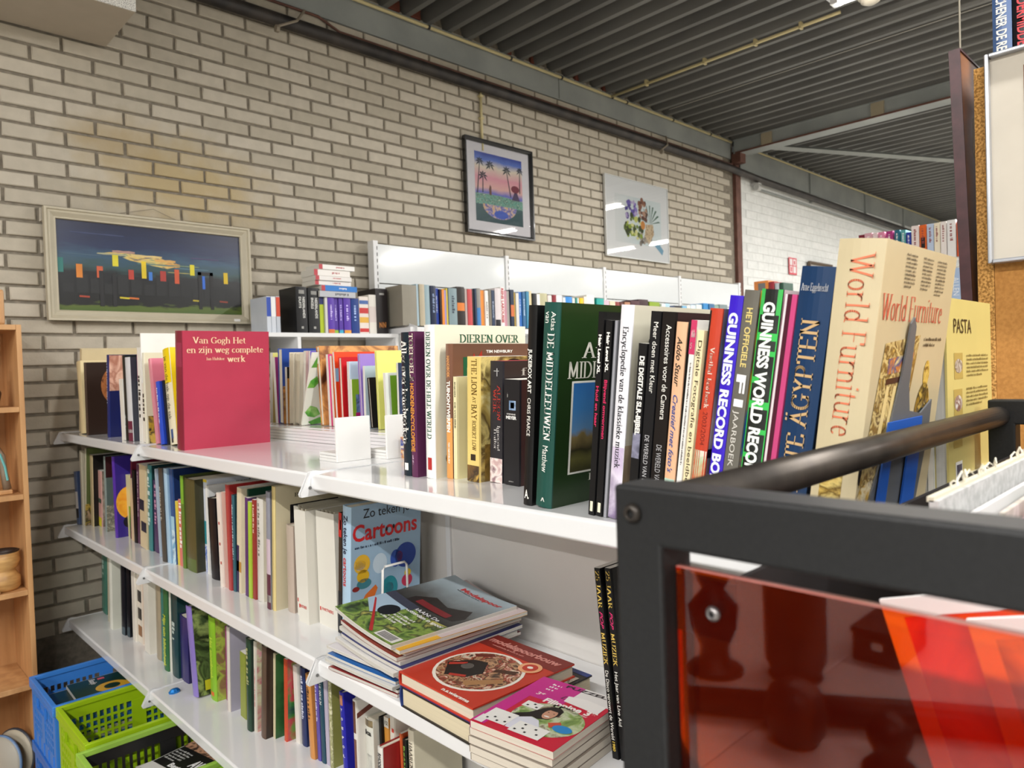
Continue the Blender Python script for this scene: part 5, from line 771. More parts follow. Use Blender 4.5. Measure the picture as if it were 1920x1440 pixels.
WALL_BOOKS = [
 ('grey-beige file book on the wall shelf, leftmost against the grey triangle bracket', 2.317, 3.1, 0.245, 0.0919, 0.2123, '#8a8578', 'paperbacks on the long wall shelf', []),
 ('light blue book on the wall shelf between the grey-beige file and beige ones', 2.3332, 3.1, 0.245, 0.0142, 0.2215, '#a9c0cc', 'paperbacks on the long wall shelf', []),
 ('beige book on the wall shelf between the light blue and pale grey-blue ones', 2.3676, 3.1, 0.245, 0.0325, 0.2209, '#b5aa92', 'paperbacks on the long wall shelf', []),
 ('pale grey-blue book on the wall shelf between the beige and deep navy ones', 2.4091, 3.1, 0.245, 0.0397, 0.2205, '#93aab2', 'paperbacks on the long wall shelf', []),
 ('deep navy book on the wall shelf between the pale grey-blue and royal blue ones', 2.4462, 3.1, 0.245, 0.0364, 0.2174, '#14223f', 'paperbacks on the long wall shelf', [('s', 0.8, '#8aa0c8')]),
 ('royal blue book on the wall shelf between the deep navy and black and maroon ones', 2.4715, 3.1, 0.245, 0.0239, 0.207, '#1f3f9c', 'paperbacks on the long wall shelf', [('s', 0.8, '#c8d4ec')]),
 ('black and maroon book on the wall shelf between the royal blue and bright orange ones', 2.4852, 3.1, 0.245, 0.013, 0.2021, '#2a1418', 'paperbacks on the long wall shelf', []),
 ('bright orange book on the wall shelf between the black and maroon and lavender ones', 2.5053, 3.1, 0.245, 0.0181, 0.2013, '#e08a34', 'paperbacks on the long wall shelf', []),
 ('lavender book on the wall shelf between the bright orange and thin yellow ones', 2.5244, 3.1, 0.245, 0.0172, 0.1992, '#9a92c8', 'paperbacks on the long wall shelf', []),
 ('thin yellow book on the wall shelf between the lavender and wide grey-teal ones', 2.536, 3.1, 0.245, 0.0102, 0.2096, '#e0c848', 'paperbacks on the long wall shelf', []),
 ('wide grey-teal book on the wall shelf between the thin yellow and black with orange ones', 2.5959, 3.1, 0.245, 0.0578, 0.2119, '#7f949a', 'paperbacks on the long wall shelf', [('s', 0.8, '#2b3a4a')]),
 ('black with orange book on the wall shelf between the wide grey-teal and pale rose ones', 2.6563, 3.1, 0.245, 0.0559, 0.2232, '#241c18', 'paperbacks on the long wall shelf', [('b', 0.4, 0.6, '#d87a2a')]),
 ('pale rose book on the wall shelf between the black with orange and coral red ones', 2.674, 3.1, 0.245, 0.016, 0.215, '#b9a9a4', 'paperbacks on the long wall shelf', []),
 ('coral red book on the wall shelf between the pale rose and slim black ones', 2.7083, 3.1, 0.245, 0.0334, 0.2127, '#c24a4c', 'paperbacks on the long wall shelf', []),
 ('slim black book on the wall shelf between the coral red and dark slate ones', 2.7233, 3.1, 0.245, 0.013, 0.2113, '#14161c', 'paperbacks on the long wall shelf', []),
 ('dark slate book on the wall shelf between the slim black and mid grey ones', 2.7411, 3.1, 0.245, 0.0153, 0.2186, '#27364e', 'paperbacks on the long wall shelf', []),
 ('mid grey book on the wall shelf between the dark slate and tangerine ones', 2.7742, 3.1, 0.245, 0.0308, 0.2212, '#8c8a84', 'paperbacks on the long wall shelf', [('b', 0.0, 0.5, '#3a7ab8')]),
 ('tangerine book on the wall shelf between the mid grey and white ones', 2.8027, 3.1, 0.245, 0.0267, 0.2122, '#e08c38', 'paperbacks on the long wall shelf', []),
 ('white book on the wall shelf between the tangerine and taupe ones', 2.8295, 3.1, 0.245, 0.0247, 0.2112, '#ece8e2', 'paperbacks on the long wall shelf', [('s', 0.7, '#26262a')]),
 ('taupe book on the wall shelf between the white and steel navy ones', 2.8525, 3.1, 0.245, 0.0204, 0.2192, '#7a7468', 'paperbacks on the long wall shelf', []),
 ('steel navy book on the wall shelf between the taupe and rose-white ones', 2.8773, 3.1, 0.245, 0.0228, 0.2154, '#2c3c56', 'paperbacks on the long wall shelf', [('s', 0.7, '#b8c4d8')]),
 ('rose-white book on the wall shelf between the steel navy and red-lettered white ones', 2.9217, 3.1, 0.245, 0.0416, 0.2285, '#d8d0d2', 'paperbacks on the long wall shelf', [('b', 0, 0.2, '#16161c')]),
 ('red-lettered white book on the wall shelf between the rose-white and dusty pink ones', 2.9548, 3.1, 0.245, 0.0304, 0.2376, '#e8e4e2', 'paperbacks on the long wall shelf', [('t', 'RENS LAROUSSE', '#b02430')]),
 ('dusty pink book on the wall shelf between the red-lettered white and stone grey ones', 2.9798, 3.1, 0.245, 0.0236, 0.2189, '#c08a98', 'paperbacks on the long wall shelf', []),
 ('stone grey book on the wall shelf between the dusty pink and navy orange ones', 3.0059, 3.1, 0.245, 0.0238, 0.2185, '#a09c96', 'paperbacks on the long wall shelf', []),
 ('navy orange book on the wall shelf between the stone grey and ochre ones', 3.0375, 3.1, 0.245, 0.0288, 0.2267, '#1c2a44', 'paperbacks on the long wall shelf', [('b', 0.3, 0.6, '#c86a3a')]),
 ('ochre book on the wall shelf between the navy orange and ivory ones', 3.0537, 3.1, 0.245, 0.0145, 0.2128, '#b89a3c', 'paperbacks on the long wall shelf', []),
 ('ivory book on the wall shelf between the ochre and cobalt blue ones', 3.0803, 3.1, 0.245, 0.0244, 0.2102, '#d8d6d0', 'paperbacks on the long wall shelf', []),
 ('cobalt blue book on the wall shelf between the ivory and steel blue ones', 3.1101, 3.1, 0.245, 0.0271, 0.2176, '#2a6ab8', 'paperbacks on the long wall shelf', [('s', 0.8, '#c8dcf0')]),
 ('steel blue book on the wall shelf between the cobalt blue and sea blue ones', 3.1375, 3.1, 0.245, 0.0248, 0.2199, '#3a6a94', 'paperbacks on the long wall shelf', [('s', 0.8, '#c8dcf0')]),
 ('sea blue book on the wall shelf, behind the white jacketed animal book', 3.1651, 3.1, 0.245, 0.025, 0.223, '#3f86a8', 'paperbacks on the long wall shelf', []),
 ('sandy book far along the wall shelf, above the black jukebox book', 3.1972, 3.1, 0.245, 0.0354, 0.2279, '#d8caa0', 'paperbacks at the far end of the wall shelf', []),
 ('coal black book far along the wall shelf between the sandy and chalk white ones', 3.2335, 3.1, 0.245, 0.0332, 0.2139, '#26282c', 'paperbacks at the far end of the wall shelf', []),
 ('chalk white book far along the wall shelf between the coal black and khaki beige ones', 3.2643, 3.1, 0.245, 0.0284, 0.2121, '#ece8e4', 'paperbacks at the far end of the wall shelf', []),
 ('khaki beige book far along the wall shelf between the chalk white and blush white ones', 3.3327, 3.1, 0.245, 0.0655, 0.219, '#b8b490', 'paperbacks at the far end of the wall shelf', []),
 ('blush white book far along the wall shelf between the khaki beige and crimson edged ones', 3.3747, 3.1, 0.245, 0.0373, 0.2097, '#e8dcd8', 'paperbacks at the far end of the wall shelf', []),
 ('crimson edged book far along the wall shelf between the blush white and plain white ones', 3.4099, 3.1, 0.245, 0.0324, 0.2134, '#8a2a36', 'paperbacks at the far end of the wall shelf', []),
 ('plain white book far along the wall shelf between the crimson edged and silver ones', 3.47, 3.1, 0.245, 0.0575, 0.2132, '#e6e6e6', 'paperbacks at the far end of the wall shelf', []),
 ('silver book far along the wall shelf between the plain white and azure ones', 3.4998, 3.1, 0.245, 0.0277, 0.2022, '#cfd4d8', 'paperbacks at the far end of the wall shelf', []),
 ('azure book far along the wall shelf between the silver and cream ones', 3.5676, 3.1, 0.245, 0.0634, 0.2082, '#2f86d0', 'paperbacks at the far end of the wall shelf', []),
 ('cream book far along the wall shelf between the azure and thin teal ones', 3.5957, 3.1, 0.245, 0.0257, 0.2019, '#e4e0d4', 'paperbacks at the far end of the wall shelf', []),
 ('thin teal book far along the wall shelf between the cream and light grey ones', 3.6159, 3.1, 0.245, 0.0173, 0.205, '#2f8a86', 'paperbacks at the far end of the wall shelf', []),
 ('light grey book far along the wall shelf between the thin teal and golden yellow ones', 3.639, 3.1, 0.245, 0.0203, 0.204, '#dcdcd6', 'paperbacks at the far end of the wall shelf', []),
 ('golden yellow book far along the wall shelf between the light grey and eggshell ones', 3.6798, 3.1, 0.245, 0.038, 0.205, '#f0c22a', 'paperbacks at the far end of the wall shelf', []),
 ('eggshell book far along the wall shelf between the golden yellow and tall ivory ones', 3.7128, 3.1, 0.245, 0.0295, 0.2163, '#e8dccc', 'paperbacks at the far end of the wall shelf', []),
 ('tall ivory book far along the wall shelf between the eggshell and wide teal ones', 3.7943, 3.1, 0.245, 0.0781, 0.2293, '#ece8de', 'paperbacks at the far end of the wall shelf', []),
 ('wide teal book far along the wall shelf between the tall ivory and pale pink ones', 3.8886, 3.1, 0.245, 0.0771, 0.2105, '#1f9c94', 'paperbacks at the far end of the wall shelf', []),
 ('pale pink book far along the wall shelf between the wide teal and parchment ones', 3.9508, 3.1, 0.245, 0.0567, 0.2004, '#d8b4c4', 'paperbacks at the far end of the wall shelf', []),
 ('parchment book far along the wall shelf between the pale pink and brick red ones', 4.0146, 3.1, 0.245, 0.0609, 0.197, '#d8ccb0', 'paperbacks at the far end of the wall shelf', []),
 ('brick red book far along the wall shelf between the parchment and chestnut ones', 4.0698, 3.1, 0.245, 0.0489, 0.1967, '#8a3a38', 'paperbacks at the far end of the wall shelf', []),
 ('chestnut book far along the wall shelf between the brick red and tan brown ones', 4.1158, 3.1, 0.245, 0.0429, 0.1958, '#5a3028', 'paperbacks at the far end of the wall shelf', []),
 ('tan brown book far along the wall shelf between the chestnut and aubergine ones', 4.1829, 3.1, 0.245, 0.0637, 0.1976, '#a87a5c', 'paperbacks at the far end of the wall shelf', []),
 ('aubergine book far along the wall shelf between the tan brown and dark brown ones', 4.2932, 3.1, 0.245, 0.1031, 0.2107, '#4a2a30', 'paperbacks at the far end of the wall shelf', []),
 ('dark brown book far along the wall shelf between the aubergine and lime olive ones', 4.4142, 3.1, 0.245, 0.1169, 0.2255, '#3a2228', 'paperbacks at the far end of the wall shelf', []),
 ('lime olive book far along the wall shelf between the dark brown and mint white ones', 4.5598, 3.1, 0.245, 0.1286, 0.2122, '#86a02c', 'paperbacks at the far end of the wall shelf', []),
 ('mint white book far along the wall shelf between the lime olive and ice blue ones', 4.6193, 3.1, 0.245, 0.049, 0.2028, '#e4ece8', 'paperbacks at the far end of the wall shelf', []),
 ('ice blue book far along the wall shelf between the mint white and ink blue ones', 4.6845, 3.1, 0.245, 0.0612, 0.207, '#a8cce0', 'paperbacks at the far end of the wall shelf', []),
 ('ink blue book far along the wall shelf between the ice blue and anthracite ones', 4.7497, 3.1, 0.245, 0.0584, 0.1911, '#1c3a64', 'paperbacks at the far end of the wall shelf', []),
 ('anthracite book far along the wall shelf between the ink blue and sky ones', 4.8491, 3.1, 0.245, 0.0954, 0.1966, '#2a2c34', 'paperbacks at the far end of the wall shelf', []),
 ('sky book far along the wall shelf between the anthracite and bone white ones', 4.9179, 3.1, 0.245, 0.0609, 0.1971, '#7ab4d8', 'paperbacks at the far end of the wall shelf', []),
 ('bone white book far along the wall shelf between the sky and frost blue ones', 4.9718, 3.1, 0.245, 0.0453, 0.2075, '#e8e4da', 'paperbacks at the far end of the wall shelf', []),
 ('frost blue book far along the wall shelf between the bone white and ash white ones', 5.0556, 3.1, 0.245, 0.0713, 0.2096, '#cfe0ea', 'paperbacks at the far end of the wall shelf', []),
 ('ash white book far along the wall shelf between the frost blue and bright blue ones', 5.1413, 3.1, 0.245, 0.0812, 0.217, '#d4dcd8', 'paperbacks at the far end of the wall shelf', []),
 ('bright blue book far along the wall shelf between the ash white and denim blue ones', 5.2378, 3.1, 0.245, 0.0744, 0.2301, '#2f86c4', 'paperbacks at the far end of the wall shelf', []),
 ('denim blue book far along the wall shelf between the bright blue and sage ones', 5.3224, 3.1, 0.245, 0.0804, 0.2285, '#3a6a94', 'paperbacks at the far end of the wall shelf', []),
 ('sage book far along the wall shelf between the denim blue and slate grey ones', 5.4084, 3.1, 0.245, 0.082, 0.2223, '#86a094', 'paperbacks at the far end of the wall shelf', []),
 ('slate grey book far along the wall shelf, above the orange football yearbook', 5.5394, 3.1, 0.245, 0.1261, 0.2303, '#7a8a8c', 'paperbacks at the far end of the wall shelf', []),
]
CORNER_BOOKS = [
 ('blue-topped grey book on the corner unit, leftmost of all', 1.5498, 3.2, 0.205, 0.0212, 0.1695, '#c9cfd8', 'dictionaries on the corner unit', [('b', 0.45, 0.98, '#2a4aa8')]),
 ('grey flag book on the corner unit between the blue-topped grey and grey red-topped ones', 1.574, 3.2, 0.205, 0.0228, 0.1706, '#c9cfd8', 'dictionaries on the corner unit', [('b', 0.45, 0.98, '#e8e8e8')]),
 ('grey red-topped book on the corner unit, beside the black dictionary', 1.5955, 3.2, 0.205, 0.0201, 0.1717, '#b9bfc8', 'dictionaries on the corner unit', [('b', 0.45, 0.98, '#c8442a')]),
 ('thick black dictionary book on the corner unit, left of the stacked white books', 1.7372, 3.2, 0.205, 0.0566, 0.2239, '#1a1b1e', 'dictionaries on the corner unit', [('s2', '#d8d8d4')]),
 ('second thick black dictionary book on corner unit between thick black dictionary and lime navy-topped ones', 1.8033, 3.2, 0.205, 0.0602, 0.2211, '#1a1b1e', 'dictionaries on the corner unit', [('s2', '#d8d8d4')]),
 ('lime navy-topped book on corner unit between second thick black dictionary and slim grey ones', 1.8291, 3.2, 0.205, 0.0252, 0.1792, '#b4c82a', 'dictionaries on the corner unit', [('b', 0.8, 1, '#1c2460')]),
 ('slim grey book on the corner unit between the lime navy-topped and violet ones', 1.8449, 3.2, 0.205, 0.0143, 0.179, '#d0d0cc', 'dictionaries on the corner unit', []),
 ('violet book on the corner unit between the slim grey and slim violet ones', 1.881, 3.2, 0.205, 0.0345, 0.1783, '#5a3aa8', 'dictionaries on the corner unit', [('s', 0.8, '#c8b8f0'), ('b', 0, 0.12, '#d8783a')]),
 ('slim violet book on the corner unit between the violet and narrow violet ones', 1.9069, 3.2, 0.205, 0.0244, 0.1785, '#52349c', 'dictionaries on the corner unit', [('s', 0.8, '#c8b8f0'), ('b', 0, 0.1, '#9ac83a')]),
 ('narrow violet book on the corner unit between the slim violet and wide violet ones', 1.9315, 3.2, 0.205, 0.023, 0.1796, '#52349c', 'dictionaries on the corner unit', [('s', 0.8, '#c8b8f0'), ('b', 0, 0.1, '#3aa8c8')]),
 ('wide violet book on the corner unit between the narrow violet and dark navy ones', 1.9747, 3.2, 0.205, 0.0399, 0.1808, '#5a3aa8', 'dictionaries on the corner unit', [('s', 0.8, '#c8b8f0'), ('b', 0, 0.1, '#e8a03a')]),
 ('dark navy book on the corner unit between the wide violet and patterned white ones', 2.0219, 3.2, 0.205, 0.044, 0.1798, '#1c3c84', 'dictionaries on the corner unit', [('s', 0.8, '#a8c0ec')]),
 ('patterned white book on the corner unit between the dark navy and white red-edged ones', 2.081, 3.2, 0.205, 0.0552, 0.1907, '#e6dcd4', 'dictionaries on the corner unit', [('b', 0.8, 0.9, '#4a6aa8'), ('b', 0.55, 0.7, '#c83a3a'), ('b', 0.3, 0.45, '#e0b04a'), ('b', 0.05, 0.15, '#c83a3a')]),
 ('white red-edged book on the corner unit between the patterned white and black wide ones', 2.1271, 3.2, 0.205, 0.0422, 0.203, '#e4e0d8', 'dictionaries on the corner unit', [('b', 0.3, 0.7, '#d8ccc8')]),
 ('black wide book on the corner unit, beside the glossy panels', 2.206, 3.2, 0.205, 0.0738, 0.239, '#221c1e', 'dictionaries on the corner unit', [('nn', '#c8803a')]),
]
# ---------------------------------------------------------------- rows of books
SPECIAL = {}
LB = {'VG': ['big raspberry red art book standing face out on the top shelf'], 'WF': ['large cream furniture book, tallest on the top shelf, red title'],
      'CART': ['red and black book squeezed between the white file boxes and a pale blue book', 'pale blue cartoon drawing book standing by the magazine pile'],
      '25': ['black music yearbook leaning beside the cart post, left of its twin', 'black music yearbook half hidden by the cart post, right of its twin']}
cnt = {}
for (rn, lab, x, y, z, t, h, d, kind, cc, sc, ops, lean, rev, pg) in BOOKS:
    grp = GROUPS[rn]
    if lab == 'x':
        k = cnt.get(grp, 0); cnt[grp] = k+1; lab = LB[grp][k]; grp = 'black music yearbooks' if grp == '25' else None
    d2 = d if rev else min(d, GB-.016-x-(.0 if z > -.3 else .004))
    if rn == 'TE': ops = list(ops)+[
        ('fd', .26, .965, .14, .0075, '#4a4438', 9), ('fd', .49, .965, .14, .0075, '#4a4438', 9), ('fd', .70, .965, .14, .0075, '#4a4438', 10),
        ('fd', .64, .69, .26, .012, '#3a3428', 2), ('fp', ((.13, .68), (.58, .71), (.46, .26), (.02, .22)), ('art', ('#b8974a', '#7a5a24', '#e0c886', '#5a4016', '#c8a85a'), 60, 2)),
        ('fp', ((.19, .63), (.52, .65), (.50, .59), (.19, .58)), ('art', ('#d8c48c', '#3a4a7a', '#c87a2a', '#e8d8a8'), 50, 6), .0008), ('fp', ((.20, .54), (.24, .54), (.19, .32), (.14, .32)), '#e0c88a', .0009), ('fp', ((.29, .54), (.33, .54), (.28, .32), (.23, .32)), '#e0c88a', .0009), ('fp', ((.38, .54), (.42, .54), (.36, .32), (.31, .32)), '#e0c88a', .0009),
        ('fp', ((.19, .565), (.5, .575), (.49, .555), (.18, .545)), '#4a2a1a', .0009), ('fe', .63, .85, .3, .54, ('art', ('#b8902e', '#2a2416', '#d8b450'), 70, 5)), ('fe', .70, .79, .52, .62, ('art', ('#b8902e', '#e0c060', '#6a4c14'), 90, 5)),
        ('fe', .67, .79, .34, .45, '#1c241c', .0008), ('fe', -.0, .24, .04, .24, ('art', ('#2a2218', '#c8a24a', '#e8dcb8', '#6a4c22'), 60, 1)), ('fe', .0, .1, .22, .30, '#2a2420')]
    book(lab, x, y, z+ZC, t, h, d2, kind, cc, sc, ops, lean, group=grp, rev=rev, pg=pg)
def decor(ops, rng):
    out = []
    for o in ops:
        if o[0] == 's': out.append(('sd', o[1], .62, .34, .5, o[2]))
        elif o[0] == 'b': out.append(('sb', o[1], o[2], o[3]))
        elif o[0] == 't': out.append(('s', o[1], 'black', .97, .85, .6, .5, o[2]))
        elif o[0] == 's2': out += [('s', 'NEDERLANDS', 'bold', .78, .45, .22, .32, o[1]), ('s', 'DUITS' if 'second' not in lab else 'ENGELS', 'bold', .78, .24, .22, .66, o[1]), ('sb', .85, .93, '#8a8a86', .25, .75), ('sb', .1, .15, '#9a9a96', .4, .6)]
        elif o[0] == 'nn': out += [('s', 'NN', 'serif', .14, .62, .12, .8, o[1], 'h'), ('sb', .86, .9, '#9a9a96', .3, .7)]
    return out
for (lab, x, y, z, t, h, col, grp, ops) in WALL_BOOKS+CORNER_BOOKS:
    rg = random.Random(int(x*1e4)); h2 = h
    book(lab, x, y+rg.uniform(0, .012), z+ZC, t, h2, .15 if y < 3.15 else .17, 'h' if t > .03 else 'p', col, col, decor(ops, rg), rz=math.pi/2, group=grp)
# cover of the black dictionary seen from its side
# stack of white paperbacks on the violet dictionaries
for i, (zb, t, dx, dy, col, lab) in enumerate([
    (.384, .030, 0, 0, '#b9bcc2', 'grey paperback, lowest of the lying pile on the dictionaries'), (.4145, .028, .012, .004, '#2a78c8', 'bright blue paperback lying above the grey one in the pile'),
    (.443, .022, -.018, .01, '#e6e3e0', 'white paperback directly on the blue one in the lying pile'), (.4655, .022, -.02, .0, '#e6e3e0', 'white paperback third from the top of the lying pile'),
    (.488, .031, -.024, .006, '#e9e6e2', 'thickest white paperback, second from the top of the lying pile'), (.5195, .024, .0, .0, '#ecebe7', 'white paperback on the very top of the lying pile')]):
    b = book(lab, 1.80+dx, 3.20+dy, zb+ZC, t, .2, .13, 'p', col, col, [('sd', .7, .3, .3, .5, '#b03038' if i > 1 else '#e8e8e8'), ('sb', .0, .1, '#b83a44')] if i != 0 else [('sd', .8, .5, .4, .5, '#55585e')], rz=0, group='paperbacks lying on the dictionaries')
    b.rotation_euler = (math.pi/2, 0, 0)      # lying: spine handled below
    b.rotation_euler = Matrix(((0, 0, 1), (1, 0, 0), (0, 1, 0))).to_euler()   # local x->Y, y->Z, z->X
    b.location = (1.80+dx, 3.19+dy, zb+ZC)
# leaf-patterned cover leaning behind the top shelf
b = book('white cover with green leaves, leaning behind the top shelf', 1.128, 2.146, -.158+ZC, .006, .245, .2, 'p', '#e4e6da', '#e4e6da',
         [('fp', ((.02, .18), (.1, .27), (.22, .24), (.3, .14), (.2, .1), (.08, .12)), ('art', ('#3f8a2e', '#6ab04a', '#9cc878'), 30, 1)), ('fp', ((.1, .04), (.3, .1), (.42, .07), (.34, .01), (.16, .0)), ('art', ('#3f8a2e', '#6ab04a'), 30, 2)), ('fp', ((.0, .52), (.04, .62), (.14, .68), (.2, .6), (.12, .52)), ('art', ('#4a9a34', '#8ac25a'), 30, 3)), ('fp', ((.02, .8), (.1, .95), (.12, .8)), '#5a9a3a')], lean=.36, rev=True, group='books facing the other side behind the top shelf')
# ---------------------------------------------------------------- far side: yellow pasta book, bookends
book('pale yellow pasta cookbook with its back cover outwards, near the cart rail', 1.03, .276, -.19+ZC, .018, .262, .215, 'h', '#cdbf78', '#cdbf78',
     [('f', 'PASTA', 'sans', .14, .83, .38, .075, '#2b2618'), ('fb', .14, .32, .60, .73, '#b09a54'), ('fe', .15, .31, .63, .70, ('art', ('#d8d4cc', '#6a5a44', '#efece6'), 60, 1)), ('fd', .4, .71, .5, .012, '#6a5c30', 6),
      ('fb', .12, .30, .42, .55, '#b09a54'), ('fe', .13, .29, .44, .52, ('art', ('#d8d4cc', '#7a4a34', '#efece6'), 60, 4)), ('fd', .38, .54, .5, .012, '#6a5c30', 5), ('fb', .1, .28, .26, .36, '#b09a54'), ('fb', .13, .27, .08, .19, '#e8e6e0')]
     + [('fb', .15+.012*k, .155+.012*k+(.003 if k % 3 else .0), .09, .175, '#3a3450', .0006) for k in range(9)], rev=True, pg='#c9c9c6')
for i, (xx, yy, lab) in enumerate([(.975, .292, 'thin grey-paged booklet left of the pasta cookbook'), (.99, .300, 'limp white booklet behind the grey bookend')]):
    book(lab, xx+.05, yy+.004*i, -.19+ZC, .007, .25-.01*i, .2, 'p', '#c4c4c0', '#c4c4c0', [], rev=True, group=None)
def bookend(lab, col, pts, y, lean, name='bookend', inner=None, xf=(.78, .93), zb=-.2):
    e = thing(name, lab, 'bookend', (0, y, zb+ZC))
    m = mat(col, .45, name='painted_sheet_metal')
    MB().prism([(a, b-zb) for a, b in pts], 1, 0, .0018).obj('upright_plate', m, e).rotation_euler = (lean, 0, 0)
    MB().box(xf[0], xf[1], -.02, 0, .0003, .0015).obj('foot_plate', m, e)
    return e
bookend('grey metal bookend with a tall curved horn against the furniture book', '#5d6064', [(0.772, -.199), (0.780, -.143), (0.804, -.092), (0.825, -.019), (0.832, .036), (0.840, .043), (0.849, .033), (0.852, -.031), (0.865, -.059), (0.904, -.064), (0.938, -.05), (0.942, -.086), (0.926, -.199)], .290, .15)
bookend('blue metal bookend with an arched opening standing in front of the grey one', '#1c56b0', [(.789, -.199), (.795, -.067), (.9, -.067), (.908, -.112), (.912, -.199), (.895, -.199), (.868, -.165), (.868, -.102), (.817, -.099), (.817, -.199)], .2865, .15, xf=(.79, .81))
for i, (x0, x1, y) in enumerate([(.852, .941, 1.462), (.953, 1.045, 1.41)]):
    e = thing('bookend', ['white bookend standing alone on the empty part of the top shelf', 'white bookend half hidden behind the navy craft book'][i], 'bookend', (x0, y, -.2+ZC), -.03)
    m = mat('#e4e3e0', .4, name='white_lacquer', var=.02)
    MB().box(0, x1-x0, 0, .007, 0, .102).obj('upright_plate', m, e, bevel=.0015)
    MB().box(0, x1-x0, .007, .085, 0, .007).obj('foot_plate', m, e, bevel=.001)
    for k in range(2): MB().box(.001, x1-x0-.001, .008, .084, .0075+.007*k, .0135+.007*k).obj('slat', m, e)
e = thing('printed_card', 'small blue and white figure printed card behind the second bookend', 'card', (.985, 1.398, -.2+ZC))
MB().box(0, .03, 0, .003, 0, .05).obj('card', art(['#e8d8c0', '#2f4a9c', '#e0a04a', '#efe8dc'], 50, 3), e)
e.name = 'printed_card'
# white wire book support in front of the cartoon book
e = thing('wire_bookend', 'white wire book support in front of the pale blue cartoon book', 'bookend', (0, 0, ZC))
MB().tube([(.905, 1.385, -.583), (.912, 1.385, -.445), (.918, 1.385, -.438), (.972, 1.385, -.438), (.978, 1.385, -.445), (.978, 1.385, -.583)], .0028, 8).obj('wire_loop', mat('#dcdad6', .35, name='white_wire'), e, smooth=True)
MB().tube([(.905, 1.385, -.583), (.905, 1.33, -.582), (.978, 1.33, -.582), (.978, 1.385, -.583)], .0025, 8).obj('wire_foot', mat('#dcdad6', .35, name='white_wire'), e, smooth=True)
# three white file boxes full of magazines
for i, (xb, y0, y1) in enumerate([(.838, 1.612, 1.652), (.818, 1.558, 1.606), (.842, 1.470, 1.552)]):
    e = thing('file_box', ['white card file box, furthest left of the three on the middle shelf', 'white card file box in the middle of the three on the middle shelf', 'widest white card file box next to the cartoon book'][i], 'box', (xb, y0, -.585+ZC), 0, 'file boxes on the middle shelf')
    T = y1-y0; m = mat('#d8d5cb', .6, name='white_board', var=.03); H = .268
    MB().box(0, .002, 0, T, 0, H).obj('front', m, e); MB().box(.002, .23, 0, .002, 0, H).obj('side', m, e); MB().box(.002, .23, T-.002, T, 0, H).obj('side', m, e)
    MB().box(.002, .23, .002, T-.002, 0, .002).obj('bottom', m, e); MB().box(.228, .23, .002, T-.002, .002, H).obj('back', m, e)
    k = int((T-.006)/.0045)
    for j in range(k): MB().box(.004, .222, .003+j*.0045, .003+j*.0045+.0036, .003, H+.0-.004*((j*7) % 4)+.004).obj('magazine', mat(['#b8b2a0', '#8a8068', '#6a6250', '#a89c84'][j % 4], .6, name='paper'), e)
    text(e, 'PARTNERSHIP' if 0 else 'PARTNERS', (0, T*.82, .035), (0, -1, 0), (0, 0, 1), .007, T*.62, mat('#c03a34', .5, name='ink'), 'bold', 'label')
    patch(e, (0, T*.95, .033), (0, -1, 0), (0, 0, 1), .006, .009, mat('#c03a34', .5, name='ink'), 'emblem')
# ---------------------------------------------------------------- lying books and magazines on the middle shelf
def bend(root, d, amp):
    """magazines in a pile ride up on their thicker stapled backs: lift the spine side of every part"""
    for o in [c for c in bpy.data.objects if c.parent == root]:
        bm = bmesh.new(); bm.from_mesh(o.data)
        for k in range(1, 10): bmesh.ops.bisect_plane(bm, geom=bm.verts[:]+bm.edges[:]+bm.faces[:], plane_co=(d*k/10, 0, 0), plane_no=(1, 0, 0))
        for v in bm.verts: v.co.y -= amp*max(0, 1-v.co.x/d)**2.0
        bm.to_mesh(o.data); bm.free()
SH = -.585+ZC
mz = SH; rg = random.Random(3)
tops = {0: '#8a2226', 1: '#1d1f22', 2: '#d8d8d4', 3: '#2a6ab0', 4: '#33302c', 5: '#e2dfe2', 6: '#7a3038', 7: '#e2e0dc', 8: '#2a2f6a', 9: '#c8c4bc', 10: '#8a3a30', 11: '#3a3a3c', 12: '#e0a81c', 13: '#efeee8'}
names13 = ['dark red cornered', 'black covered', 'pale grey', 'blue edged', 'charcoal', 'white notice covered', 'maroon edged', 'cream', 'navy edged', 'light grey', 'rust edged', 'dark grey', 'yellow banded']
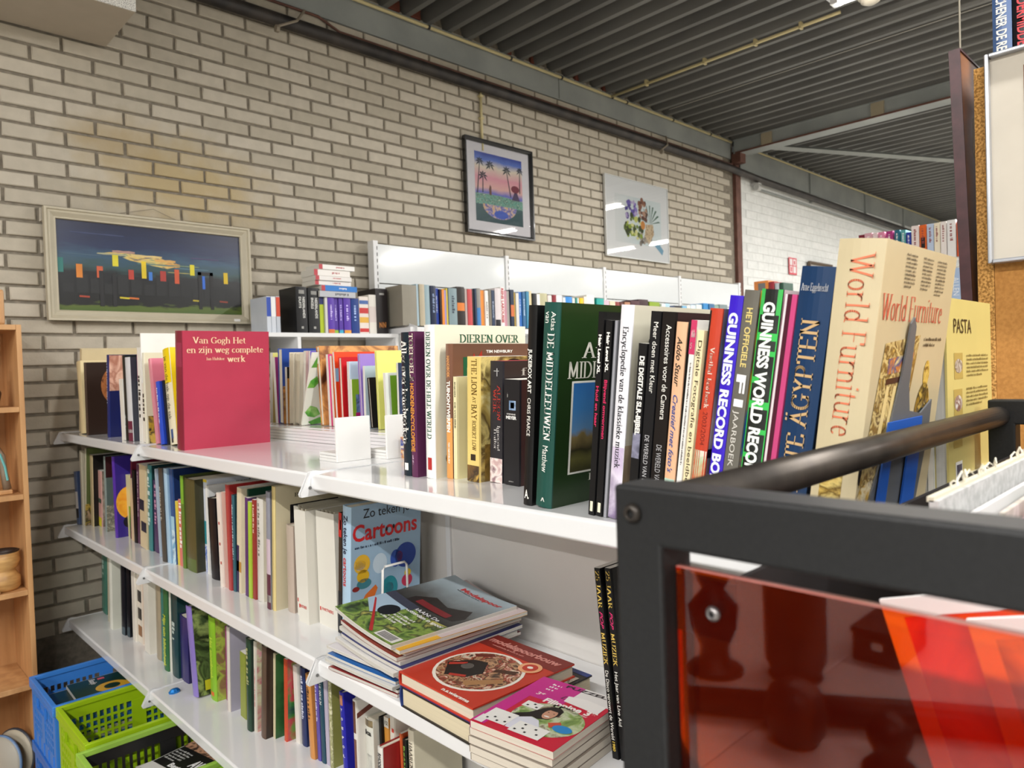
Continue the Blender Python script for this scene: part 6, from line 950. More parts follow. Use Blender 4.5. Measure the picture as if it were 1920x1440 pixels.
for i in range(14):
    t = .0062 if i < 7 else .0075
    dx = rg.uniform(-.01, .012)+(-.012 if i < 6 else 0); dy = rg.uniform(-.008, .008)+(.02 if i < 6 else 0); rz = -math.pi/2+(.10 if i < 6 else -.05)+rg.uniform(-.05, .05)
    ops = []
    if i == 12: ops = [('fb', .0, 1, .0, .3, '#e0a81c'), ('fb', .0, 1, .3, 1, '#c8b8b8'), ('fb', .4, .9, .1, .2, '#26262a', .0006)]
    if i == 5: ops = [('fb', .08, .2, .88, .95, '#2a4a9a'), ('fd', .1, .5, .5, .012, '#8a8080', 4)]
    if i == 13: ops = [('fb', 0, 1, .42, 1, ('grad', ((0, '#2a2a26'), (.3, '#4a4a48'), (.55, '#7a8488'), (1, '#9fb0ba')), 2, .13, .29, .3, .2, 20)), ('fp', ((.2, .55), (.35, .66), (.6, .62), (.85, .7), (.95, .58), (.9, .5), (.2, .47)), '#26201e'), ('fb', .3, .8, .5, .56, '#7a2026', .0009),
        ('fb', 0, 1, 0, .42, ('art', ('#2a3a1c', '#5a7a34', '#8aa44a', '#33402a', '#b8b45a'), 26, 2)), ('fp', ((.0, .4), (.0, .25), (.25, .16), (.38, .3), (.4, .42)), '#a4bcd0', .0008), ('fe', .22, .42, .2, .36, '#15171c', .001), ('fb', 0, .45, .39, .47, '#3c3f4e', .001),
        ('f', 'Modelspoor', 'black', .32, .88, .62, .045, '#b02428'), ('fd', .3, .86, .5, .012, '#2a2a2a', 1), ('f', 'BAAN: De', 'bold', .42, .425, .4, .035, '#d8dade'), ('f', 'Rotterdam in spoor', 'bold', .38, .375, .6, .035, '#f2f2f2'), ('fd', .35, .3, .34, .02, '#e8e8e4', 4), ('fb', .66, .97, .02, .1, '#e6e4de', .0009)]+[('fb', .69+.02*k, .70+.02*k, .03, .09, '#26262a', .0012) for k in range(12)]+[('fp', ((.02, .3), (.05, .3), (.62, .03), (.58, .02)), '#b02a2a', .001)]
    lab = 'train magazine with a bridge cover on top of the magazine pile' if i == 13 else f'{names13[i]} magazine in the pile, ' + ['lowest of all', 'second from the bottom', 'third from the bottom', 'fourth from the bottom', 'fifth from the bottom', 'under the upper half', 'lowest of the upper half', 'above the maroon one', 'above the cream one', 'above the navy one', 'four below the top', 'three below the top', 'right under the train magazine'][i]
    if i < 13: lab = lab.replace('four below the top', 'third under the train cover').replace('three below the top', 'second under the train cover')
    bk_ = book(lab, .735+dx, 1.275+dy, mz, t, .295, .21, 'p', tops[i], '#dedbd2' if i % 2 else tops[i], ops, rz=rz, flat=True, group='magazines lying in a pile', name='magazine', cat='magazine', pg='#c9c6be')
    bend(bk_, .21, .0017*i)
    mz += t+.0006
# red model railway book on a thick blue-edged one
book('thick book with blue boards and cream pages under the red railway book', .722, 1.055, SH, .036, .262, .215, 'h', '#241f1c', '#2b3f7c', [('fd', .12, .1, .3, .03, '#b8a890', 1), ('fb', 0, 1, 0, .05, '#2c3f80'), ('fb', 0, 1, .95, 1, '#2c3f80'), ('fb', .85, .97, .3, .9, ('art', ('#15110e', '#b8b0a0', '#2a2420'), 60, 2), .0007)], rz=-math.pi/2-.03, flat=True, pg='#d8ccae')
book('red model railway book with a round train photograph lying on top', .724, 1.06, SH+.0365, .024, .232, .205, 'h', '#c23a26', '#b02f20',
     [('fb', 0, 1, .78, 1., '#7c2620'), ('fe', .08, .92, .08, .76, '#efe9dc'), ('fe', .11, .89, .105, .735, ('art', ('#2a211c', '#7c5a42', '#c89a72', '#4a3426', '#a84a34', '#e0d0b8', '#3a2c24'), 42, 5), .0008), ('fp', ((.16, .36), (.3, .52), (.44, .56), (.58, .40), (.52, .26), (.34, .20)), '#1f1b1a', .001), ('fp', ((.18, .36), (.3, .46), (.32, .43), (.21, .33)), '#b8382c', .0011), ('fp', ((.36, .24), (.5, .30), (.52, .27), (.38, .21)), '#b8382c', .0011), ('fe', .30, .42, .36, .46, '#5a5652', .0011), ('fp', ((.56, .22), (.80, .44), (.84, .38), (.64, .18)), '#a87c50', .001), ('fp', ((.60, .52), (.78, .60), (.80, .54), (.62, .47)), '#4a2c1c', .001), ('fp', ((.2, .60), (.34, .70), (.4, .67), (.26, .57)), '#6a2c22', .001), ('fe', .68, .9, .62, .80, '#e8a87a', .0012), ('fe', .72, .86, .65, .77, '#c03a2a', .0014), ('fe', .76, .82, .69, .73, '#f0e4d8', .0016),
      ('f', 'modelspoorbouw', 'black', .04, .87, .9, .075, '#cf8a80'), ('fd', .15, .82, .6, .018, '#cf8a80', 1), ('f', 'n.s.wiersma', 'black', .56, .025, .34, .035, '#f2e8dc')], rz=-math.pi/2-.03, flat=True, pg='#d9cdb8')
fz = SH
for i in range(5):
    t = .0115; ops = []
    if i == 4: ops = [('fb', 0, 1, 0, 1, '#c81e3a'), ('fb', 0, .55, .62, 1, '#c8288a', .0005), ('fb', .55, 1., .80, 1., '#e6e3e0', .0005), ('fb', 0, .16, .02, .62, '#c8288a', .0005), ('fb', .03, .13, .02, .14, '#e6e3e0', .0008), ('fp', ((.5, .80), (.52, .7), (.95, .66), (.95, .8), (.7, .83)), '#efece8', .0009),
        ('f', 'Denksport', 'ital', .45, .73, .5, .06, '#26262a'), ('f', 'Filippine 3*', 'black', .34, .60, .62, .075, '#f4f0ea'), ('f', 'pocket', 'ital', .74, .565, .16, .03, '#f0d8d8'), ('f', '3*', 'bold', .18, .68, .1, .05, '#f0d8d8'), ('f', 'PUZZEL', 'black', .35, .93, .5, .045, '#2a2226'), ('fd', .2, .9, .12, .03, '#efece8', 3),
        ('fe', .22, 1., .10, .62, ('art', ('#5a7a3a', '#8aa45a', '#c8d0b0', '#6a4a34'), 34, 1), .0007), ('fp', ((.36, .08), (.32, .24), (.42, .33), (.56, .31), (.66, .2), (.62, .08)), '#dcdde8', .0010), ('fp', ((.60, .575), (.52, .57), (.45, .50), (.38, .38), (.26, .29), (.22, .25), (.36, .27), (.46, .33), (.52, .32), (.62, .36), (.67, .46), (.66, .54)), '#1e1613', .0011), ('fe', .51, .645, .355, .525, '#c8957a', .0013), ('fe', .545, .61, .385, .405, '#f4eeea', .0015), ('fe', .535, .555, .455, .465, '#2a1c16', .0015), ('fe', .60, .62, .455, .465, '#2a1c16', .0015), ('fp', ((.50, .50), (.56, .55), (.64, .53), (.62, .50), (.55, .50)), '#1e1613', .0015), ('fp', ((.66, .32), (.76, .38), (.80, .34), (.72, .26)), '#c8503c', .0012), ('fe', .74, .95, .24, .35, '#2a86c8', .0013), ('f', 'HANDIG', 'bold', .77, .29, .15, .022, '#eef2f6'),
        ('fb', .05, .35, .08, .28, '#ecebe6', .0012), ('fb', .42, .78, .05, .22, '#ecebe6', .0012), ('fb', .22, .42, .44, .54, '#ecebe6', .0012)]+[('fb', a, a+.025, b, b+.02, '#1e1e20', .0015) for a, b in ((.1, .1), (.16, .14), (.22, .1), (.28, .2), (.3, .12), (.46, .08), (.52, .12), (.58, .08), (.64, .16), (.7, .1), (.5, .18), (.26, .46), (.32, .5), (.37, .46))]
    lab = ['lowest puzzle book of the pile at the shelf edge', 'second puzzle book up in the pile at the shelf edge', 'middle puzzle book of the pile at the shelf edge', 'puzzle book just under the top one at the shelf edge', 'crimson and magenta puzzle book on top of its pile, smiling woman'][i]
    book(lab, .690+rg.uniform(-.003, .003), .833+rg.uniform(-.003, .003), fz, t, .185, .155, 'p', '#c81e3a' if i == 4 else '#9a9084', '#b8306a' if i == 4 else '#a89c8c', ops, rz=-math.pi/2+.10+rg.uniform(-.015, .015), flat=True, group='puzzle books in a pile', pg='#d8cfc0'); fz += t+.0008
bb = MB(); bb.lathe([(0, 0), (.014, 0), (.016, .006), (.010, .013), (0, .015)], n=10)
o = bb.obj('foil_sweet', mat('#2a86d8', .2, .6, name='blue_foil'), None, (.775, 2.36, -.972+ZC)); o.scale = (1.1, .7, 1); tag(o, 'crumpled bright blue foil wrapper on the lower shelf edge', 'wrapper')
# dark blue binders low at the near end
book('black binder with a navy and white spine label on the low shelf', .90, 1.03, -.972+ZC, .045, .13, .18, 'h', '#101014', '#2a3466', [('s', 'Het', 'black', .85, .45, .5, .5, '#c8cce8')])
book('plain black binder behind the navy labelled one on the low shelf', .90, 1.08, -.972+ZC, .06, .14, .18, 'h', '#0e0e11', '#121216', [])
# ---------------------------------------------------------------- pictures on the wall
def frame(lab, x0, x1, z0, z1, y, fw_, fd, fm, name='framed_picture', cat='picture', prof=None):
    t = thing(name, lab, cat, (x0, y, z0+ZC)); W_, H_ = x1-x0, z1-z0
    pf = prof or [(0, 0), (0, -fd), (fw_*.4, -fd), (fw_, -fd*.55), (fw_, 0)]
    for side in range(4):
        mb = MB(); L = W_ if side in (0, 2) else H_
        vs = []
        for (a, dpt) in pf:
            for s in (0, 1):
                u_ = a if s == 0 else L-a
                p = {0: (u_, a), 2: (u_, H_-a), 1: (a, u_), 3: (W_-a, u_)}[side]; vs.append((p[0], dpt, p[1]))
        n = len(pf); fs = [(2*i, 2*i+1, 2*((i+1) % n)+1, 2*((i+1) % n)) for i in range(n)]+[tuple(2*i for i in range(n)), tuple(2*i+1 for i in range(n))[::-1]]
        mb.add(vs, fs); mb.obj('frame_side', fm, t)
    return t, W_, H_
def in_pic(t, pts, m, y, name='picture'): return poly(t, (0, y, 0), (1, 0, 0), (0, 0, 1), pts, m, name, 0)
def ell(cx, cz, rx, rz, n=18, a0=0, a1=360): return [(cx+rx*math.cos(math.radians(a0+(a1-a0)*i/n)), cz+rz*math.sin(math.radians(a0+(a1-a0)*i/n))) for i in range(n if a1-a0 == 360 else n+1)]
t, W_, H_ = frame('wide cream-framed painting of a dark city skyline with bright blocks', .703, 1.562, .262, .725, 3.452, .044, .035, mat('#bdb5a0', .55, name='cream_paint'),
                  prof=[(0, 0), (0, -.035), (.008, -.035), (.012, -.028), (.02, -.031), (.036, -.018), (.042, -.02), (.044, -.014), (.044, 0)])
gi = .042
sky = grad(((0, '#4a6128'), (.07, '#55652a'), (.10, '#17191a'), (.42, '#191b20'), (.50, '#2f4a4c'), (.62, '#30506a'), (.74, '#1e2c50'), (1, '#161c3a')), 2, gi, H_-gi, .3, .11, 9, (1, 1, 4))
in_pic(t, [(gi, gi), (W_-gi, gi), (W_-gi, H_-gi), (gi, H_-gi)], sky, -.008, 'canvas')
pw, ph = W_-2*gi, H_-2*gi
def PP(a, b): return (gi+a*pw, gi+b*ph)
cl = art(['#2c4660', '#8a9470', '#d8c070', '#c9a860', '#34506a'], 16, 3, stretch=(1, 1, 5))
in_pic(t, [PP(a, b) for a, b in ((.2, .655), (.3, .69), (.38, .675), (.5, .665), (.6, .60), (.62, .565), (.56, .53), (.48, .555), (.36, .60), (.3, .645))], cl, -.0086, 'cloud')
for q_, (cx_, cz_, w_, h_) in enumerate(((.33, .69, .07, .018), (.27, .655, .09, .012), (.45, .66, .1, .016), (.55, .62, .07, .02), (.59, .575, .05, .028), (.66, .575, .1, .008), (.5, .57, .12, .010), (.7, .545, .12, .007), (.1, .63, .14, .006), (.63, .49, .08, .006), (.78, .68, .1, .012), (.2, .87, .16, .010))):
    in_pic(t, [PP(cx_+w_*math.cos(math.radians(k*30))*(1 if k % 2 else .8), cz_+h_*math.sin(math.radians(k*30))*(1 if k % 3 else .6)) for k in range(12)], mat(['#b08a80', '#a8a888', '#d8c080', '#d8a860', '#d09850', '#7a9070', '#5a7874', '#5a7c8c', '#4a6478', '#a8a060', '#4a4468', '#3a4468'][q_], .5, name='paint_dab', var=.25), -.0088-.00003*q_, 'cloud')
for (a, b, w1, h1, c) in ((.0, .42, .03, .16, '#2a7a74'), (.09, .37, .03, .15, '#d8822a'), (.19, .38, .03, .13, '#c85a34'), (.27, .52, .03, .13, '#d8cc2a'), (.35, .38, .028, .11, '#b83a2c'), (.42, .40, .025, .20, '#e0c41e'), (.457, .38, .02, .1, '#3a78cc'), (.52, .38, .032, .12, '#a8342c'), (.60, .36, .026, .17, '#cc5430'), (.69, .47, .026, .13, '#d8cc2a'), (.76, .31, .016, .16, '#2f6ad0'), (.89, .39, .026, .14, '#d8b81e')):
    in_pic(t, [PP(a, b), PP(a+w1, b), PP(a+w1, b+h1), PP(a, b+h1)], mat(c, .4, name='paint_dab', var=.2), -.0094, 'paint_block')
for (a, w1, h1) in ((.2, .022, .40), (.265, .02, .38), (.735, .02, .46), (.805, .02, .46)):
    in_pic(t, [PP(a, .06), PP(a+w1, .06), PP(a+w1, .06+h1), PP(a, .06+h1)], mat('#15161a', .4, name='paint_dab'), -.0098, 'paint_block')
in_pic(t, [PP(.735, .48), PP(.825, .48), PP(.825, .52), PP(.735, .52)], mat('#15161a', .4, name='paint_dab'), -.0098, 'paint_block')
for a, c in ((.3, '#c8b82a'), (.35, '#c86a2a'), (.1, '#a8402a'), (.7, '#a8982a'), (.86, '#8a3a2a')):
    in_pic(t, [PP(a, .155), PP(a+.05, .15), PP(a+.05, .17), PP(a, .175)], mat(c, .4, name='paint_dab', var=.2), -.0096, 'paint_block')
for a in range(14):
    h1 = .30+.16*((a*37) % 10)/10
    in_pic(t, [PP(.02+a*.068, .2), PP(.075+a*.068, .2), PP(.075+a*.068, h1), PP(.02+a*.068, h1)], mat('#1b1d20', .4, name='paint_dab', var=.2), -.0089, 'paint_block')
wr = MB(); wr.tube([(.3*W_, -.004, H_), (.5*W_, -.003, H_+.045), (.63*W_, -.004, H_)], .0012, 5); wr.obj('hanging_wire', mat('#7a7468', .5), t)
patch(t, (W_*.89, -.0335, .010), (1, 0, 0), (0, 0, 1), .03, .012, mat('#e8e6e2', .5), 'price_sticker')
M_glass = bpy.data.materials.new('picture_glass'); nt, N, L, P = nodes(M_glass)
tr = N.new('ShaderNodeBsdfTransparent'); gl = N.new('ShaderNodeBsdfGlossy'); gl.inputs['Roughness'].default_value = .02; fr = N.new('ShaderNodeFresnel'); fr.inputs[0].default_value = 1.5
mxs = N.new('ShaderNodeMixShader'); L.new(fr.outputs[0], mxs.inputs[0]); L.new(tr.outputs[0], mxs.inputs[1]); L.new(gl.outputs[0], mxs.inputs[2]); L.new(mxs.outputs[0], N['Material Output'].inputs[0])
t, W_, H_ = frame('black-framed tropical sunset picture with palms on the brick wall', 2.975, 3.575, .864, 1.466, 3.455, .022, .03, mat('#121213', .25, name='black_lacquer', coat=.3))
in_pic(t, [(.02, .02), (W_-.02, .02), (W_-.02, H_-.02), (.02, H_-.02)], mat('#e0dee2', .8, name='mount_card', var=.01), -.008, 'mount')
a0, b0, aw, bh = .09, .085, .42, .44
def Q(a, b): return (a0+a*aw, b0+b*bh)
in_pic(t, [Q(0, 0), Q(1, 0), Q(1, 1), Q(0, 1)], grad(((0, '#2c4a50'), (.30, '#3a5a5c'), (.36, '#d8b890'), (.42, '#5a6ac0'), (.5, '#e0b0a8'), (.66, '#e09aa8'), (.8, '#e0d4c0'), (.9, '#5a78c8'), (1, '#2c3f9c')), 2, b0, b0+bh, .4, .06, 7), -.0086, 'print')
in_pic(t, [Q(0, .25), Q(1, .25), Q(1, .38), Q(.5, .41), Q(0, .40)], art(['#3f7a70', '#8ac0ac', '#2c5a54', '#c8d8c0'], 60, 2, stretch=(1, 1, 3)), -.009, 'print')
in_pic(t, [Q(*p) for p in ell(.5, .26, .36, .2, 16, 180, 360)], art(['#c8a078', '#e0c09a', '#5a6ac0', '#8a6a5c'], 45, 6), -.0093, 'print')
in_pic(t, [Q(*p) for p in ell(.52, .13, .15, .06)], mat('#3a58b8', .4), -.0096, 'print')
in_pic(t, [Q(*p) for p in ell(.84, .55, .09, .055)], mat('#7a2a3c', .4), -.0096, 'print')
in_pic(t, [Q(.76, .38), Q(.82, .5), Q(.88, .5), Q(.94, .38)], mat('#4a3a5c', .4), -.0096, 'print')
def palm(cx, cz, s, foot):
    m = mat('#26303c', .5, name='print_ink'); in_pic(t, [Q(cx-.006, cz), Q(cx+.006, cz), Q(foot[0]+.01, foot[1]), Q(foot[0]-.01, foot[1])], m, -.0098, 'palm')
    for k in range(7):
        an = math.radians(-30+k*40); dx, dz = math.cos(an)*s, math.sin(an)*s
        in_pic(t, [Q(cx-dz*.12, cz+dx*.12), Q(cx+dx*.5-dz*.16, cz+dz*.5+dx*.16), Q(cx+dx, cz+dz-.02), Q(cx+dx*.5+dz*.1, cz+dz*.5-dx*.1)], m, -.0099-.00002*k, 'palm')
for c_, z_, s_, f_ in ((.1, .86, .09, (.04, .4)), (.31, .83, .1, (.3, .78)), (.66, .80, .1, (.74, .42)), (.95, .84, .08, (.94, .5)), (.16, .66, .1, (.15, .42))): palm(c_, z_, s_, f_)
in_pic(t, [Q(.29, .40), Q(.33, .40), Q(.325, .52), Q(.30, .55), (Q(.28, .48))], mat('#6a4438', .5), -.0099, 'print')
in_pic(t, [(.02, .02), (W_-.02, .02), (W_-.02, H_-.02), (.02, H_-.02)], M_glass, -.0125, 'glass')
t, W_, H_ = frame('frameless white picture of a vegetable basket on the brick wall', 4.365, 5.20, .836, 1.456, 3.455, .006, .02, mat('#d4d6d4', .3, .2, name='thin_silver'))
t.rotation_euler = (0, 0, 0)
in_pic(t, [(.005, .005), (W_-.005, .005), (W_-.005, H_-.005), (.005, H_-.005)], mat('#e6e8e7', .8, name='mount_card', var=.01), -.012, 'mount')
in_pic(t, [(.12, .12), (W_-.1, .12), (W_-.1, .49), (.12, .49)], grad(((0, '#e0e2e0'), (.5, '#d0dcdc'), (1, '#d8e2e2')), 0, .1, .75, .8, .2, 5), -.0123, 'print')
rv = random.Random(5)
for (cx_, cz_, rx_, rz_, nn_, cols_) in ((.33, .38, .085, .075, 26, ('#4a3f8a', '#8a7ac0', '#6a5aa8', '#b8a8d0', '#5a4a90')), (.48, .39, .075, .085, 26, ('#6a4030', '#a87a5c', '#8a5a44', '#5a3428', '#b89078')),
        (.36, .25, .12, .10, 44, ('#5a6a2a', '#8aa03a', '#c8cc6a', '#3a4420', '#6f8430', '#dcdc98')), (.48, .17, .11, .05, 16, ('#8a8278', '#a89c8c', '#c8c0b4', '#6a6058'))):
    for q_ in range(nn_):
        an, ra = rv.uniform(0, 6.28), math.sqrt(rv.random()); w_ = rv.uniform(.012, .026)
        in_pic(t, ell(cx_+rx_*ra*math.cos(an), cz_+rz_*ra*math.sin(an), w_, w_*rv.uniform(.6, 1.3), 7), mat(rv.choice(cols_), .6, name='print_ink', var=.15), -.0124-.000004*q_, 'print')
in_pic(t, ell(.48, .28, .03, .035), mat('#c8843a', .5), -.0130, 'print')
in_pic(t, [(.5, .2), (.52, .29), (.62, .30), (.63, .22), (.56, .14)], art(['#a88a6a', '#d8c4a0', '#7a5a44'], 40, 5), -.0129, 'print')
for k in range(9):
    an = math.radians(10+k*20); in_pic(t, [(.58, .30), (.58+.13*math.cos(an)-.01, .31+.14*math.sin(an)), (.585+.14*math.cos(an), .30+.15*math.sin(an))], mat('#4a6a58', .5), -.0131-.00002*k, 'print')
in_pic(t, [(.62, .14), (.74, .06), (.76, .1), (.66, .18)], mat('#7aa8c0', .5), -.0129, 'print')
in_pic(t, [(.005, .005), (W_-.005, .005), (W_-.005, H_-.005), (.005, H_-.005)], M_glass, -.0165, 'glass')
t = thing('fire_sign', 'small red and white fire equipment sign on the white painted wall', 'sign', (7.455, 3.455, .90+ZC))
MB().box(0, .185, 0, .003, 0, .18).obj('plate', mat('#c83a4a', .4), t)
for (a, b, c_, d_) in ((.02, .08, .1, .165), (.1, .165, .1, .165), (.02, .08, .02, .09), (.1, .165, .02, .09)): patch(t, (a, 0, c_), (1, 0, 0), (0, 0, 1), b-a, d_-c_, mat('#dcd4d4', .5), 'symbol')
patch(t, (.035, -.0006, .03), (1, 0, 0), (0, 0, 1), .03, .05, mat('#c83a4a', .4), 'symbol'); patch(t, (.115, -.0006, .11), (1, 0, 0), (0, 0, 1), .03, .04, mat('#c83a4a', .4), 'symbol')
t, W_, H_ = frame('small brown-framed picture on the white wall behind the Egypt book', 7.9, 8.5, .62, 1.072, 3.45, .03, .03, mat('#5a4a3a', .5, name='brown_wood'))
in_pic(t, [(.02, .02), (W_-.02, .02), (W_-.02, H_-.02), (.02, H_-.02)], mat('#a8a49c', .6), -.006, 'print')
# ---------------------------------------------------------------- display end at the right
M_chip = noisy('chipboard', '#8a6028', '#cc9a54', 220, .9, 3, bump=.3, lo=.4, hi=.6)
M_hard = noisy('orange_hardboard', '#a87334', '#b88240', 160, .85, 4)
dr = thing('display_rack', 'tall chipboard display end with orange hardboard at the right edge', 'rack', (0, 0, ZC))
MB().box(1.60, 1.80, .347, .374, -1.47, .536).obj('chipboard_post', M_chip, dr, bevel=.001)
MB().box(1.602, 1.606, -.45, .3465, -1.47, .50).obj('hardboard', M_hard, dr)
MB().box(1.625, 1.95, -.45, .345, .505, .522).obj('top_shelf', M_chip, dr)
MB().box(1.93, 1.95, -.45, .345, -1.47, .505).obj('rear_post', M_chip, dr)
e = thing('framed_picture', 'silver-framed pale picture hanging on the orange hardboard at the right edge', 'picture', (0, 0, ZC))
y0, y1, z0, z1 = -.12, .344, .165, .541
M_alu = mat('#b9bcc2', .3, .7, name='brushed_aluminium')
for a in (((1.58, y0, z1), (1.58, y1, z1)), ((1.58, y0, z0), (1.58, y1, z0)), ((1.58, y1, z0), (1.58, y1, z1)), ((1.58, y0, z0), (1.58, y0, z1))):
    (xa, ya, za), (xb, yb, zb) = a
    MB().box(1.572, 1.598, ya-.0, yb+(.007 if ya == yb else 0)-(.0), za-.0, zb+(.007 if za == zb else .007)).obj('frame_side', M_alu, e, bevel=.002)
MB().box(1.586, 1.597, y0+.007, y1, z0+.007, z1).obj('mount', mat('#cbc4b6', .8, name='mount_card'), e)
patch(e, (1.586, .293, .215), (0, -1, 0), (0, 0, 1), .40, .30, mat('#7a4a34', .6), 'mount_line', .0004)
patch(e, (1.586, .2915, .2165), (0, -1, 0), (0, 0, 1), .397, .297, mat('#cfcabd', .6), 'print', .0008)
patch(e, (1.586, .289, .325), (0, -1, 0), (0, 0, 1), .1, .09, art(['#a8c8a4', '#c0d4b4', '#d0dcc8'], 12, 2), 'print', .0012)
e = thing('framed_picture', 'dark red edged picture seen from its brown back, hanging beside the chipboard', 'picture', (1.60, .3835, .08+ZC)); e.rotation_euler = (-.027, 0, 0)
MB().box(0, .30, .0, .014, 0, .50).obj('back_board', noisy('brown_hardboard', '#5a3a20', '#9a6236', 3, .5, 5, (1, 1, 3)), e)
MB().box(-.004, 0, -.002, .017, -.002, .502).obj('frame_side', noisy('maroon_lacquer', '#38161a', '#4a2428', 30, .35, 4), e)
MB().box(0, .30, -.002, .017, .500, .504).obj('frame_side', noisy('maroon_lacquer', '#38161a', '#4a2428', 30, .35, 4), e)
hw = MB(); hw.tube([(.12, -.003, .26), (.08, -.006, .27), (.05, -.004, .31), (.06, -.004, .38), (.12, -.003, .42)], .0012, 5); hw.obj('hanging_wire', mat('#8a7a60', .5), e)
hw = MB(); hw.tube([(1.62, .400, .578), (1.62, .395, 2.06)], .0018, 5); o = hw.obj('hanging_wire', mat('#8a8474', .5), None, (0, 0, ZC)); tag(o, 'thin wire hanging from the ceiling to the dark red edged picture', 'wire')
for lab, ya, t_, c_, s_, txt, fc in (('blue and white novel standing on top of the display end', .3225, .031, '#35507c', '#4a6694', 'MICHENER DE REIS', '#e8e6da'), ('black novel with red lettering on top of the display end', .2865, .0345, '#141418', '#17161c', 'ONDERMIDDEL', '#c8323a')):
    book(lab, 1.655, ya, .523+ZC, t_, .24, .16, 'h', c_, s_, [('s', txt, 'bold', .70, .53, .55, .5, fc)], group=None)
book('plain dark novel right of the red-lettered one on the display end', 1.655, .248, .523+ZC, .036, .235, .16, 'h', '#22242a', '#26282e', [])
# far rack with pale romance paperbacks
fr_ = thing('far_rack', 'white rack standing beyond the furniture book, filled with pale paperbacks', 'rack', (0, 0, ZC))
for z in (.455, .18, -.2): MB().box(4.01, 4.3, .95, 1.50, z, z+.015).obj('shelf', M_wh, fr_)
for y in (.93, 1.50): MB().box(4.0, 4.3, y, y+.02, -1.47, .47).obj('side_panel', M_wh, fr_)
fb = [('maroon', '#7a2338', 1.445, .028, .172), ('pale pink', '#d8a8b4', 1.405, .038, .176), ('white-pink', '#e4ccd0', 1.378, .025, .172), ('rose pink', '#d88aa8', 1.345, .030, .172), ('magenta', '#a8387c', 1.305, .032, .17), ('petrol', '#2a6a80', 1.272, .025, .17), ('sea green', '#5aa0a4', 1.245, .022, .166), ('dark blue', '#2c3f9c', 1.220, .022, .150),
      ('white with orange edge', '#e8dcd8', 1.183, .035, .178), ('orange portrait', '#d86428', 1.150, .031, .176), ('pale blue', '#b8c8e0', 1.118, .030, .176), ('cream', '#e8dfc8', 1.090, .026, .176), ('white lettered', '#e6e0dc', 1.062, .026, .178), ('white grey lettered', '#e4e4e4', 1.022, .037, .18), ('bright orange', '#d85a2c', .99, .028, .17)]
for i, (n_, c_, y, t_, h_) in enumerate(fb):
    p_ = fb[i-1][0] if i else None
    book(f'{n_} paperback on the far rack, right of the {p_} one' if p_ else 'maroon paperback on the far rack, first on the left', 4.0, y, .4705+ZC, t_, h_, .11, 'p', c_, c_, [('sd', .9, .6, .35, .5, '#8a3a3a' if i > 7 else '#f0e8e8')]+([('sb', .35, .65, '#1c1a1c', .2, .8)] if i == 9 else []), group='pale paperbacks on the far rack')
book('pale blue lettered paperback on the lower board of the far rack', 4.0, 1.002, .196+ZC, .045, .22, .11, 'p', '#a8c0e0', '#a8c0e0', [('s', 'ALLEN', 'sans', .8, .4, .6, .5, '#e8eef4')])
book('dark red and yellow paperback on the lower board of the far rack', 4.0, 1.052, .196+ZC, .022, .22, .11, 'p', '#8a2030', '#8a2030', [('sb', 0, 1, '#d8b83a', .6, 1)])
fr2 = thing('far_rack', 'small white rack far behind the blue racing yearbook', 'rack', (0, 0, ZC))
MB().box(5.0, 5.3, 2.25, 2.62, .40, .415).obj('shelf', M_wh, fr2); MB().box(5.0, 5.3, 2.25, 2.27, -1.47, .40).obj('side_panel', M_wh, fr2); MB().box(5.0, 5.3, 2.60, 2.62, -1.47, .40).obj('side_panel', M_wh, fr2)
for n_, c_, y, t_, h_ in (('orange and grey', '#c87a3c', 2.475, .11, .163), ('dark red', '#8a2a34', 2.43, .04, .15), ('pale grey', '#a8b0b4', 2.395, .03, .135), ('deep green', '#2a4a3c', 2.36, .03, .135)):
    book(f'{n_} book on the small rack above the racing yearbook', 5.0, y, .4155+ZC, t_, h_, .15, 'h', c_, c_, [('sb', .1, .9, '#6a6a68', .2, .7)] if t_ > .1 else [], group='books on the small far rack')
# ---------------------------------------------------------------- wooden bookcase, left edge
M_wood = woodmat('beech_veneer', '#b58658', '#c99a68', (6, 6, .7), 5)
wc = thing('wooden_bookcase', 'beech veneer bookcase at the left edge against the brick wall', 'bookcase', (0, 0, ZC))
MB().box(.543, .5595, 3.15, 3.455, -1.47, .222).obj('side_panel', M_wood, wc, bevel=.001)
MB().box(-.36, -.344, 3.15, 3.455, -1.47, .222).obj('side_panel', M_wood, wc, bevel=.001)
MB().box(-.344, .543, 3.447, 3.455, -1.47, .222).obj('back_panel', M_wood, wc)
for z in (.222, -.078, -.398, -.750, -1.098): MB().box(-.3435, .5425, 3.151, 3.446, z-.019, z).obj('shelf', M_wood, wc, bevel=.001)
M_olive = woodmat('turned_wood', '#a67a46', '#cfa468', (3, 3, 14), 4)
e = thing('carved_block', 'small pale carved wooden block on top of the bookcase', 'ornament', (.485, 3.22, .223+ZC)); MB().box(-.05, .034, -.03, .03, 0, .13).obj('body', M_wood, e, bevel=.008)
e = thing('carved_figure', 'dark curved wooden carving on the upper board of the bookcase', 'ornament', (.46, 3.24, -.077+ZC)); MB().lathe([(0, 0), (.035, 0), (.045, .05), (.03, .09), (.018, .13), (.012, .16), (0, .165)], n=16).obj('body', mat('#4a3020', .5, name='dark_wood'), e, smooth=True)
e = thing('swan_ornament', 'pale wooden bird ornament with a turquoise stripe on the bookcase', 'ornament', (.475, 3.22, -.397+ZC))
MB().box(-.05, .042, -.03, .03, 0, .016).obj('base', M_wood, e, bevel=.003)
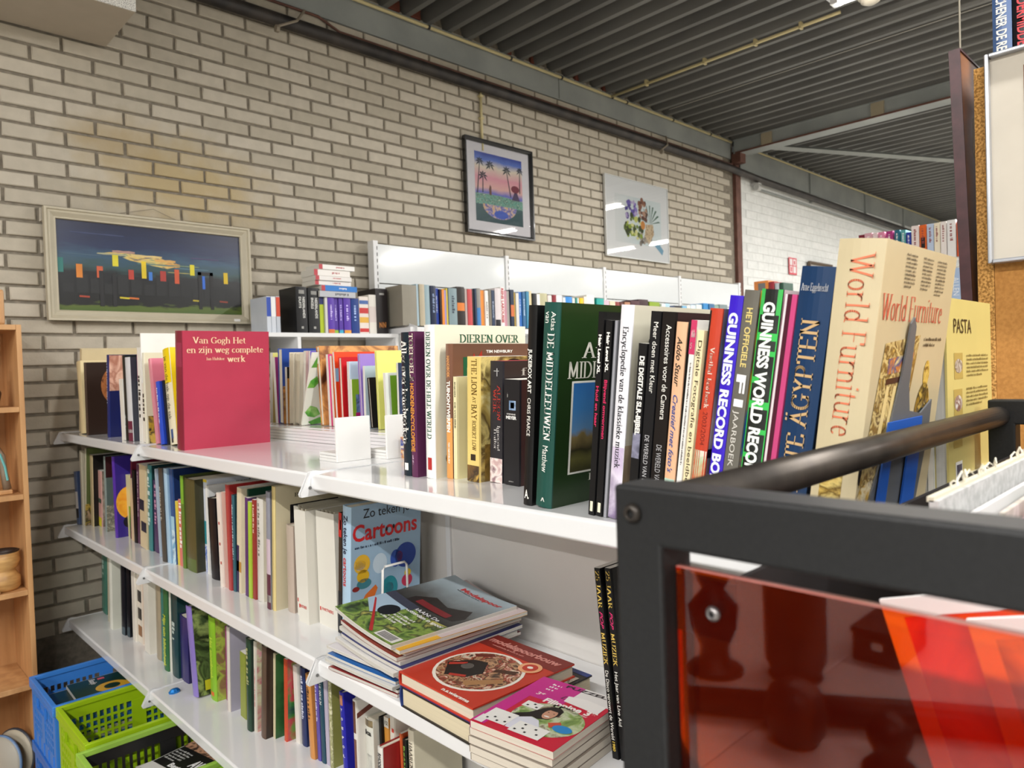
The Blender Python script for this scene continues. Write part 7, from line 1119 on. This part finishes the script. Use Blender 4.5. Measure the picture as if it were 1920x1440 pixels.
MB().tube([(-.03, 0, .02), (-.02, 0, .09), (-.005, 0, .15), (.008, 0, .165), (.018, 0, .14), (.022, 0, .08), (.03, 0, .017)], [.02, .02, .014, .012, .012, .012, .014], 10).obj('body', mat('#8a7a68', .5, name='pale_wood'), e, smooth=True)
MB().tube([(.010, -.012, .15), (.024, -.013, .10), (.030, -.013, .05)], .004, 6).obj('stripe', mat('#6ab8b8', .4), e)
e = thing('wooden_mortar', 'turned wooden pot with a darker bowl on the middle of the bookcase', 'pot', (.478, 3.225, -.749+ZC))
MB().lathe([(0, 0), (.048, 0), (.056, .012), (.056, .045), (.044, .066), (.04, .072), (.05, .084), (.057, .105), (.055, .140), (.050, .142), (.047, .12), (0, .10)], n=28).obj('body', M_olive, e, smooth=True)
MB().lathe([(.0485, .120), (.0565, .1425), (.050, .145), (.044, .125)], n=28).obj('rim', mat('#2b1d14', .5, name='dark_wood'), e, smooth=True)
e = thing('wooden_tray', 'flat pale wooden piece lying beside the turned pot', 'tray', (.40, 3.175, -.749+ZC)); MB().box(-.08, .06, -.02, .03, 0, .012).obj('board', M_wood, e, bevel=.002)
for i, (x, y) in enumerate([(.43, 3.20), (.475, 3.23)]):
    e = thing('round_plate', ['grey-blue edged round plate standing low in the bookcase', 'cream round plate with dark rim standing behind the blue-edged one'][i], 'plate', (x, y, -1.47+.005+ZC+.0), -.25)
    e.rotation_euler = (0, .10, .5)
    MB().lathe([(0, .0), (.085, 0), (.092, .010), (.092, .016), (.084, .014), (0, .009)], (0, 0, .0935), 0, 32).obj('dish', mat(['#a9a498', '#b8b09c'][i], .5, name='glazed'), e, smooth=True)
    MB().lathe([(.0905, .0075), (.095, .0095), (.095, .0165), (.0905, .0175)], (0, 0, .0935), 0, 32).obj('rim', mat(['#6a88b0', '#3a3f4a'][i], .4), e, smooth=True)
MB().box(-.3435, .5425, 3.151, 3.446, -1.47, -1.466).obj('bottom_board', M_wood, wc)
# ---------------------------------------------------------------- folding crates
def crate(lab, x, y, z, col, rim=None, L=.48, W_=.345, H=.222, hole='grid', rz=0., inside=None):
    e = thing('folding_crate', lab, 'crate', (x, y, z+ZC-H), rz); m = mat(col, .4, name='crate_plastic', var=.03); mr = mat(rim or col, .4, name='crate_plastic', var=.03)
    def wall_(name, along, a0, a1, fix, t):
        mb = MB(); n = max(1, int((a1-a0-.06)/.021)); rows_ = 5
        def bx(u0, u1, z0, z1, dt=0):
            (mb.box(u0, u1, fix-dt, fix+t+dt, z0, z1) if along == 0 else mb.box(fix-dt, fix+t+dt, u0, u1, z0, z1))
        bx(a0, a1, 0, .05); bx(a0, a1, H-.05, H-.016); bx(a0, a0+.03, .05, H-.05); bx(a1-.03, a1, .05, H-.05); mid = (a0+a1)/2; bx(mid-.022, mid+.022, .05, H-.05, .0015)
        for lo, hi in ((a0+.03, mid-.022), (mid+.022, a1-.03)):
            k = max(2, int((hi-lo)/.0195)); st = (hi-lo)/k; bwid = .0075
            for j in range(1, k): bx(lo+j*st-bwid/2, lo+j*st+bwid/2, .05, H-.05)
            rr = rows_ if hole == 'grid' else 1
            for j in range(1, rr): zc = .05+(H-.1)*j/rr; bx(lo, hi, zc-bwid/2, zc+bwid/2, -.0004)
        for k in range(5):
            u = a0+(a1-a0)*(k+.5)/5
            bx(u-.002, u+.002, .004, .046, .003)
        mb.obj(name, m, e)
    wall_('long_side', 0, .008, L-.008, .006, .004); wall_('long_side', 0, .008, L-.008, W_-.010, .004)
    wall_('short_side', 1, .008, W_-.008, .006, .004); wall_('short_side', 1, .008, W_-.008, L-.010, .004)
    r_ = MB(); 
    for (x0, x1, y0, y1) in ((0, L, 0, .014), (0, L, W_-.014, W_), (0, .014, .014, W_-.014), (L-.014, L, .014, W_-.014)): r_.box(x0, x1, y0, y1, H-.016, H)
    for (x0, x1, y0, y1) in ((0, L, 0, .004), (0, L, W_-.004, W_), (0, .004, .004, W_-.004), (L-.004, L, .004, W_-.004)): r_.box(x0, x1, y0, y1, H-.034, H-.016)
    r_.obj('rim', mr, e, bevel=.003)
    MB().box(.008, L-.008, .008, W_-.008, 0, .006).obj('bottom', m, e)
    hd = MB(); hd.box(-.002, .0055, W_*.33, W_*.67, H-.078, H-.070).box(-.002, .0055, W_*.33, W_*.345, H-.070, H-.04).box(-.002, .0055, W_*.655, W_*.67, H-.070, H-.04); hd.obj('handle', m, e)
    return e
CT = -1.021
crate('blue folding crate, furthest of the stacked crates, magazines inside', .508, 2.665, CT, '#3a80d4')
crate('yellow-green folding crate in the middle with a grid of holes', .515, 2.315, CT, '#9cbe14')
crate('lime folding crate nearest the camera with black slotted sides', .488, 1.955, CT-.006, '#1c1c1c', '#96c04a', hole='slot')
crate('lower blue crate carrying the upper blue one', .508, 2.665, CT-.2225, '#2a6cc0')
crate('lower yellow-green crate carrying the middle one', .515, 2.315, CT-.2225, '#8cae12')
crate('lower lime crate carrying the black-sided one', .488, 1.955, CT-.2285, '#86a81c', '#96c04a', hole='slot')
crate('lime and blue crate pushed in front of the shelving, barely in view', .595, 1.59, CT-.01, '#2a4ac0', '#86b82c')
crate('lower crate under the barely visible lime and blue one', .595, 1.59, CT-.2325, '#2a4ac0')
cz = CT-.222+ZC
for i in range(12):
    dx, dy = rg.uniform(0, .02), rg.uniform(0, .02); top = i == 11
    book('green comic book with a yellow horn on top in the blue crate' if top else ['green', 'white', 'dark green', 'rosy', 'cream', 'black', 'green striped', 'grey', 'brown', 'olive', 'pink-brown'][i]+' comic lying in the blue crate, '+['lowest', 'second up', 'third up', 'fourth up', 'fifth up', 'sixth up', 'seventh up', 'eighth up', 'ninth up', 'tenth up', 'just under the top one'][i],
         .545+dx+(.05 if top else 0), 2.955-dy, cz+.007+i*.0142, .0136, .22, .27, 'p', ['#1f4a30', '#d8d4cc', '#14301f', '#b88a7c'][i % 4] if not top else '#16341f', '#ddd8cc',
         [('fe', .3, .62, .3, .75, '#d8a82a'), ('fe', .37, .55, .42, .65, '#16341f', .0008), ('fp', ((.4, .72), (.5, .9), (.62, .95), (.56, .68)), '#d8a82a', .0009), ('fe', .7, .8, .5, .6, '#a8302a'), ('s', 'x', 'sans', .5, .01, .1, .5, '#333')][:4]+[('f', 'Blaadje', 'ital', .05, .3, .2, .09, '#e8e4e0'), ('fb', .07, .13, .42, .52, '#d85a5a')] if top else [], rz=-math.pi/2+(-.0 if not top else -.0)+rg.uniform(-.03, .0), flat=True, group='comics in the blue crate', name='comic', cat='comic')
cz = CT-.228+ZC
for i in range(13):
    top = i == 12; dx, dy = rg.uniform(0, .02), rg.uniform(-.0, .02)
    nm = 'black and white music magazine on top in the black-sided crate' if top else ['white', 'grey', 'red', 'cream', 'black', 'silver', 'brown', 'sand', 'ochre', 'slate', 'ivory', 'rust', 'pearl', 'coal', 'yellow headed'][i]+' magazine in the black-sided crate, '+['bottom of the pile', 'second from bottom', 'third from bottom', 'fourth from bottom', 'fifth from bottom', 'sixth from bottom', 'seventh from bottom', 'in the lower middle', 'in the middle', 'in the upper middle', 'fifth from top', 'fourth from top', 'third from top', 'second from top', 'peeping out at the back'][i]
    book(nm, .62+dx, 2.255-dy+(.02 if i == 11 else 0), cz+.007+i*.0108, .0102, .27, .215, 'p', '#1b1a1a' if top else ['#d8d4cc', '#8a8a8a', '#a8342c', '#ded8c8'][i % 4], '#d8d6d0',
         [('fb', .0, 1, .5, 1, ('art', ('#6a4a3a', '#c89a7a', '#2a2220', '#a87a64'), 20, 4)), ('fb', 0, 1, 0, .14, '#d8d6d2'), ('f', 'AVRO', 'black', .55, .28, .35, .13, '#efefef'), ('f', 'Beste Tips', 'black', .3, .17, .55, .07, '#efefef'), ('fd', .05, .42, .3, .025, '#c8c8c4', 5)] if top else ([('fb', 0, 1, .5, 1, '#d8a83a'), ('fb', .4, 1, .6, .8, '#c83a4a', .0006)] if i == 11 else []), rz=-math.pi/2+.22+rg.uniform(-.03, .03) if top else -math.pi/2-.05, flat=True, group='magazines in the black-sided crate', name='magazine', cat='magazine')
# ---------------------------------------------------------------- cart in the foreground
M_cart = noisy('black_powder_coat', '#161718', '#1b1c1d', 300, .5, 3, bump=.08, spec=.35)
M_gun = noisy('worn_dark_steel', '#332f2c', '#4a443e', 18, .38, 5, metal=.6, bump=.04)
ct = thing('steel_cart', 'black steel browser cart with a clear orange front panel, nearest the camera', 'cart', (0, 0, ZC))
def portal(x, w_, name):
    ys, ye, zt, zb_ = .2603, -.52, -.0683 if x < .5 else -.0640, -1.40
    b = .0325; o = [(ys, zb_), (ys, zt), (ye, zt), (ye, zb_), (ye+b, zb_), (ye+b, zt-b), (ys-.0315, zt-b), (ys-.0315, zb_)]
    mb = MB(); n = 8; vs = [(x, p, q) for p, q in o]+[(x+w_, p, q) for p, q in o]
    caps = [(0, 1, 6, 7), (1, 2, 5, 6), (2, 3, 4, 5)]
    mb.add(vs, [(i, (i+1) % n, n+(i+1) % n, n+i) for i in range(n)]+caps+[tuple(n+i for i in c)[::-1] for c in caps])
    mb.obj(name+'_frame', M_cart, ct, bevel=.0022)
    MB().box(x, x+w_, ye+.0315, ys-.0315, -.52, -.49).obj('lower_bar', M_cart, ct, bevel=.0022)
portal(.330, .030, 'front'); portal(1.15, .030, 'rear')
MB().tube([(.36, .2480, -.0860), (1.15, .2480, -.0860)], .0134, 28).obj('hand_rail', M_gun, ct, smooth=True)
MB().tube([(.36, -.50, -.0860), (1.15, -.50, -.0860)], .0136, 28).obj('hand_rail', M_gun, ct, smooth=True)
def bolt(x, y, z, r, m, nm='bolt'):
    MB().lathe([(r*.42, -.0012), (r*.42, -r*.62), (r*.5, -r*.66), (r*.78, -r*.52), (r*.97, -r*.22), (r, 0), (0, 0)], (x, y, z), 0, 28).obj(nm, m, ct, smooth=True)
    MB().lathe([(0, -.0016), (r*.44, -.0016)], (x, y, z), 0, 6).obj('socket', M_dark, ct)
bolt(.330, .2468, -.0835, .0057, M_gun)
MB().box(.3465, .352, .194, .2288, -.150, -.118).obj('panel_tab', M_cart, ct)
bolt(.3415, .2047, -.1343, .0042, mat('#8a8686', .3, .8, name='bright_steel'))
M_ac = bpy.data.materials.new('orange_acrylic'); nt, N, L, P = nodes(M_ac)
tr = N.new('ShaderNodeBsdfTransparent'); tr.inputs[0].default_value = (.95, .34, .05, 1); gl = N.new('ShaderNodeBsdfGlossy'); gl.inputs['Roughness'].default_value = .03; fr = N.new('ShaderNodeFresnel'); fr.inputs[0].default_value = 1.49
df = N.new('ShaderNodeBsdfDiffuse'); df.inputs[0].default_value = (.35, .02, .008, 1); m0 = N.new('ShaderNodeMixShader'); m0.inputs[0].default_value = .05; L.new(tr.outputs[0], m0.inputs[1]); L.new(df.outputs[0], m0.inputs[2])
mxs = N.new('ShaderNodeMixShader'); L.new(fr.outputs[0], mxs.inputs[0]); L.new(m0.outputs[0], mxs.inputs[1]); L.new(gl.outputs[0], mxs.inputs[2]); L.new(mxs.outputs[0], N['Material Output'].inputs[0])
MB().box(.3420, .3460, -.486, .2275, -.47, -.1130).obj('front_panel', [M_ac], ct)
MB().box(.3419, .3461, -.486, .2275, -.1130, -.1124).obj('panel_edge', mat('#b06a60', .35, name='cut_acrylic_edge'), ct)
MB().box(.36, 1.15, .226, .230, -.49, -.135).obj('side_panel', mat('#141011', .6, name='dark_board'), ct)
MB().box(.36, 1.15, -.5, .236, -.52, -.505).obj('tray', mat('#1c1512', .6, name='dark_board'), ct)
for sx in (.37, 1.12):
    for sy in (.245, -.505): MB().lathe([(0, -.012), (.035, -.012), (.035, .012), (0, .012)], (sx, sy, -1.434), 1, 20).obj('castor', M_blk, ct, smooth=True)
# grey card box of record sleeves in the cart, its lid edge frayed
lb = thing('record_box', 'grey speckled card box with a frayed top edge standing in the cart', 'box', (0, 0, ZC))
M_gc = noisy('grey_speckled_card', '#a4a5a4', '#bcbdbc', 120, .85, 3)
MB().box(.56, 1.10, .157, .163, -.504, -.102).obj('side', M_gc, lb); MB().box(.56, 1.10, .160, .1645, -.103, -.0995).obj('torn_edge', mat('#c8c4b0', .9, name='torn_paper'), lb)
MB().box(.56, 1.10, -.16, -.154, -.504, -.102).obj('side', M_gc, lb); MB().box(1.094, 1.10, -.154, .157, -.504, -.104).obj('end', M_gc, lb); MB().box(.56, 1.094, -.154, .157, -.504, -.498).obj('bottom', M_gc, lb); MB().box(.553, .5595, -.16, .163, -.504, -.118).obj('end', mat('#2a1c16', .7, name='dark_board'), lb)
r3 = random.Random(11)
for k in range(26):
    x = .60+r3.random()*.48; a = r3.uniform(-1, 1)
    f_ = MB(); f_.tube([(x, .161, -.101), (x+.004*a, .162, -.096), (x+.010*a, .160, -.0925+r3.uniform(-.002, .003)), (x+.016*a, .158, -.095)], [.0011, .0009, .0007, .0004], 5); f_.obj('frayed_fibre', mat('#ddd8c4', .9, name='torn_paper'), lb)
slc = [('white', '#d8d8d8'), ('olive', '#5a6030'), ('pink', '#c8648c'), ('off-white', '#dcd8d4'), ('grey', '#8a8a90'), ('red', '#c8242c'), ('maroon', '#4a1418'), ('white photo', '#c8bcc0'), ('scarlet', '#d8341c'), ('cream', '#d8ccb8'), ('blue', '#3a6a9a'), ('yellow', '#d8b82a'), ('brown', '#4a3020'), ('black', '#1c1a1c'), ('rose', '#c88a94'), ('silver', '#b0b0b4')]
for k, (n_, c_) in enumerate(slc):
    y = .142-k*.0145; e = thing('record_sleeve', f'{n_} record sleeve in the card box, ' + (f'behind the {slc[k-1][0]} one' if k else 'first against the torn side'), 'record', (.585+r3.uniform(0, .02), y, -.497+ZC), r3.uniform(-.012, .012), 'record sleeves in the card box')
    MB().box(0, .315, 0, .0035, 0, .312+.022*(1-k/20)+ .05).obj('sleeve', art([c_, c_, '#d8d0cc', c_], 9, k) if k % 3 else mat(c_, .4), e)
    MB().box(.004, .311, .0037, .0047, .002, .362).obj('inner_edge', mat('#dcdad6', .5), e)
# table of wooden carvings beside the camera, seen only as a reflection in the orange panel
tb2 = thing('display_table', 'white-topped table of wooden carvings reflected in the orange cart panel', 'table', (0, 0, ZC))
MB().box(-1.7, -.26, .0, .60, -.645, -.62).obj('table_top', M_wh, tb2, bevel=.002); MB().box(-1.7, -.26, .603, 1.3, -.645, -.62).obj('table_top', M_wh, tb2, bevel=.002)
for sx in (-1.65, -.34):
    for sy in (.04, 1.22): MB().box(sx, sx+.04, sy, sy+.04, -1.47, -.645).obj('leg', M_whm, tb2)
M_dw = woodmat('dark_carved_wood', '#2a1a12', '#4e3222', (3, 3, 10), 5)
for nm, lab, loc, prof in (('wooden_bust', 'dark wooden bust on a square foot, reflected at the left of the orange panel', (-.60, .77), [(0, 0), (.05, 0), (.05, .012), (.03, .02), (.028, .05), (.045, .09), (.05, .13), (.03, .155), (.022, .165), (.034, .19), (.036, .215), (.02, .24), (0, .245)]),
        ('wooden_column', 'tall dark wooden drum, largest of the reflected carvings', (-.68, .64), [(0, 0), (.045, 0), (.05, .02), (.058, .035), (.06, .28), (.052, .3), (0, .3)]),
        ('wooden_mask', 'small round carved wooden head in front of the reflected drum', (-.44, .53), [(0, 0), (.03, 0), (.045, .02), (.05, .05), (.04, .085), (.02, .1), (0, .102)]),
        ('wooden_figure', 'knobbly little wooden figure nearest the reflected table edge', (-.42, .38), [(0, 0), (.035, 0), (.04, .02), (.02, .04), (.03, .06), (.032, .08), (.012, .1), (0, .102)])):
    e = thing(nm, lab, 'carving', (loc[0], loc[1], -.619+ZC)); MB().lathe(prof, n=20).obj('body', M_dw, e, smooth=True); MB().lathe([(prof[1][0]*.6, .0), (prof[1][0]*1.12, 0), (prof[1][0]*1.12, .006), (0, .006)], n=20).obj('foot', M_dw, e)
e = thing('wooden_box', 'dark lidded box with a white price tag, reflected right of the drum', 'box', (-1.0, .50, -.619+ZC)); MB().box(0, .17, 0, .09, 0, .055).obj('body', M_dw, e, bevel=.003); MB().box(-.003, .173, -.003, .093, .056, .07).obj('lid', M_dw, e, bevel=.003); MB().box(.172, .1745, .03, .05, .03, .045).obj('price_tag', mat('#e8e6e2'), e)
e = thing('didgeridoo', 'long dark wooden tube lying across the reflected table', 'instrument', (0, 0, ZC)); MB().tube([(-.40, .72, -.592), (-.62, .36, -.592), (-.76, .1, -.592)], [.022, .025, .028], 16).obj('tube', M_dw, e, smooth=True)
# wide red, pink and white sleeves leaning just behind the orange panel
for k, (c_, n_, xx, yy, ln, ink) in enumerate((('#d01f22', 'scarlet printed', .500, .074, -.29, ('#d01f22', '#e85a1c', '#d01f22', '#f0a040')), ('#d8306e', 'hot pink printed', .512, .020, -.33, ('#d8306e', '#5a1a2a', '#d8306e', '#7a2030')),
        ('#dcdcdc', 'white and grey portrait', .488, .028, -.27, ('#dcd8dc', '#a89aa0', '#e8e6e8', '#8a6a6c')), ('#e0c23a', 'yellow and blue', .476, -.06, -.2, ('#e0c23a', '#2a4a7a', '#e0c23a')))):
    e = thing('record_sleeve', f'{n_} record sleeve leaning right behind the orange panel', 'record', (xx, yy, -.503+ZC)); e.rotation_euler = (ln, 0, 0)
    MB().box(0, .003, -.33, -.012, 0.0, .346).obj('sleeve', art(list(ink), 11, k+2), e)
    MB().box(-.0004, .0034, -.012, 0, 0, .358).obj('white_border', mat('#eceae8', .4), e); MB().box(-.0004, .0034, -.33, -.012, .346, .358).obj('white_border', mat('#eceae8', .4), e)
for o in list(bpy.data.objects):
    if o.get('category') == 'book' and o.name.startswith('Cube'): o.name = 'book'
